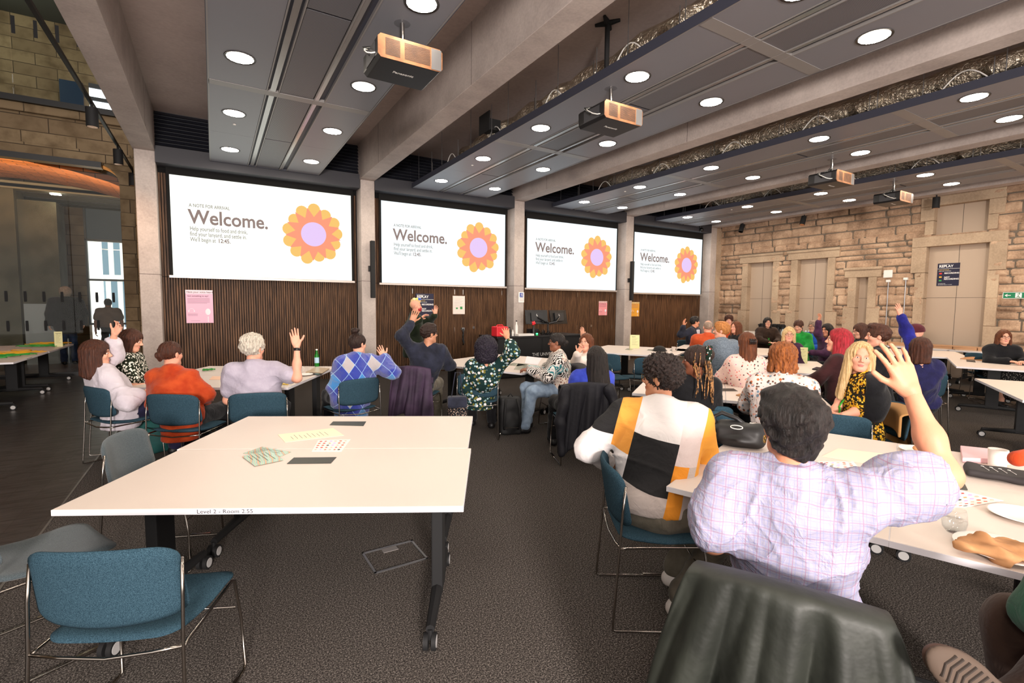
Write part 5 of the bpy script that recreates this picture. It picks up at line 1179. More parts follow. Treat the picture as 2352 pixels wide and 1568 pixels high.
for k in range(9):
    t = .16+.075*k; a = q[0]*(1-t)+q[1]*t; b = q[3]*(1-t)+q[2]*t; l0 = .18; l1 = .55+.25*((k*5) % 3)/3; s_, e_ = a+(b-a)*l0*1.2, a+(b-a)*l1; dx = (q[1]-q[0])*.008; mb.quad((*s_, TZ+.0026), (*(s_+dx), TZ+.0026), (*(e_+dx), TZ+.0026), (*e_, TZ+.0026))
mb.build('printed_lines', PRINT, o)
def sticker_sheet(pc, lab, z=TZ):
    o = flat('sticker_sheet', pc, PAPERW, lab, 'paper', z); q = [np.array(p) for p in pc]; g = np.random.RandomState(5); cols = ['#e2572f', '#d8322d', '#e99a5a', '#c7a6dc', '#2b2b2b', '#f0b8a0', '#e2572f']
    by = {}
    for i in range(6):
        for j in range(5):
            u, v_ = .1+.155*i+g.uniform(-.01, .01), .14+.18*j; by.setdefault(cols[g.randint(7)], []).append((u, v_, g.randint(2)))
    for c, L in by.items():
        mb = MB()
        for u, v_, t in L:
            ps = [(u+.045*math.cos(a), v_+.045*math.sin(a)) for a in np.linspace(0, 2*math.pi, 9 if t else 5)[:-1]]
            mb.prism([tuple((q[0]*(1-a)+q[1]*a)*(1-b)+(q[3]*(1-a)+q[2]*a)*b) for a, b in ps], 2, z+.002, z+.0027)
        mb.build('stickers', mat('sticker_'+c[1:], c, .5), o)
sticker_sheet(quad_px([(716, 1037), (784, 1037), (806, 1009), (731, 1011)]), 'sheet of small red and orange stickers on the near table')
sticker_sheet(quad_px([(2140, 1166), (2215, 1165), (2305, 1150), (2190, 1122)]), 'sheet of small coloured stickers beside the water glass')
sticker_sheet(quad_px([(1860, 1085), (1975, 1078), (1960, 1060), (1880, 1060)]), 'sheet of stickers left of the raised arm on the near right table')
m, n = new('holographic_card', col='#8fc0b8', rough=.2, metal=.5); v = n.obj(); w_ = n.n('TexWave', i_Scale=9., i_Distortion=3.); n.l(v, w_.inputs[0]); n.base(n.ramp(w_.outputs[0], [(0, '#9fd6c4'), (.3, '#e0c48a'), (.5, '#a7b6e8'), (.75, '#7fd08a'), (1, '#e79a84')])); HOLO = m
def holo(ps, lab, z=TZ, tilt=.004):
    pc = quad_px(ps, z); o = flat('holographic_card', pc, HOLO, lab, 'card', z, .0015, 'iridescent cards'); mb = MB(); q = [np.array(p) for p in pc]
    for k in range(6):
        t = .15+.13*k; a = q[0]*(1-t)+q[3]*t; b = q[1]*(1-t)+q[2]*t; s_, e_ = a+(b-a)*.12, a+(b-a)*(.5+.3*((k*3) % 2)); dd = (q[3]-q[0])*.02; mb.quad((*s_, z+.002), (*e_, z+.002), (*(e_+dd), z+.002), (*(s_+dd), z+.002))
    mb.build('print', mat('print_dark', '#3c4a44', .6), o)
holo([(558, 1041), (645, 1048), (669, 1038), (602, 1026)], 'blue iridescent card under the greenish one on the near table')
holo([(556, 1048), (585, 1070), (652, 1056), (617, 1034)], 'greenish iridescent card lying on top on the near table', TZ+.003)
for k, ps in enumerate(([(1160, 838), (1190, 841), (1215, 836), (1180, 833)], [(1180, 848), (1208, 851), (1215, 838), (1190, 835)], [(1435, 803), (1450, 804), (1455, 801), (1440, 800)], [(1485, 804), (1508, 806), (1510, 803), (1490, 802)], [(2120, 792), (2150, 793), (2152, 790), (2125, 789)])):
    holo(ps, 'iridescent card on %s' % ['the table by the lectern, left one', 'the table by the lectern, right one', 'the empty table below the pillar, left one', 'the empty table below the pillar, right one', 'the table with tumblers'][k])
def agenda(px, py, w_, hh, rz, lab, z=TZ, D=None):
    c = P(px, py, z=z); o = empty('agenda_card', (c[0], c[1], z), rz, lab, 'card', 'standing agenda cards'); mb = MB(); mb.box((-w_/2, -.0015, 0), (w_/2, .0015, hh)); mb.xf(Matrix.Rotation(math.radians(-8), 4, 'X')); mb.build('card_front', CARDY, o)
    mb = MB(); mb.box((-w_/2, -.0015, 0), (w_/2, .0015, hh)); mb.xf(Matrix.Translation((0, .085, 0)) @ Matrix.Rotation(math.radians(8), 4, 'X')); mb.build('card_back', CARDY, o)
    mt = Matrix.Rotation(math.radians(-8), 4, 'X') @ Matrix.Translation((-w_*.32, -.0022, hh*.84)) @ Matrix.Rotation(math.pi/2, 4, 'X'); text_mesh('heading', 'Agenda', hh*.09, PRINT, o, mt, .0004)
    mb = MB()
    for k in range(7): mb.box((-w_*.32, -.0024, hh*(.74-.08*k)), (w_*(.32-.12*(k % 3)), -.0018, hh*(.75-.08*k)))
    mb.xf(Matrix.Rotation(math.radians(-8), 4, 'X')); mb.build('printed_lines', PRINT, o)
agenda(1458, 800, .2, .29, math.radians(-35), 'cream agenda card standing on the empty table below the pillar'); agenda(1842, 834, .15, .26, math.radians(-60), 'cream agenda card standing beside the red haired person'); agenda(1884, 803, .15, .26, math.radians(-70), 'cream agenda card standing farther back, leaning')
agenda(135, 796, .12, .3, math.radians(10), 'tall cream card standing on the registration table')
def mug(px, py, lab, z=TZ, m=None, s=1., rz=0):
    c = P(px, py, z=z); o = empty('mug', (c[0], c[1], z), rz, lab, 'mug', 'white mugs'); mb = MB(); mb.lathe((0, 0, 0), [(.0001, 0), (.036*s, 0), (.041*s, .095*s), (.037*s, .095*s), (.033*s, .008), (.0001, .008)], 22); mb.build('cup', m or mat('mug_white', '#f1e9e2', .3), o, smooth='auto')
    mb = MB(); mb.tube([(.038*s+.028*s*math.sin(t), 0, .05*s+.03*s*math.cos(t)) for t in np.linspace(0, math.pi, 9)], .006*s, 6); mb.build('handle', m or mat('mug_white'), o, smooth=True); return o
mug(2290, 1072, 'white mug beside the black pencil case at the right edge', rz=math.radians(-45), s=1.1); mug(1722, 876, 'white mug next to the apple', rz=math.radians(-60)); mug(1547, 807, 'white mug on the empty table below the pillar', rz=math.radians(-30)); mug(686, 856, 'white mug with yellow tea tag by the polo shirt person', rz=math.radians(-10))
WATER = glass_mat('water', (.95, .97, .98, 1), .03); TUMB = glass_mat('tumbler_glass', (.97, .98, .98, 1), .05)
def tumbler(px, py, lab, z=TZ, water=.55, s=1.):
    c = P(px, py, z=z); o = empty('glass_tumbler', (c[0], c[1], z), 0, lab, 'glass', 'stemless water glasses'); pr = [(.0001, .002), (.024, .002), (.038, .02), (.043, .045), (.040, .075), (.035, .098)]
    mb = MB(); mb.lathe((0, 0, 0), [(r_*s, z_*s) for r_, z_ in pr]+[((r_-.0015)*s, z_*s) for r_, z_ in pr[:0:-1]], 26); mb.build('bowl', TUMB, o, smooth=True)
    if water: mb = MB(); mb.lathe((0, 0, 0), [(.0001, .006*s), (.022*s, .006*s), (.0355*s, .022*s), (.0405*s, .045*s), (.04*s, .056*s), (.0001, .056*s)], 24); mb.build('water', WATER, o, smooth=True)
    return o
tumbler(2190, 1222, 'water glass near the crumpled brown napkin'); tumbler(1712, 1092, 'water glass left of the checked shirt collar', water=0); tumbler(1675, 872, 'water glass beside the apple'); tumbler(2301, 832, 'water glass before the person in black cardigan'); tumbler(2252, 803, 'left of two water glasses on the table with tumblers'); tumbler(2265, 804, 'right of two water glasses on the table with tumblers'); tumbler(1703, 0+1076, 'second glass at the checked collar', water=0) if False else None
def apple(px, py, lab):
    c = P(px, py, z=TZ); mb = MB(); mb.lathe((0, 0, 0), [(.0001, .006), (.015, 0), (.03, .012), (.037, .035), (.033, .056), (.018, .066), (.005, .06), (.0001, .058)], 18); o = mb.build('apple', mat('apple_red', '#c2302c', .35, noise=(6, '#e2905c', .5, .7)), smooth=True); o.location = (c[0], c[1], TZ); tag(o, lab, 'apple', 'red apples')
    mb = MB(); mb.tube([(0, 0, .055), (.003, 0, .075)], .0015, 5); mb.build('stem', mat('stem_brown', '#4a3322', .8), o)
apple(1694, 876, 'red apple between water glass and mug'); apple(1716, 903, 'red apple at the floral shirt sleeve')
def plate(px, py, lab, r_=.115, z=TZ, crumbs=True):
    c = P(px, py, z=z); mb = MB(); mb.lathe((0, 0, 0), [(.0001, .002), (r_*.62, .002), (r_*.95, .014), (r_, .017), (r_*.97, .019), (r_*.6, .006), (.0001, .006)], 32); o = mb.build('plate', mat('plate_white', '#f0ebe5', .35), smooth='auto'); o.location = (c[0], c[1], z); tag(o, lab, 'plate', 'white plates'); return o
plate(2352, 1190, 'white plate with crumbs at the right picture edge', .12); plate(2300, 1268, 'white plate under the crumpled brown napkin', .14); plate(2108, 1037, 'white plate with snack behind the raised arm', .1); plate(700, 862, 'small plate by the white mug and polo shirt sleeve', .1); plate(1742, 771+22, 'plate of pastries before the dark haired person', .12) if False else None
mb = MB(); c = P(2110, 1034, z=TZ+.02); mb.sph((c[0], c[1], TZ+.035), (.045, .03, .02)); tag(mb.build('pastry', mat('pastry_tan', '#c98e5c', .7), smooth=True), 'small tan pastry on the plate behind the raised arm', 'pastry')
# crumpled napkin
c = P(2300, 1262, z=TZ+.03); f = Fld((-.15, -.11, -.03), (.15, .11, .1), .0045); f.add([ell((0, 0, .02), (.13, .085, .03))], .02); f.noise(wavy(.012, 42, 3)); f.noise(wavy(.006, 95, 5)); V, Q = f.mesh()
o = np_mesh('napkin', [(V @ Rz(-50).T+np.array([c[0], c[1], TZ+.012]), Q, 0)], [mat('kraft_paper', '#bf8c5e', .8, noise=(12, '#a8774c', .4, .6))], None); tag(o, 'crumpled brown paper napkin on the nearest plate', 'napkin')
# pencil case with kitchen tool print
pc = quad_px([(2225, 1070), (2262, 1118), (2352, 1128), (2400, 1085)]); cc = sum(np.array(p) for p in pc)/4; r = empty('pencil_case', (cc[0], cc[1], TZ), 0, 'black padded case with white tool drawings beside the mug', 'case')
f = Fld((-.22, -.16, 0), (.22, .16, .05), .006); R_ = Rz(-70); f.add([rbox((0, 0, .022), (.165, .1, .019), .018, R_)], .01); f.noise(wavy(.003, 40, 2)); V, Q = f.mesh(); np_mesh('case_body', [(V, Q, 0)], [mat('case_grey', '#2b2627', .75)], r)
mb = MB()
for k in range(4):
    u = -.09+.035*k; p0 = R_ @ np.array([u, .03, .0425]); p1 = R_ @ np.array([u+.02, -.045, .0425]); mb.tube([p0, p1], .0014, 5); mb.sph(p0, (.008, .008, .001), 8, 4)
mb.build('tool_drawings', WH, r)
def slab(name, ps, m, lab, cat, th=.012, z=TZ, grp=None):
    mb = MB(); mb.prism([tuple(p) for p in quad_px(ps, z)], 2, z, z+th); return tag(mb.build(name, m, bevel=.003), lab, cat, grp)
PINKC = mat('pink_case', '#e6b9c0', .5); DKP = mat('phone_black', '#15151a', .2); YEL = mat('phone_yellow', '#d9b53f', .4)
slab('pink_box', [(2210, 1062), (2275, 1064), (2290, 1042), (2205, 1033)], PINKC, 'flat pink box behind the white mug', 'box', .03); slab('black_wallet', [(2188, 1122), (2223, 1126), (2216, 1112), (2192, 1110)], SLATEM, 'small black wallet near the elbow', 'wallet', .006)
slab('phone', [(643, 883), (662, 884), (668, 877), (650, 875)], YEL, 'phone in a yellow case on the polo shirt table', 'phone', .009); slab('laptop', [(702, 856), (741, 858), (757, 848), (725, 845)], mat('laptop_gold', '#d9c2a4', .3, .5), 'closed pale gold laptop by the blue sweater', 'laptop', .014)
slab('phone', [(705, 860), (738, 862), (742, 858), (712, 856)], DKP, 'black phone in front of the gold laptop', 'phone', .008); slab('phone', [(1013, 832), (1036, 834), (1040, 830), (1018, 829)], DKP, 'dark phone on the left end of the lectern side table', 'phone', .008)
slab('black_case', [(1865, 849), (1895, 853), (1905, 849), (1875, 845)], DKP, 'black soft case on the table by the red haired person', 'case', .02); slab('card_box', [(1708, 884), (1735, 886), (1738, 881), (1712, 879)], HOLO, 'small iridescent box in front of the mug', 'box', .02)
slab('paper_bag', [(1690, 908), (1722, 916), (1728, 912), (1700, 905)], mat('kraft_paper'), 'flat brown paper bag at the table edge by the apple', 'bag', .01); slab('black_pad', [(1659, 898), (1695, 898), (1685, 892), (1659, 892)], SLATEM, 'thin black cable hatch on the apple table', 'pad', .002, TZ, 'black table pads')
slab('notebook', [(1713, 990), (1740, 998), (1748, 978), (1722, 972)], PAPERW, 'white notebook left of the black bag', 'notebook', .01); slab('agenda_sheet', [(1888, 1048), (1990, 1065), (2030, 1042), (1925, 1030)], PAPER, 'cream agenda sheet flat beside the raised arm', 'paper', .002)
slab('phone', [(2220, 830), (2241, 832), (2238, 827), (2219, 826)], DKP, 'dark phone on the table of the person in black cardigan', 'phone', .008); slab('tray', [(2205, 824), (2260, 829), (2270, 824), (2225, 819)], mat('kraft_paper'), 'flat brown tray before the person in black cardigan', 'tray', .01)
slab('sheet', [(1118, 838+6), (1150, 846), (1150, 842), (1125, 841)], PAPERW, 'sheet of paper near the lectern side table front', 'paper', .002) if False else None
slab('leaflet', [(480, 872), (520, 872), (525, 864), (488, 864)], mat('leaflet_peach', '#eec4a8', .7), 'peach leaflet on the rust shirt table', 'leaflet', .002); slab('leaflet', [(1205, 834), (1235, 838), (1245, 822), (1210, 818)], mat('leaflet_white', '#e9dfe4', .7), 'white and purple leaflet on the lectern side table', 'leaflet', .002)
# green lanyard on the second table, green bottle
def lany_pile(px, py, m, lab, z=TZ, n_=6, R_=.08, seed=0, name='lanyard'):
    c = P(px, py, z=z); g = np.random.RandomState(seed); mb = MB()
    for k in range(n_):
        a0 = g.uniform(0, 6.28); rx, ry = g.uniform(.5, 1.)*R_, g.uniform(.3, .8)*R_; ox, oy = g.uniform(-.5, .5)*R_, g.uniform(-.9, .9)*R_
        mb.tube([(c[0]+ox+rx*math.cos(t), c[1]+oy+ry*math.sin(t+a0), z+.006+.012*abs(math.sin(2*t+a0))+.003*k) for t in np.linspace(0, 2*math.pi, 18)], .0055, 5)
    return tag(mb.build(name, m, smooth=True), lab, 'lanyard')
LY = mat('lanyard_yellow', '#e2a71c', .6); LG = mat('lanyard_green2', '#2f9a3c', .6)
lany_pile(480, 850, LG, 'green lanyard lying beside the rust shirt table corner', n_=3, R_=.09, seed=2)
lany_pile(115, 791, LY, 'yellow lanyards heaped at the far end of the registration table', n_=9, R_=.3, seed=3); lany_pile(98, 795, LG, 'green lanyards heaped at the far end of the registration table', n_=8, R_=.26, seed=4)
lany_pile(30, 812, LY, 'yellow lanyards heaped on the near part of the registration table', n_=9, R_=.3, seed=5); lany_pile(20, 819, LG, 'green lanyards heaped on the near part of the registration table', n_=8, R_=.24, seed=6)
m, n = new('green_glass', col='#1f9a2e', rough=.08); n.b.inputs['Transmission Weight'].default_value = .55; GG = m
c = P(728, 841, z=TZ); o = bottle(c[0], c[1], TZ, 1, GG, 'green glass water bottle with white cap on the white table', .25, WHITE, .032); mb = MB(); mb.lathe((0, 0, .05), [(.0328, 0), (.0328, .08)], 16); mb.build('bottle_label', mat('label_blue', '#a9cbe0', .5), o)
# flasks and cups on the service table by the stone wall
def pump(px, lab, s=1.):
    c = P(px, 775, x=14.45); r = empty('pump_flask', (14.45, c[1], .735), 0, lab, 'flask', 'black pump flasks'); mb = MB(); mb.lathe((0, 0, 0), [(.0001, 0), (.08, 0), (.085, .02), (.085, .3), (.0001, .3)], 18); mb.build('body', BLACK, r, smooth='auto'); mb = MB(); mb.lathe((0, 0, .3), [(.085, 0), (.088, .06), (.05, .1), (.0001, .1)], 18); mb.box((-.14, -.03, .34), (-.05, .03, .38)); mb.build('pump_head', BLACKM, r, smooth='auto'); mb = MB(); mb.box((-.0875, -.03, .1), (-.083, .03, .25)); mb.build('level_strip', GALV, r)
for k, px in enumerate((1748, 1777, 1786, 1796)): pump(px, 'black pump flask, %s of four on the service table' % ['leftmost', 'second', 'third', 'rightmost'][k])
for k in range(12):
    y = P(1712+2.4*k, 775, x=14.5)[1]; mb = MB(); mb.lathe((0, 0, 0), [(.0001, 0), (.038, 0), (.042, .14), (.038, .14), (.034, .006)], 12); o = mb.build('upturned_glass', TUMB if k % 2 else mat('mug_white'), smooth='auto'); o.location = (14.5, y, .735); tag(o, '%s in the row left of the pump flasks, %s from the left' % (['white mug', 'clear tumbler'][k % 2], 'first second third fourth fifth sixth seventh eighth ninth tenth eleventh twelfth'.split()[k]), 'glass' if k % 2 else 'mug', 'row of glasses and mugs left of the flasks')
for k, px in enumerate((1797, 1806, 1815, 1850, 1857)):
    y = P(px, 775, x=14.3)[1]; mb = MB(); mb.lathe((0, 0, 0), [(.0001, 0), (.045, 0), (.045, .17), (.018, .22), (.018, .26), (.0001, .26)], 14); o = mb.build('water_carafe', mat('pale_glass', '#cfd6d2', .15), smooth='auto'); o.location = (14.3, y, .735); tag(o, 'clear water bottle on the service table, %s' % ['just left of the rightmost flask', 'in front of the rightmost flask', 'just right of the flasks', 'left one of the far right pair', 'right one of the far right pair'][k], 'bottle', 'clear bottles on the service table')
for k in range(11):
    y = 6.0-.42*k; mb = MB(); mb.box((14.22, y, .735), (14.62, y+.4, .80)); mb.box((14.2, y-.005, .79), (14.64, y+.405, .797)); o = mb.build('catering_box', mat('carton_tan', '#c59a74', .8)); tag(o, 'tan cardboard food tray on the service table, %s from the left' % 'first second third fourth fifth sixth seventh eighth ninth tenth eleventh'.split()[k], 'tray', 'cardboard trays along the service table')
c = P(1794, 800-8, z=TZ+.0); mb = MB(); mb.lathe((0, 0, 0), [(.0001, 0), (.036, 0), (.045, .13), (.0001, .13)], 16); o = mb.build('cup', mat('cup_pink', '#e02560', .4), smooth='auto'); c = P(1794, 790, d=8.6); o.location = (c[0], c[1], .734); tag(o, 'bright pink cup left of the blonde person in glasses', 'cup')
# ---------------------------------------------------------------- coats over chair backs and bags
def coat(name, x, y, hd, W0, W1, zt, zb, m, lab, cat='coat', th=.022, seed=1, front_=.25, amp=.022, sleeves=True, back_off=.045, cut=.0):
    r = empty(name, (x, y, 0), math.radians(-hd), lab, cat); g = np.random.RandomState(seed); ph = g.uniform(0, 6.28, 6)
    nu, nv = 46, 40; vs = []; yb = -.26
    for i in range(nu+1):
        u = i/nu*2-1
        for j in range(nv+1):
            v = j/nv     # 0 front bottom ... .25 top ... 1 rear bottom
            if v < front_: t = v/front_; z = zt-(1-t)*.2; yy = yb+.06+.01; wd = W0
            else: t = (v-front_)/(1-front_); z = zt-t*(zt-zb); yy = yb-back_off-.06*t; wd = W0+(W1-W0)*t**.7
            a = abs(v-front_); arch = math.exp(-(a/.05)**2)*.012
            fold = amp*max(0, (v-front_)/(1-front_))**.6*(1.3-1.9*abs(math.sin(u*5.2+ph[0]+1.2*math.sin(v*3+ph[1])))+.6*math.sin(u*17+ph[2]+v*5)+.25*math.sin(u*37+ph[4]+v*9)) if v > front_ else 0
            dz = -.035*u*u*(1 if v < .9 else 1)+.03*math.sin(u*5+ph[3])*(max(0, v-.6)/.4)
            if v > front_ and cut: dz += cut*(1-abs(u))*max(0, (v-.5)/.5)
            vs.append((u*wd/2, yy+fold-.03*u*u*0+.055*u*u, z+arch+dz))
    mb = MB(); W_ = nv+1; fs = [(i*W_+j, i*W_+j+1, (i+1)*W_+j+1, (i+1)*W_+j) for i in range(nu) for j in range(nv)]; mb._add(vs, fs); o = mb.build('shell', m, r, smooth=True)
    s = o.modifiers.new('thick', 'SOLIDIFY'); s.thickness = th; s.offset = 0; sb = o.modifiers.new('sub', 'SUBSURF'); sb.levels = 1; sb.render_levels = 1
    if sleeves:
        for sx in (-1, 1):
            f = Fld((-.6, -.55, -.05), (.6, .1, 1.2), .014); p0 = (sx*W0*.42, yb-.05, zt-.06); p1 = (sx*W1*.52, yb-.1, zt-.38); p2 = (sx*W1*.47, yb-.12, zb-.02); f.add([cap(p0, p1, .055, .05), cap(p1, p2, .05, .042)], .04); f.noise(wavy(.012, 34, seed+sx)); V, Q = f.mesh(); np_mesh('sleeve', [(V, Q, 0)], [m], r)
    return r
def bag(name, x, y, z, hs, rz, m, lab, cat='bag', seed=0, r_=.04, extra=None, amp=.006):
    r = empty(name, (x, y, z), math.radians(rz), lab, cat); f = Fld((-hs[0]-.03, -hs[1]-.03, -.01), (hs[0]+.03, hs[1]+.03, hs[2]*2+.03), .0085); f.add([rbox((0, 0, hs[2]), hs, r_)], .02); f.add([ell((0, -hs[1]*.8, hs[2]*.7), (hs[0]*.7, hs[1]*.5, hs[2]*.5))], .03); f.noise(wavy(amp, 26, seed)); V, Q = f.mesh(); np_mesh('bag_body', [(V, Q, 0)], [m], r)
    if extra: extra(r)
    return r
# ---------------------------------------------------------------- clothing materials
def wrinkle(n, st=.35, d=.02, sc=11):
    v = n.obj(); a = n.n('TexNoise', i_Scale=float(sc), i_Detail=3., i_Distortion=1.6); n.l(v, a.inputs[0]); b = n.n('TexNoise', i_Scale=420., i_Detail=2.); n.l(v, b.inputs[0])
    r = n.m('ABSOLUTE', n.m('SUBTRACT', a.outputs[0], .5)); n.bump(n.m('ADD', n.m('MULTIPLY', r, -1.), n.m('MULTIPLY', b.outputs[0], .04)), st, d)
def plain(key, c, c2=None, rough=.85, sc=9, bump=None):
    if 'cloth_'+key in MATS: return MATS['cloth_'+key]
    m = mat('cloth_'+key, c, rough, spec=.2, sheen=.1, noise=(sc, c2, .35, .65) if c2 else None); wrinkle(NT(m)); return m
def spots(key, base, cols, scale=22, th=.32, sc2=None, stretch=(1, 1, 1)):
    m, n = new('cloth_'+key, col=base, rough=.85, spec=.2); v = n.obj(stretch); cur = base
    for i, c in enumerate(cols):
        vo = n.n('TexVoronoi', i_Scale=scale*(1+.23*i)); mp = n.n('VectorMath', operation='ADD'); n.l(v, mp.inputs[0]); mp.inputs[1].default_value = (i*3.7, i*1.9, i*5.3); n.l(mp.outputs[0], vo.inputs[0])
        cur = n.mix(n.m('LESS_THAN', vo.outputs['Distance'], th), cur, c)
    n.base(cur); wrinkle(n); return m
M_WHITE = plain('white', '#c4bbc4', '#d0c8cf'); M_RUST = plain('rust_corduroy', '#a33412', '#bb4a20'); M_LAV = plain('lavender_polo', '#9f97a6', '#aea6b4', bump=(500, .3, .002)); M_NAVY = plain('navy', '#20222d', '#2d3040'); M_GREENJ = plain('dark_green_velvet', '#141c11', '#222d1b')
M_BLUESH = plain('royal_blue', '#2f3fae', '#4457cf'); M_CREAM = plain('cream_knit', '#dccfc4', '#eadfd6'); M_BLACK = plain('black', '#0c0c0e', '#151519'); M_MAROON = plain('maroon', '#2b1315', '#3a1b1d'); M_INDIGO = plain('indigo_knit', '#18173a', '#232250'); M_NAVYBL = plain('bright_navy', '#1a1a63', '#26288a')
M_ORANGE = plain('orange', '#b8451f', '#cc5a30'); M_DENIM = plain('grey_chambray', '#5b6673', '#76828e', sc=60); M_GREEN = plain('green_sweater', '#167a2c', '#229a3d'); M_BLUEJ = plain('blue_jumper', '#1c49a4', '#2b62c6'); M_BRJ = plain('brown_jacket', '#2a1c15', '#3a281d'); M_PURPLE = plain('purple_stripe', '#32192f', '#4a2945'); M_BROWNT = plain('brown_t', '#5a4a3f', '#6a584b'); M_GREYPINK = plain('pinkwhite', '#e6cfc6', '#d9b7ab')
T_JEANS = plain('jeans', '#1c2740', '#2c3a58'); T_LJEANS = plain('pale_jeans', '#7f93ab', '#9aaec4', sc=14); T_GREY = plain('grey_trousers', '#5a5449', '#6d665a', sc=14); T_BLACK = plain('black_trousers', '#111114', '#1b1a1d'); T_BROWN = plain('brown_trousers', '#2a1c14', '#38261b'); T_PLUM = plain('navy_trousers', '#1a1830', '#252341')
M_DAISY = spots('daisy_print', '#1d2417', ['#efece2', '#e8e4d8'], 34, .34); M_PAT = spots('half_circle_print', '#16302f', ['#dcd6d6', '#6f6a2c', '#8fb0b4'], 17, .30); M_SUN = spots('sunflower_print', '#1a1c10', ['#d9a726', '#c98f1e', '#e6bb45', '#3a1c10'], 24, .36)
M_FLOR = spots('floral_blouse', '#d9bcb3', ['#b0708f', '#2c2a2c', '#d05a52'], 19, .20); M_RETRO = spots('retro_flower_print', '#cbbfbb', ['#6f8596', '#a8603a', '#d99a86', '#5a4034'], 17, .24)
m, n = new('cloth_zebra_print', col='#e8e0da', rough=.85); v = n.obj(); w_ = n.n('TexWave', i_Scale=17., i_Distortion=9., i_Detail=2.); w_.inputs['Detail Scale'].default_value = 1.1; n.l(v, w_.inputs[0]); vo = n.n('TexVoronoi', i_Scale=36.); n.l(v, vo.inputs[0]); s_ = n.n('TexNoise', i_Scale=3.2); n.l(v, s_.inputs[0])
z1 = n.ramp(w_.outputs[0], [(.48, '#171310'), (.52, '#ece4de')]); z2 = n.ramp(vo.outputs['Distance'], [(.3, '#8c4a32'), (.36, '#f0ded0')]); z3 = n.ramp(w_.outputs[0], [(.5, '#2f7f86'), (.55, '#e5e2dc')]); n.base(n.mix(n.m('GREATER_THAN', s_.outputs[0], .56), n.mix(n.m('LESS_THAN', s_.outputs[0], .42), z1, z3), z2)); M_ZEBRA = m
# argyle mohair
m, n = new('cloth_blue_argyle', col='#2436a4', rough=1, sheen=.6); v = n.obj((1, 1, 1)); s_ = n.xyz(v); a_ = n.m('ADD', n.m('MULTIPLY', s_[0], 7.2), n.m('MULTIPLY', s_[2], 5.2)); b_ = n.m('SUBTRACT', n.m('MULTIPLY', s_[0], 7.2), n.m('MULTIPLY', s_[2], 5.2))
fa, fb = n.m('FLOOR', a_), n.m('FLOOR', b_); pa = n.m('FLOORED_MODULO', fa, 2.); pb = n.m('FLOORED_MODULO', fb, 2.); both = n.m('MULTIPLY', n.m('SUBTRACT', 1., pa), n.m('SUBTRACT', 1., pb)); sel = n.m('GREATER_THAN', n.m('FLOORED_MODULO', n.m('ADD', fa, fb), 4.), 1.)
c_ = n.mix(both, '#22369f', n.mix(sel, '#2f83c8', '#b7aeb0')); fr1 = n.m('FRACT', n.m('ADD', a_, .5)); fr2 = n.m('FRACT', n.m('ADD', b_, .5)); ln = n.m('MAXIMUM', n.m('LESS_THAN', n.m('ABSOLUTE', n.m('SUBTRACT', fr1, .5)), .02), n.m('LESS_THAN', n.m('ABSOLUTE', n.m('SUBTRACT', fr2, .5)), .02)); n.base(n.mix(ln, c_, '#9fc4e6'))
t_ = n.n('TexNoise', i_Scale=260., i_Detail=4.); n.l(v, t_.inputs[0]); n.bump(t_.outputs[0], .9, .008); M_ARG = m
# check shirt
m, n = new('cloth_check_shirt', col='#d8d3e4', rough=.8, spec=.25); v = n.obj(); s_ = n.xyz(v)
def stripe(co, f, w, o=0.): return n.m('LESS_THAN', n.m('FRACT', n.m('ADD', n.m('MULTIPLY', co, f), o)), w)
nz_ = n.n('TexNoise', i_Scale=5.); n.l(v, nz_.inputs[0]); wx = n.m('ADD', s_[0], n.m('MULTIPLY', nz_.outputs[0], .03)); wz = n.m('ADD', s_[2], n.m('MULTIPLY', nz_.outputs[0], .03)); c_ = n.mix(n.m('MAXIMUM', stripe(wx, 56., .10, .5), stripe(wz, 56., .10, .5)), '#9d9aae', '#8e90b4')
c_ = n.mix(n.m('MAXIMUM', stripe(wx, 28., .06), stripe(wz, 28., .06)), c_, '#9a7d95'); n.base(c_); wrinkle(n, .5, .03, 8); M_CHECK = m
# colour-block sweatshirt
m, n = new('cloth_colour_block', col='#e8e0dc', rough=.9); v = n.obj(); s_ = n.xyz(v); xx_ = n.m('ADD', s_[0], n.m('MULTIPLY', n.m('SUBTRACT', s_[2], .9), -.22)); zz_ = n.m('ADD', s_[2], n.m('MULTIPLY', s_[0], .18))
def band(co, a, b): return n.m('MULTIPLY', n.m('GREATER_THAN', co, a), n.m('LESS_THAN', co, b))
c_ = n.mix(1., '#b9aca6', '#b9aca6')
for (x0, x1, z0, z1, col) in ((-.13, .12, .93, 2, '#d5cfcd'), (-.13, .12, .66, .93, '#141315'), (-.24, -.13, .80, 2, '#d9913a'), (-.24, -.13, .4, .80, '#d8d2d2'), (.12, .24, .82, 2, '#cfbfbc'), (.12, .2, .5, .82, '#dc8a22'), (-.9, -.24, .86, 1.4, '#141315'), (-.9, -.24, .3, .86, '#dcd6d6'), (.24, .9, .7, 1.4, '#dc9630'), (.24, .9, .3, .7, '#17151a')):
    c_ = n.mix(n.m('MULTIPLY', band(xx_, x0, x1), band(zz_, z0, z1)), c_, col)
n.base(c_); wrinkle(n, .4, .025, 7); M_BLOCK = m

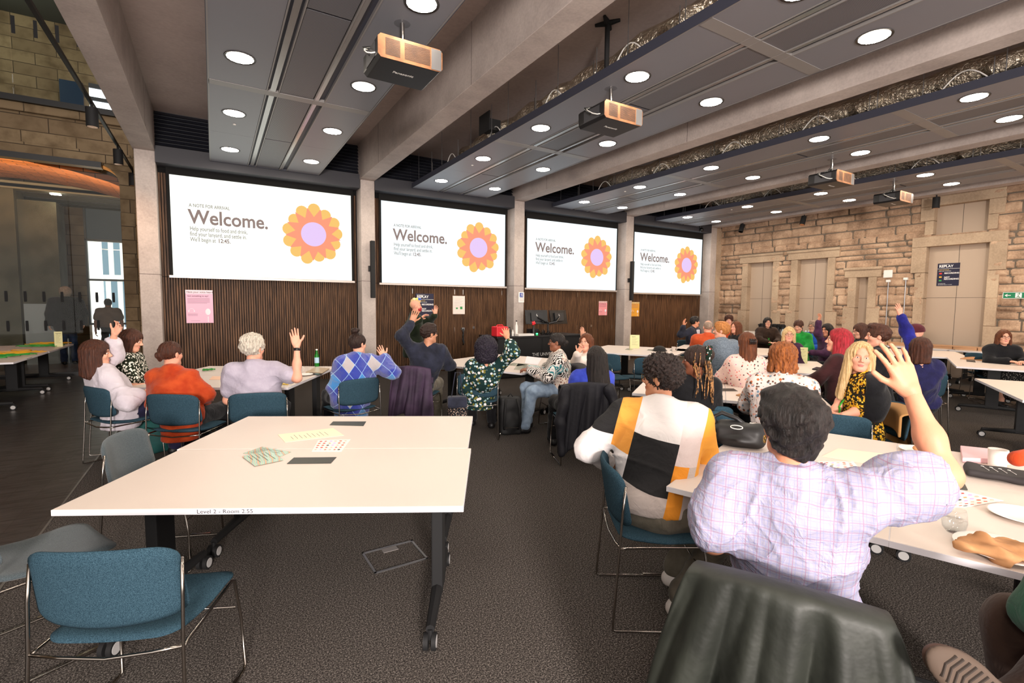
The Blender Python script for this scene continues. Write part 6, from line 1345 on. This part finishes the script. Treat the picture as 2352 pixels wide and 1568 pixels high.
def sit(label, px, py, D, hd, chl=None, cp=None, **kw):
    """a seated person and the chair under them; cp = (px, py, chair heading) of the middle of the chair's top edge"""
    if cp:
        c = P(cp[0], cp[1], z=.81); a = math.radians(cp[2]); ch = (c[0]+math.sin(a)*.26, c[1]+math.cos(a)*.26); r = person(label, px, py, D, hd, at=ch, **kw)
    else:
        r = person(label, px, py, D, hd, **kw); a = math.radians(kw.get('legs') if kw.get('legs') is not None else hd); ch = (r.location[0]-math.sin(a)*.03, r.location[1]-math.cos(a)*.03)
    if chl: chair(ch[0], ch[1], math.degrees(a), chl)
    return r
U = dict
# left table group
sit('person in a loose white shirt with long dark wavy hair, seated leftmost', 222, 812, 4.85, 62, cp=(212, 889, 58), hy=88, male=False, hair=('midlong', 'brown'), top=U(m=M_WHITE, sleeve='34', amp=.010, fr=24, e=.03, hem=.12), bottom=T_PLUM, sk='fair', lean=.12, headsc=1.04,
    armL=U(E=(262, 815, .2), W=(262, 783, .15), T=(288, 740, .15), curl=.5, spread=.2, n=(-.5, -.8, 0)), armR=U(E=(290, 925, -.1), W=(330, 903, .05), T=(350, 898, .1)), chl='blue chair under the person in the loose white shirt', h=.010)
sit('person with short dark bob in a green and white daisy print top', 303, 782, 5.5, 100, hy=100, hp=-14, male=False, hair=('bob', 'brown'), top=U(m=M_DAISY, sleeve='short', e=.018), bottom=T_BLACK, sk='fair', chl='dark chair under the person in the daisy print top', h=.010)
sit('person with a dark bun in a rust coloured corduroy shirt, seen from behind', 393, 813, 4.85, 32, cp=(388, 906, 33), hy=45, hair=('bun', 'brown'), top=U(m=M_RUST, collar=1, e=.024, amp=.007, hem=.14), bottom=T_BLACK, sk='pink', armR=U(E=(472, 905, -.05), W=(470, 925, .15), T=(482, 905, .3), curl=.9), armL='lap', chl='blue chair holding the person in the rust shirt', h=.010, wide=1.0)
sit('person with tousled silver hair in a lavender polo shirt, right hand raised', 582, 800, 4.75, 12, cp=(590, 903, 12), hy=45, hair=('grey', 'grey'), sk='pink', top=U(m=M_LAV, collar=1, sleeve='short', e=.022, amp=.006), bottom=T_BLACK, wide=1.1, watch=1,
    armR=U(E=(682, 868, .0), W=(682, 795, .05), T=(672, 745, .05), curl=.12, spread=.07, n=(-.1, -1, .1)), armL='lap', chl='blue chair under the person in the lavender polo shirt', h=.009, lanyard=True, lean=.08)
sit('person with dark top bun in a fluffy blue argyle cardigan', 822, 790, 5.6, -4, cp=(830, 870, -14), hy=60, male=False, hair=('topbun', 'dark'), sk='fair', top=U(m=M_ARG, e=.034, amp=.008, hem=.16), bottom=T_BLACK, wide=1.15,
    armR=U(E=(902, 855, 0), W=(884, 822, .1), T=(872, 800, .15), curl=.35, spread=.1, n=(-.2, -1, 0)), armL='lap', chl='blue chair under the person in the blue argyle cardigan', h=.010, lean=.06, lanyard=True)
# presenter
def presenter_extra(root, k):
    hc, HR, s = k['hc'], k['HR'], k['s']; f = Fld((-.09, .0, -.14), (.09, .13, .02), .007); f.add([ell((0, .045, -.058), (.062, .068, .056))], .01); f.clip(lambda x, y, z: .012-y); V, Q = f.mesh(); np_mesh('face_mask', [(V*s @ HR.T+hc, Q, 0)], [mat('mask_red', '#a8252c', .8)], root)
    mb = MB()
    for q in range(3): mb.cur = q; y = (.045, .0, -.05)[q]; c = hc+HR @ np.array([0, y+.02, .13+.0*q]); mb.sph(c, (.032, .036, .03), 12, 8)
    mb.build('mohawk_stripes', [mat('hair_dye_blue', '#2d55b5', .7), mat('hair_dye_yellow', '#e6d56a', .7), mat('hair_dye_cream', '#ecdca8', .7)], root, smooth=True)
person('presenter standing with dyed mohawk, red face mask and dark green jacket', 955, 703, 9.3, 110, hy=105, hair=('mohawk', 'blonde'), sk='pink', top=U(m=M_GREENJ, e=.03, hem=.25, name='jacket', collar=1), bottom=T_BLACK, stand=True, h=.012, lean=.03, extra=presenter_extra, wide=1.1,
    armL=U(E=(985, 738, .35), W=(1000, 722, .1), T=(1003, 702, .1), curl=.15, spread=.06, n=(0, -1, 0)), armR=U(E=(945, 740, -.3), W=(960, 735, -.35), T=(972, 725, -.3), curl=.4))
# centre group
sit('person in a navy jumper and glasses, left arm raised over the head', 986, 766, 6.3, 40, cp=(945, 848, 40), hy=85, hair=('short', 'dark'), sk='olive', top=U(m=M_NAVY, e=.022, amp=.007), bottom=T_GREY, glasses='black', watch=0, lanyard=True, wide=1.1,
    armL=U(E=(922, 770, -.1), W=(945, 742, .0), T=(956, 712, .0), curl=.15, spread=.12, n=(.3, .9, 0)), armR='table', chl='chair with purple coat under the person in the navy jumper', h=.010, lean=.06)
sit('person with a cloud of curly dark hair in a half circle patterned top', 1117, 800, 5.85, 32, cp=(1096, 859, 34), hy=32, male=False, hair=('bigcurl', 'violet'), sk='tan', top=U(m=M_PAT, sleeve='34', e=.024, amp=.006, hem=.12), bottom=T_BLACK, wide=1.1,
    armR=U(E=(1178, 808, -.1), W=(1166, 778, .0), T=(1160, 748, .05), curl=.5, spread=.22, n=(.5, .85, 0)), armL='lap', chl='blue chair under the person in the half circle patterned top', h=.010)
sit('person in a zebra and leopard print blouse with braided dark hair', 1278, 786, 6.5, -60, hy=-55, male=False, hair=('braids', 'black'), sk='brown', top=U(m=M_ZEBRA, e=.03, amp=.008), bottom=T_LJEANS, glasses='black', armL='table', armR='table', chl='chair with dark puffer coat under the person in zebra print', h=.011, legs=-75, wide=1.15) if False else \
sit('person in a zebra and leopard print blouse with dark pinned up hair', 1278, 786, 6.5, -60, hy=-55, male=False, hair=('bun', 'black'), sk='brown', top=U(m=M_ZEBRA, e=.03, amp=.008), bottom=T_LJEANS, glasses='black', armL='table', armR='table', chl='chair with dark puffer coat under the person in zebra print', h=.011, legs=-75, wide=1.15)
sit('person in a cream jumper with brown hair, hand raised behind the black haired person', 1346, 786, 7.0, -100, hy=-115, hr=0, male=False, hair=('long', 'auburn'), sk='fair', top=U(m=M_CREAM, e=.02), bottom=T_BLACK, armR=U(E=(1345, 820, .3), W=(1338, 775, .35), T=(1337, 745, .35), curl=.2), armL=U(E=(1322, 832, -.1), W=(1325, 820, -.2), T=(1333, 805, -.2), curl=.8), chl='chair under the person in the cream jumper', h=.012)
sit('person with very long black hair over a royal blue shirt', 1368, 822, 5.2, 20, cp=(1348, 890, 22), hy=15, male=False, hair=('longback', 'black'), sk='tan', top=U(m=M_BLUESH, e=.026, amp=.009, fr=24), bottom=T_BLACK, armL='lap', armR='lap', chl='chair with navy jacket under the person in royal blue', h=.010, wide=1.12)
# near figures
sit('person in an orange, black and white colour block sweatshirt with curly black hair', 1518, 868, 2.95, 48, cp=(1396, 1055, 122), hy=-22, hair=('curly', 'curl'), sk='olive', top=U(m=M_BLOCK, e=.034, amp=.008, fr=20, up=.055), bottom=T_GREY, glasses='gold', shoes='white', legs=110, feet=.3,
    armL=U(E=(1352, 1030, .0), W=(1400, 1062, .25), T=(1440, 1075, .4)), armR=U(E=(1625, 1085, .05), W=(1560, 1100, .3), T=(1520, 1100, .4)), chl='blue chair seen side on, holding the colour block sweatshirt', h=.0085, wide=1.18, lean=.12, side=.0)
def earr(root, k):
    mb = MB(); hc, HR, s = k['hc'], k['HR'], k['s']
    for z in (-.04, -.055): mb.sph(hc+HR @ (np.array([-.085, -.006, z])*s), .005, 10, 6)
    mb.tube([hc+HR @ (np.array([-.085, -.004+.009*math.cos(t), -.046+.014*math.sin(t)])*s) for t in np.linspace(0, 6.28, 14)], .0016, 5, False); mb.build('earring', mat('gold', '#cfa860', .25, .9), root, smooth=True)
def hoop(root, k):
    mb = MB(); hc, HR, s = k['hc'], k['HR'], k['s']; mb.tube([hc+HR @ (np.array([-.083, -.004+.008*math.cos(t), -.045+.01*math.sin(t)])*s) for t in np.linspace(0, 6.28, 14)], .0018, 5, False); mb.build('earring', mat('gold'), root, smooth=True)
def scrunch(root, k):
    earr(root, k); hc, HR, s = k['hc'], k['HR'], k['s']; f = Fld((-.12, -.2, -.02), (.12, -.02, .14), .007)
    for i in range(10):
        t = i*.628; f.op(cap((.055*math.cos(t), -.105, .06+.055*math.sin(t)), (.055*math.cos(t+.63), -.105, .06+.055*math.sin(t+.63)), .022), .01)
    f.noise(wavy(.006, 90, 2)); V, Q = f.mesh(); np_mesh('scrunchie', [(V*s @ HR.T+hc, Q, 0)], [spots('scarf_print', '#12241a', ['#c22a2a', '#e9e2da'], 30, .25)], root)
sit('person with long two tone braids and a patterned scrunchie, in black', 1598, 828, 4.1, 30, cp=(1618, 932, 40), hy=-30, male=False, hair=('braids', 'dark'), sk='deep', top=U(m=M_BLACK, e=.02), bottom=T_BLACK, armL='table', armR='lap', chl='blue chair behind the colour block sweatshirt, under the person in black', h=.010, extra=scrunch)
near = sit('person in a pale checked shirt with short black hair, right arm raised high', 1815, 980, 1.68, 62, hy=38, hair=('crop', 'black'), sk='tan', top=U(m=M_CHECK, collar=1, sleeve='roll', e=.026, amp=.010, fr=26, hem=.1), bottom=plain('white_jeans', '#d9cdc6', '#e6dcd6'), glasses='black', male=True, wide=1.12, headsc=.97,
    at=(1.78, .93), armR=U(E=(2170, 1092, -.12), W=(2095, 905, -.02), T=(2035, 770, .0), curl=.16, spread=.13, thumb=.75, n=(.45, .85, .1)), armL=U(E=(1640, 1230, .08), W=(1760, 1250, .35), T=(1800, 1240, .5)), h=.0075, extra=earr)
NC = (1.372+.26*math.sin(math.radians(63)), .754+.26*math.cos(math.radians(63))); chair(NC[0], NC[1], 63, 'chair hidden under the dark green leather jacket')
# right table group
sit('person with tousled copper hair in a retro flower print shirt', 1797, 824, 4.1, 58, hy=52, male=False, hair=('shaggy', 'orange'), sk='fair', top=U(m=M_RETRO, e=.026, sleeve='long', amp=.006), bottom=T_BLACK, armL='table', armR='table', h=.010, wide=1.2, lean=.22)
def clip_(root, k):
    hc, HR, s = k['hc'], k['HR'], k['s']; mb = MB()
    for t in range(5): mb.tube([hc+HR @ np.array([-.035+.0175*t, -.145, .06]), hc+HR @ np.array([-.03+.015*t, -.165, .03]), hc+HR @ np.array([-.035+.0175*t, -.15, .0])], .006, 6)
    mb.build('claw_clip', mat('clip_black', '#141214', .2), root, smooth=True)
sit('person with long chestnut hair held by a claw clip, floral blouse', 1714, 788, 5.7, 40, hy=30, male=False, hair=('half', 'auburn'), sk='fair', top=U(m=M_FLOR, e=.022, sleeve='34'), bottom=T_BLACK, armL='table', armR='table', h=.011, extra=clip_)
sit('person with long crimson red hair and maroon top, seen in profile', 1925, 782, 5.5, -15, hy=-28, hp=6, male=False, hair=('long', 'red'), sk='pink', top=U(m=M_MAROON, e=.018), bottom=T_BLACK, armL='table', armR='lap', lanyard=True, h=.010, headsc=1.05)
sit('person with long blonde hair smiling at the camera, sunflower dress and black cardigan', 1976, 820, 4.35, -75, hy=-124, hr=-6, male=False, hair=('waves', 'blonde'), sk='pink', top=U(m=M_SUN, e=.02, sleeve='none'), bottom=M_SUN, skirt=True, armL=U(E=(1935, 935, -.15), W=(1915, 950, .1), T=(1900, 955, .2)), armR=U(E=(2000, 950, .0), W=(1935, 955, -.05), T=(1905, 962, .05)), lanyard=True, h=.009, wide=1.18, headsc=1.02,
    extra=lambda root, k: cardi(root, k)) if False else None
def cardi(root, k):
    S = k['sh']; f = Fld((-.5, -.35, .5), (.5, .35, 1.25), .0095); c = k['chest']; sl = k['arms']
    f.add([ell(c+[0, -.015, 0], (.238, .168, .27)), cap(S[0]+[.04, -.01, .0], S[1]-[.04, .01, .0], .09)], .04)
    for (A_, E, W_, d, n_, hk) in sl: f.add([cap(A_, A_+(E-A_)*.85, .09, .085)], .03)
    f.noise(wavy(.005, 26, 4)); f.clip(lambda x, y, z: y-(.035+.25*np.abs(x)*(np.abs(x) > .12))); V, Q = f.mesh(); np_mesh('cardigan', [(V, Q, 0)], [M_BLACK], root)
sit('person with long blonde hair smiling at the camera, sunflower dress and black cardigan', 1976, 820, 4.35, -48, hy=-122, hr=-4, male=False, hair=('waves', 'blonde'), sk='pink', top=U(m=M_SUN, e=.02, sleeve='none'), bottom=M_SUN, skirt=True, armL=U(E=(1925, 925, .15), W=(1915, 948, .1), T=(1900, 955, .2)), armR=U(E=(2000, 950, -.1), W=(1930, 955, -.1), T=(1905, 962, .0)), lanyard=True, h=.009, wide=1.18, headsc=1.02, extra=cardi, chl='chair with tan coat under the person in the sunflower dress')
sit('person with short brown quiff seen in profile behind the raised hand', 2016, 772, 5.7, -20, hy=-30, hair=('quiff', 'brown'), sk='pink', top=U(m=M_BLACK, e=.02), bottom=T_BLACK, h=.011, headsc=1.06)
sit('person with short dark brown hair in an indigo jumper, seen from behind', 2112, 800, 5.5, 35, cp=(2146, 861, 25), hy=35, male=False, hair=('bob', 'brown'), sk='fair', top=U(m=M_INDIGO, e=.03, amp=.007), bottom=T_BLACK, armL='table', armR='table', chl='blue chair under the person in the indigo jumper', h=.010, wide=1.2, lean=.2)
def beanie(root, k):
    hc, HR, s = k['hc'], k['HR'], k['s']; f = Fld((-.11, -.14, -.0), (.11, .11, .18), .008); f.add([ell((0, -.02, .05), (.088, .11, .1))], .01); f.clip(lambda x, y, z: (.03+.12*y)-z); V, Q = f.mesh(); np_mesh('beanie', [(V*s @ HR.T+hc, Q, 0)], [plain('beanie_maroon', '#46181f', '#5a222b')], root)
    mb = MB(); c = hc+HR @ np.array([-.06, .07, .07]); mb.cb(c, (.03, .02, .025)); mb.build('beanie_patch', mat('patch_tan', '#d8a878', .7), root)
sit('person in a maroon beanie and bright navy shirt, right arm raised', 2100, 768, 6.8, -20, hy=-35, hp=-12, hair=None, sk='pink', top=U(m=M_NAVYBL, e=.026), bottom=T_BLACK, armL=U(E=(2082, 760, .0), W=(2073, 735, .0), T=(2062, 700, .0), curl=.12, spread=.1, n=(.3, .9, 0)), armR='lap', h=.011, extra=beanie, wide=1.1, chl='blue chair between the beanie and indigo jumper people')
sit('person with wavy brown hair and round glasses in a black cardigan, green lanyard', 2306, 774, 8.4, -130, hy=-125, male=False, hair=('long', 'auburn'), sk='fair', top=U(m=M_BLACK, e=.03), bottom=spots('speckled_skirt', '#1d1b1b', ['#b9b0a6'], 60, .25), skirt=True, glasses='black', lanyard=True, armL='table', armR='table', h=.011, wide=1.15, chl='chair under the person in the black cardigan')
sit('person with straight brown hair and black top in front of the narrow stone window', 1976, 760, 8.0, -40, hy=-50, hp=-10, male=False, hair=('midlong', 'brown'), sk='fair', top=U(m=M_BLACK, e=.02), bottom=T_BLACK, glasses='black', lanyard=True, h=.012, chl='chair under the brown haired person by the narrow window')
sit('person with dark hair and plum sleeve, arm raised beside the blue jumper', 1899, 758, 9.4, -60, hy=-80, male=False, hair=('midlong', 'black'), sk='tan', top=U(m=M_PURPLE, e=.02), bottom=T_BLACK, glasses='black', armR=U(E=(1874, 758, -.1), W=(1880, 738, -.1), T=(1885, 722, -.1), curl=.6), armL='table', h=.012, chl='chair under the person with the plum sleeve')
sit('person in a blue jumper with short hair, left of the raised plum sleeve', 1868, 750, 10.6, -90, hy=-80, hair=('short', 'greybrown'), sk='fair', top=U(m=M_BLUEJ, e=.03), bottom=T_BLACK, glasses='black', armL='table', armR='table', h=.013, wide=1.15, chl='chair under the person in the blue jumper')
sit('person in a green sweater with a ponytail, looking down', 1834, 749, 10.2, -110, hy=-100, hp=-20, male=False, hair=('ponytail', 'brown'), sk='pink', top=U(m=M_GREEN, e=.03), bottom=T_BLACK, armL='table', armR='table', h=.012, wide=1.15, chl='chair under the person in the green sweater')
sit('person with black hair and glasses in a brown jacket before the pump flasks', 1763, 740, 12.2, -140, hy=-135, male=False, hair=('bob', 'black'), sk='fair', top=U(m=M_BRJ, e=.035), bottom=T_BLACK, glasses='black', lanyard=True, armL='table', armR='table', h=.013, wide=1.15, chl='chair under the person in the brown jacket')
sit('person with blonde hair and black glasses facing the camera behind copper hair', 1812, 768, 8.2, -110, hy=-126, male=False, hair=('midlong', 'blonde'), sk='pink', top=U(m=M_PURPLE, e=.02), bottom=T_BLACK, glasses='black', armL='lap', armR='lap', h=.011, chl='chair under the blonde person in glasses')
sit('person in a navy jacket over a white shirt, hand raised by the last pillar', 1596, 739, 11.8, 170, hy=120, hair=('short', 'black'), sk='tan', top=U(m=M_NAVY, e=.026, name='jacket'), bottom=T_BLACK, armR=U(E=(1563, 768, -.1), W=(1568, 755, -.15), T=(1569, 738, -.15), curl=.3), armL='lap', h=.012, chl='chair under the person in the navy jacket',
    extra=lambda root, k: MB().cb(k['chest']+np.array([0, .128, .03]), (.12, .05, .36)).build('white_tshirt', M_WHITE, root, bevel=.02))
sit('bald person in an orange top seen from behind', 1626, 751, 9.1, 60, hy=40, hair=('bald', 'greybrown'), sk='pink', top=U(m=M_ORANGE, e=.025, collar=1), bottom=T_BLACK, lanyard=True, h=.012, wide=1.15, chl='chair under the bald person in orange')
sit('person with ginger hair in a grey denim shirt, facing left', 1657, 759, 7.2, 20, hy=-30, hair=('short', 'ginger'), sk='pink', top=U(m=M_DENIM, e=.026, collar=1, sleeve='elbow'), bottom=T_JEANS, lanyard=True, armL='lap', armR='lap', h=.010, wide=1.12, chl='dark chair under the person in the grey denim shirt')
sit('smiling person with curly brown hair, farthest back by the stone wall', 1674, 736, 12.2, -120, hy=-125, hair=('curly', 'brown'), sk='pink', top=U(m=M_ORANGE, e=.02), bottom=T_BLACK, h=.013, chl='chair under the curly haired person by the stone wall')
sit('person with long reddish brown hair and black top, in profile', 1690, 752, 10.2, -70, hy=-75, male=False, hair=('waves', 'auburn'), sk='pink', top=U(m=M_BLACK, e=.02), bottom=T_BLACK, h=.012, chl='chair under the person with long reddish brown hair')
# people behind the glass; the first is added to stand for a reflection
person('reflected person in a dark jacket and blue jeans, built as a figure behind the lobby glass', 150, 674, 12.6, -25, hy=-25, hair=('curly', 'greybrown'), sk='fair', top=U(m=M_BLACK, e=.06, hem=.08, name='jacket'), bottom=T_JEANS, stand=True, h=.014, wide=1.35, armL='down', armR='down', headsc=1.2)
person('person in a brown shirt with black hair before the lobby window', 248, 697, 14, -10, hy=-10, hair=('short', 'black'), sk='brown', top=U(m=M_BROWNT, e=.03, sleeve='short'), bottom=T_BLACK, stand=True, h=.014, wide=1.15, armL='down', armR='down')
# partly visible sitter at the right edge
sit('person cropped by the right edge in rust sleeve and brown trousers, foot crossed', 2560, 1010, 1.75, 20, hy=20, hair=('short', 'brown'), sk='fair', top=U(m=M_RUST, e=.03), bottom=T_BROWN, h=.012, armL=U(E=(2420, 1140, .1), W=(2372, 1052, .3), T=(2345, 1048, .4)), armR='lap', shoes='brown') if False else None
# ---------------------------------------------------------------- empty chairs
def chair_px(px, py, hd, label, z=.8, grey=False, back=.26, group='stacking chairs'):
    c = P(px, py, z=z); a = math.radians(hd); return chair(c[0]+math.sin(a)*back, c[1]+math.cos(a)*back, hd, label, grey, group)
chair_px(220, 1264, 25, 'nearest empty blue chair seen from behind, bottom left', .81)
chair(-.73, 3.08, 64, 'grey chair at the left edge beside the nearest blue chair, seat in view', True, 'grey upholstered chairs')
chair(-.29, 3.78, 110, 'empty grey blue chair at the left side of the near table', True, 'grey upholstered chairs')
chair_px(1392, 815, 200, 'empty dark chair at the empty table below the pillar, left one', .8); chair_px(1490, 822, 10, 'empty dark chair with black hat in front of the empty table', .8)
chair_px(1690, 785, 60, 'empty dark chair between the denim shirt and chestnut hair people', .8); chair_px(1618, 945, 60, 'small blue chair corner right of the colour block sweatshirt', .8)
chair_px(1918, 955, 60, 'blue chair corner left of the sunflower dress', .8); chair_px(2235, 812, 200, 'empty dark chair at the table with tumblers', .8)
# coats on chairs
LEATH = mat('dark_green_leather', '#1a1d18', .58, noise=(5, '#272a24', .4, .6), bump=(7, .3, .03)); PUR = mat('purple_fabric', '#2e1f33', .75, noise=(5, '#432f48', .4, .6)); NV = mat('navy_nylon', '#100f19', .7, bump=(30, .4, .01)); TAN = mat('tan_coat', '#a87a45', .8)
import mathutils
coat('leather_jacket', NC[0], NC[1], 63, .52, .90, .845, .02, LEATH, 'dark green leather jacket hanging on the nearest chair at the bottom right', amp=.05, seed=5, sleeves=False)
c7 = [o for o in bpy.data.objects if o.get('label') == 'chair with purple coat under the person in the navy jumper'][0]; coat('purple_coat', c7.location[0], c7.location[1], -math.degrees(c7.rotation_euler[2]), .5, .62, .85, .22, PUR, 'purple coat hanging on the chair of the person in the navy jumper', amp=.03, seed=3, sleeves=False)
c9 = [o for o in bpy.data.objects if o.get('label') == 'chair with dark puffer coat under the person in zebra print'][0]; coat('puffer_coat', c9.location[0], c9.location[1], -math.degrees(c9.rotation_euler[2]), .5, .66, .86, .03, NV, 'long dark navy puffer coat on the chair of the zebra print blouse', amp=.03, seed=9, sleeves=False)
c11 = [o for o in bpy.data.objects if o.get('label') == 'chair with navy jacket under the person in royal blue'][0]; coat('navy_jacket', c11.location[0], c11.location[1], -math.degrees(c11.rotation_euler[2]), .54, .6, .86, .2, NV, 'dark navy jacket on the chair of the person in royal blue', amp=.028, seed=12)
c18 = [o for o in bpy.data.objects if o.get('label') == 'chair with tan coat under the person in the sunflower dress'][0]; coat('tan_coat', c18.location[0], c18.location[1], -math.degrees(c18.rotation_euler[2]), .5, .6, .8, .25, TAN, 'tan coat on the chair of the person in the sunflower dress', amp=.02, seed=15, sleeves=False)
# bags
def pack_extra(r):
    mb = MB()
    for s in (-1, 1): mb.tube([(s*.07, -.1, .46), (s*.09, -.17, .35), (s*.1, -.16, .15), (s*.09, -.1, .08)], .014, 8)
    mb.tube([(-.03, -.02, .48), (0, -.03, .52), (.03, -.02, .48)], .008, 6); mb.build('strap', BLACKM, r, smooth=True)
    mb = MB(); mb.box((-.1, -.135, .1), (.1, -.125, .108)); mb.build('zip', CHROME, r)
c = P(1172, 1000, z=0); bag('backpack', c[0]+.05, c[1]+.1, 0, (.14, .1, .24), -20, mat('backpack_black', '#121213', .7), 'black backpack standing on the carpet beside the patterned top chair', seed=4, extra=pack_extra)
c = P(350, 1045, z=0)
def tote(r):
    mb = MB()
    for s in (-1, 1): mb.tube([(-.08, s*.06, .38), (-.07, s*.08, .47), (.0, s*.085, .5), (.07, s*.08, .47), (.08, s*.06, .38)], .009, 6)
    mb.build('handle', mat('strap_taupe', '#8c7d6c', .7), r, smooth=True); mb = MB(); mb.box((.05, -.15, .1), (.09, -.14, .13)); mb.build('label_patch', WHITE, r)
bag('teal_bag', c[0]+.05, c[1]+.15, 0, (.19, .11, .19), 20, mat('teal_canvas', '#0e4341', .8, noise=(6, '#145350', .4, .6)), 'teal green canvas bag under the rust shirt chair', seed=8, extra=tote)
c = P(1052, 955, z=.3); m_ = spots('bag_print', '#15171c', ['#c9b6a6', '#8c6f60'], 60, .3)
def swing(r):
    mb = MB(); mb.box((-.105, -.062, .24), (.105, .062, .36)); mb.build('dark_top', M_NAVY, r, bevel=.02); mb = MB(); mb.tube([(-.06, 0, .36), (-.02, 0, .62), (.03, 0, .62), (.06, 0, .36)], .006, 6); mb.build('strap', M_NAVY, r, smooth=True)
c8 = [o for o in bpy.data.objects if o.get('label') == 'blue chair under the person in the half circle patterned top'][0]; cc = P(1050, 945, d=5.35); bag('patterned_bag', cc[0], cc[1], cc[2]-.19, (.1, .05, .17), -20, m_, 'small patterned bag hanging left of the half circle top chair', seed=3, extra=swing)
c = P(1700, 1030, z=TZ)
def clipx(r):
    mb = MB(); mb.tube([(-.13, .0, .1), (-.16, .02, .17), (-.11, .04, .2), (-.02, .05, .17), (.04, .04, .13)], .016, 8); mb.build('strap', mat('handbag_black'), r, smooth=True); mb = MB(); mb.tube([(.0+.02*math.cos(t)*1.8, -.125, .15+.012*math.sin(t)) for t in np.linspace(0, 6.28, 14)], .003, 5, False); mb.build('white_clip', WHITE, r, smooth=True)
bag('handbag', c[0]+.05, c[1]+.05, TZ, (.155, .085, .075), -62, mat('handbag_black', '#131214', .5), 'black handbag with white clip on the near right table', seed=6, extra=clipx, r_=.05, amp=.012)
c = P(1515, 806, z=.735); f = Fld((-.16, -.16, 0), (.16, .16, .14), .01); f.add([ell((0, 0, .03), (.12, .12, .08)), ell((0, .0, .02), (.15, .15, .012))], .01); V, Q = f.mesh(); o = np_mesh('cap', [(V+np.array([c[0], c[1], .735]), Q, 0)], [BLACKM], None); tag(o, 'black cap lying on the empty table below the pillar', 'hat')
# right edge sitter's crossed leg
r = empty('person', (2.55, .10, 0), 0, 'person cropped at the bottom right in brown trousers and green top, foot stuck out', 'person'); RO = np.array([2.55, .10, 0])
k0, k1, k2 = P(2640, 1420, d=1.5), P(2345, 1440, d=1.5), P(2370, 1700, d=1.4); k3 = P(2300, 1640, d=1.25)
f = Fld(np.min([k0, k1, k2, k3], 0)-.13, np.max([k0, k1, k2, k3], 0)+.13, .011); f.add([cap(k0, k1, .1, .085), cap(k1, k2, .085, .07), cap(P(2640, 1540, d=1.3), P(2440, 1560, d=1.25), .09, .07), cap(P(2440, 1560, d=1.25), k3, .07, .05)], .04); f.noise(wavy(.008, 34, 3)); V, Q = f.mesh(); np_mesh('trousers', [(V-RO, Q, 0)], [T_BROWN], r)
s0_, s1_ = P(2400, 1690, d=1.15), P(2160, 1515, d=1.18); L_ = np.linalg.norm(s1_-s0_); dd = (s1_-s0_)/L_; nn = -FF-dd*(-FF @ dd); nn = nn/np.linalg.norm(nn); sd = np.cross(nn, dd); SR = np.stack([sd, dd, nn], 1); sc_ = s0_+dd*L_*.5
def shoe_local():
    f = Fld((-.07, -.18, -.13), (.07, .18, .05), .0055); f.add([ell((0, .075, -.02), (.046, .085, .035)), ell((0, -.07, -.025), (.036, .075, .04)), cap((0, -.1, -.03), (0, .06, -.03), .032, .036)], .04); f.clip(lambda x, y, z: z-.002); g_ = Fld((-.07, -.18, -.13), (.07, .18, .05), .0055); g_.add([ell((0, .08, .0), (.05, .09, .02)), ell((0, -.075, .0), (.038, .078, .02)), cap((0, -.08, 0), (0, .06, 0), .036, .04)], .02)
    g_.clip(lambda x, y, z: np.abs(z-.004)-.010); return f.mesh(), g_.mesh()
(V, Q), (V2, Q2) = shoe_local(); sh = np_mesh('shoe', [(V @ SR.T+sc_-RO, Q, 0)], [SHOE['brown']], r); np_mesh('sole', [(V2 @ SR.T+sc_-RO, Q2, 0)], [mat('sole_rubber', '#4a3b30', .8)], sh)
mb = MB()
def SP(x, y, z=.0145): return SR @ np.array([x, y, z])+sc_-RO
for k in range(7): yy_ = .035+.016*k; ww_ = .036*math.sqrt(max(.05, 1-((yy_-.08)/.09)**2)); mb.tube([SP(-ww_, yy_-.006), SP(0, yy_+.004), SP(ww_, yy_-.006)], .0032, 5)
for k in range(8): mb.tube([SP((-.016 if k % 2 else .016)+.009*math.cos(t), -.02-.026*(k//2)+.009*math.sin(t)) for t in np.linspace(0, 6.28, 11)], .0026, 5, False)
mb.build('sole_tread', mat('sole_dark', '#2b211a', .8), sh)
g0, g1 = P(2440, 1415, d=1.35), P(2520, 1260, d=1.35); f = Fld(np.minimum(g0, g1)-.2, np.maximum(g0, g1)+.2, .012); f.add([cap(g0, g1, .1, .1)], .02); f.noise(wavy(.01, 30, 5)); V, Q = f.mesh(); np_mesh('jumper', [(V-RO, Q, 0)], [plain('bottle_green', '#17402c', '#1f5239')], r)
# sleeve of another person across the right edge table
g0, g1 = P(2335, 1052, d=2.45), P(2480, 1030, d=2.45); o0 = np.array([g1[0]+.2, g1[1], 0]); r = empty('person', tuple(o0), 0, 'person at right picture edge of whom only a rust sleeve resting on the table shows', 'person'); f = Fld(np.minimum(g0, g1)-.15, np.maximum(g0, g1)+.15, .01); f.add([cap(g0, g1, .04, .05)], .02); f.noise(wavy(.006, 30, 5)); V, Q = f.mesh(); np_mesh('sleeve', [(V-o0, Q, 0)], [M_RUST], r)
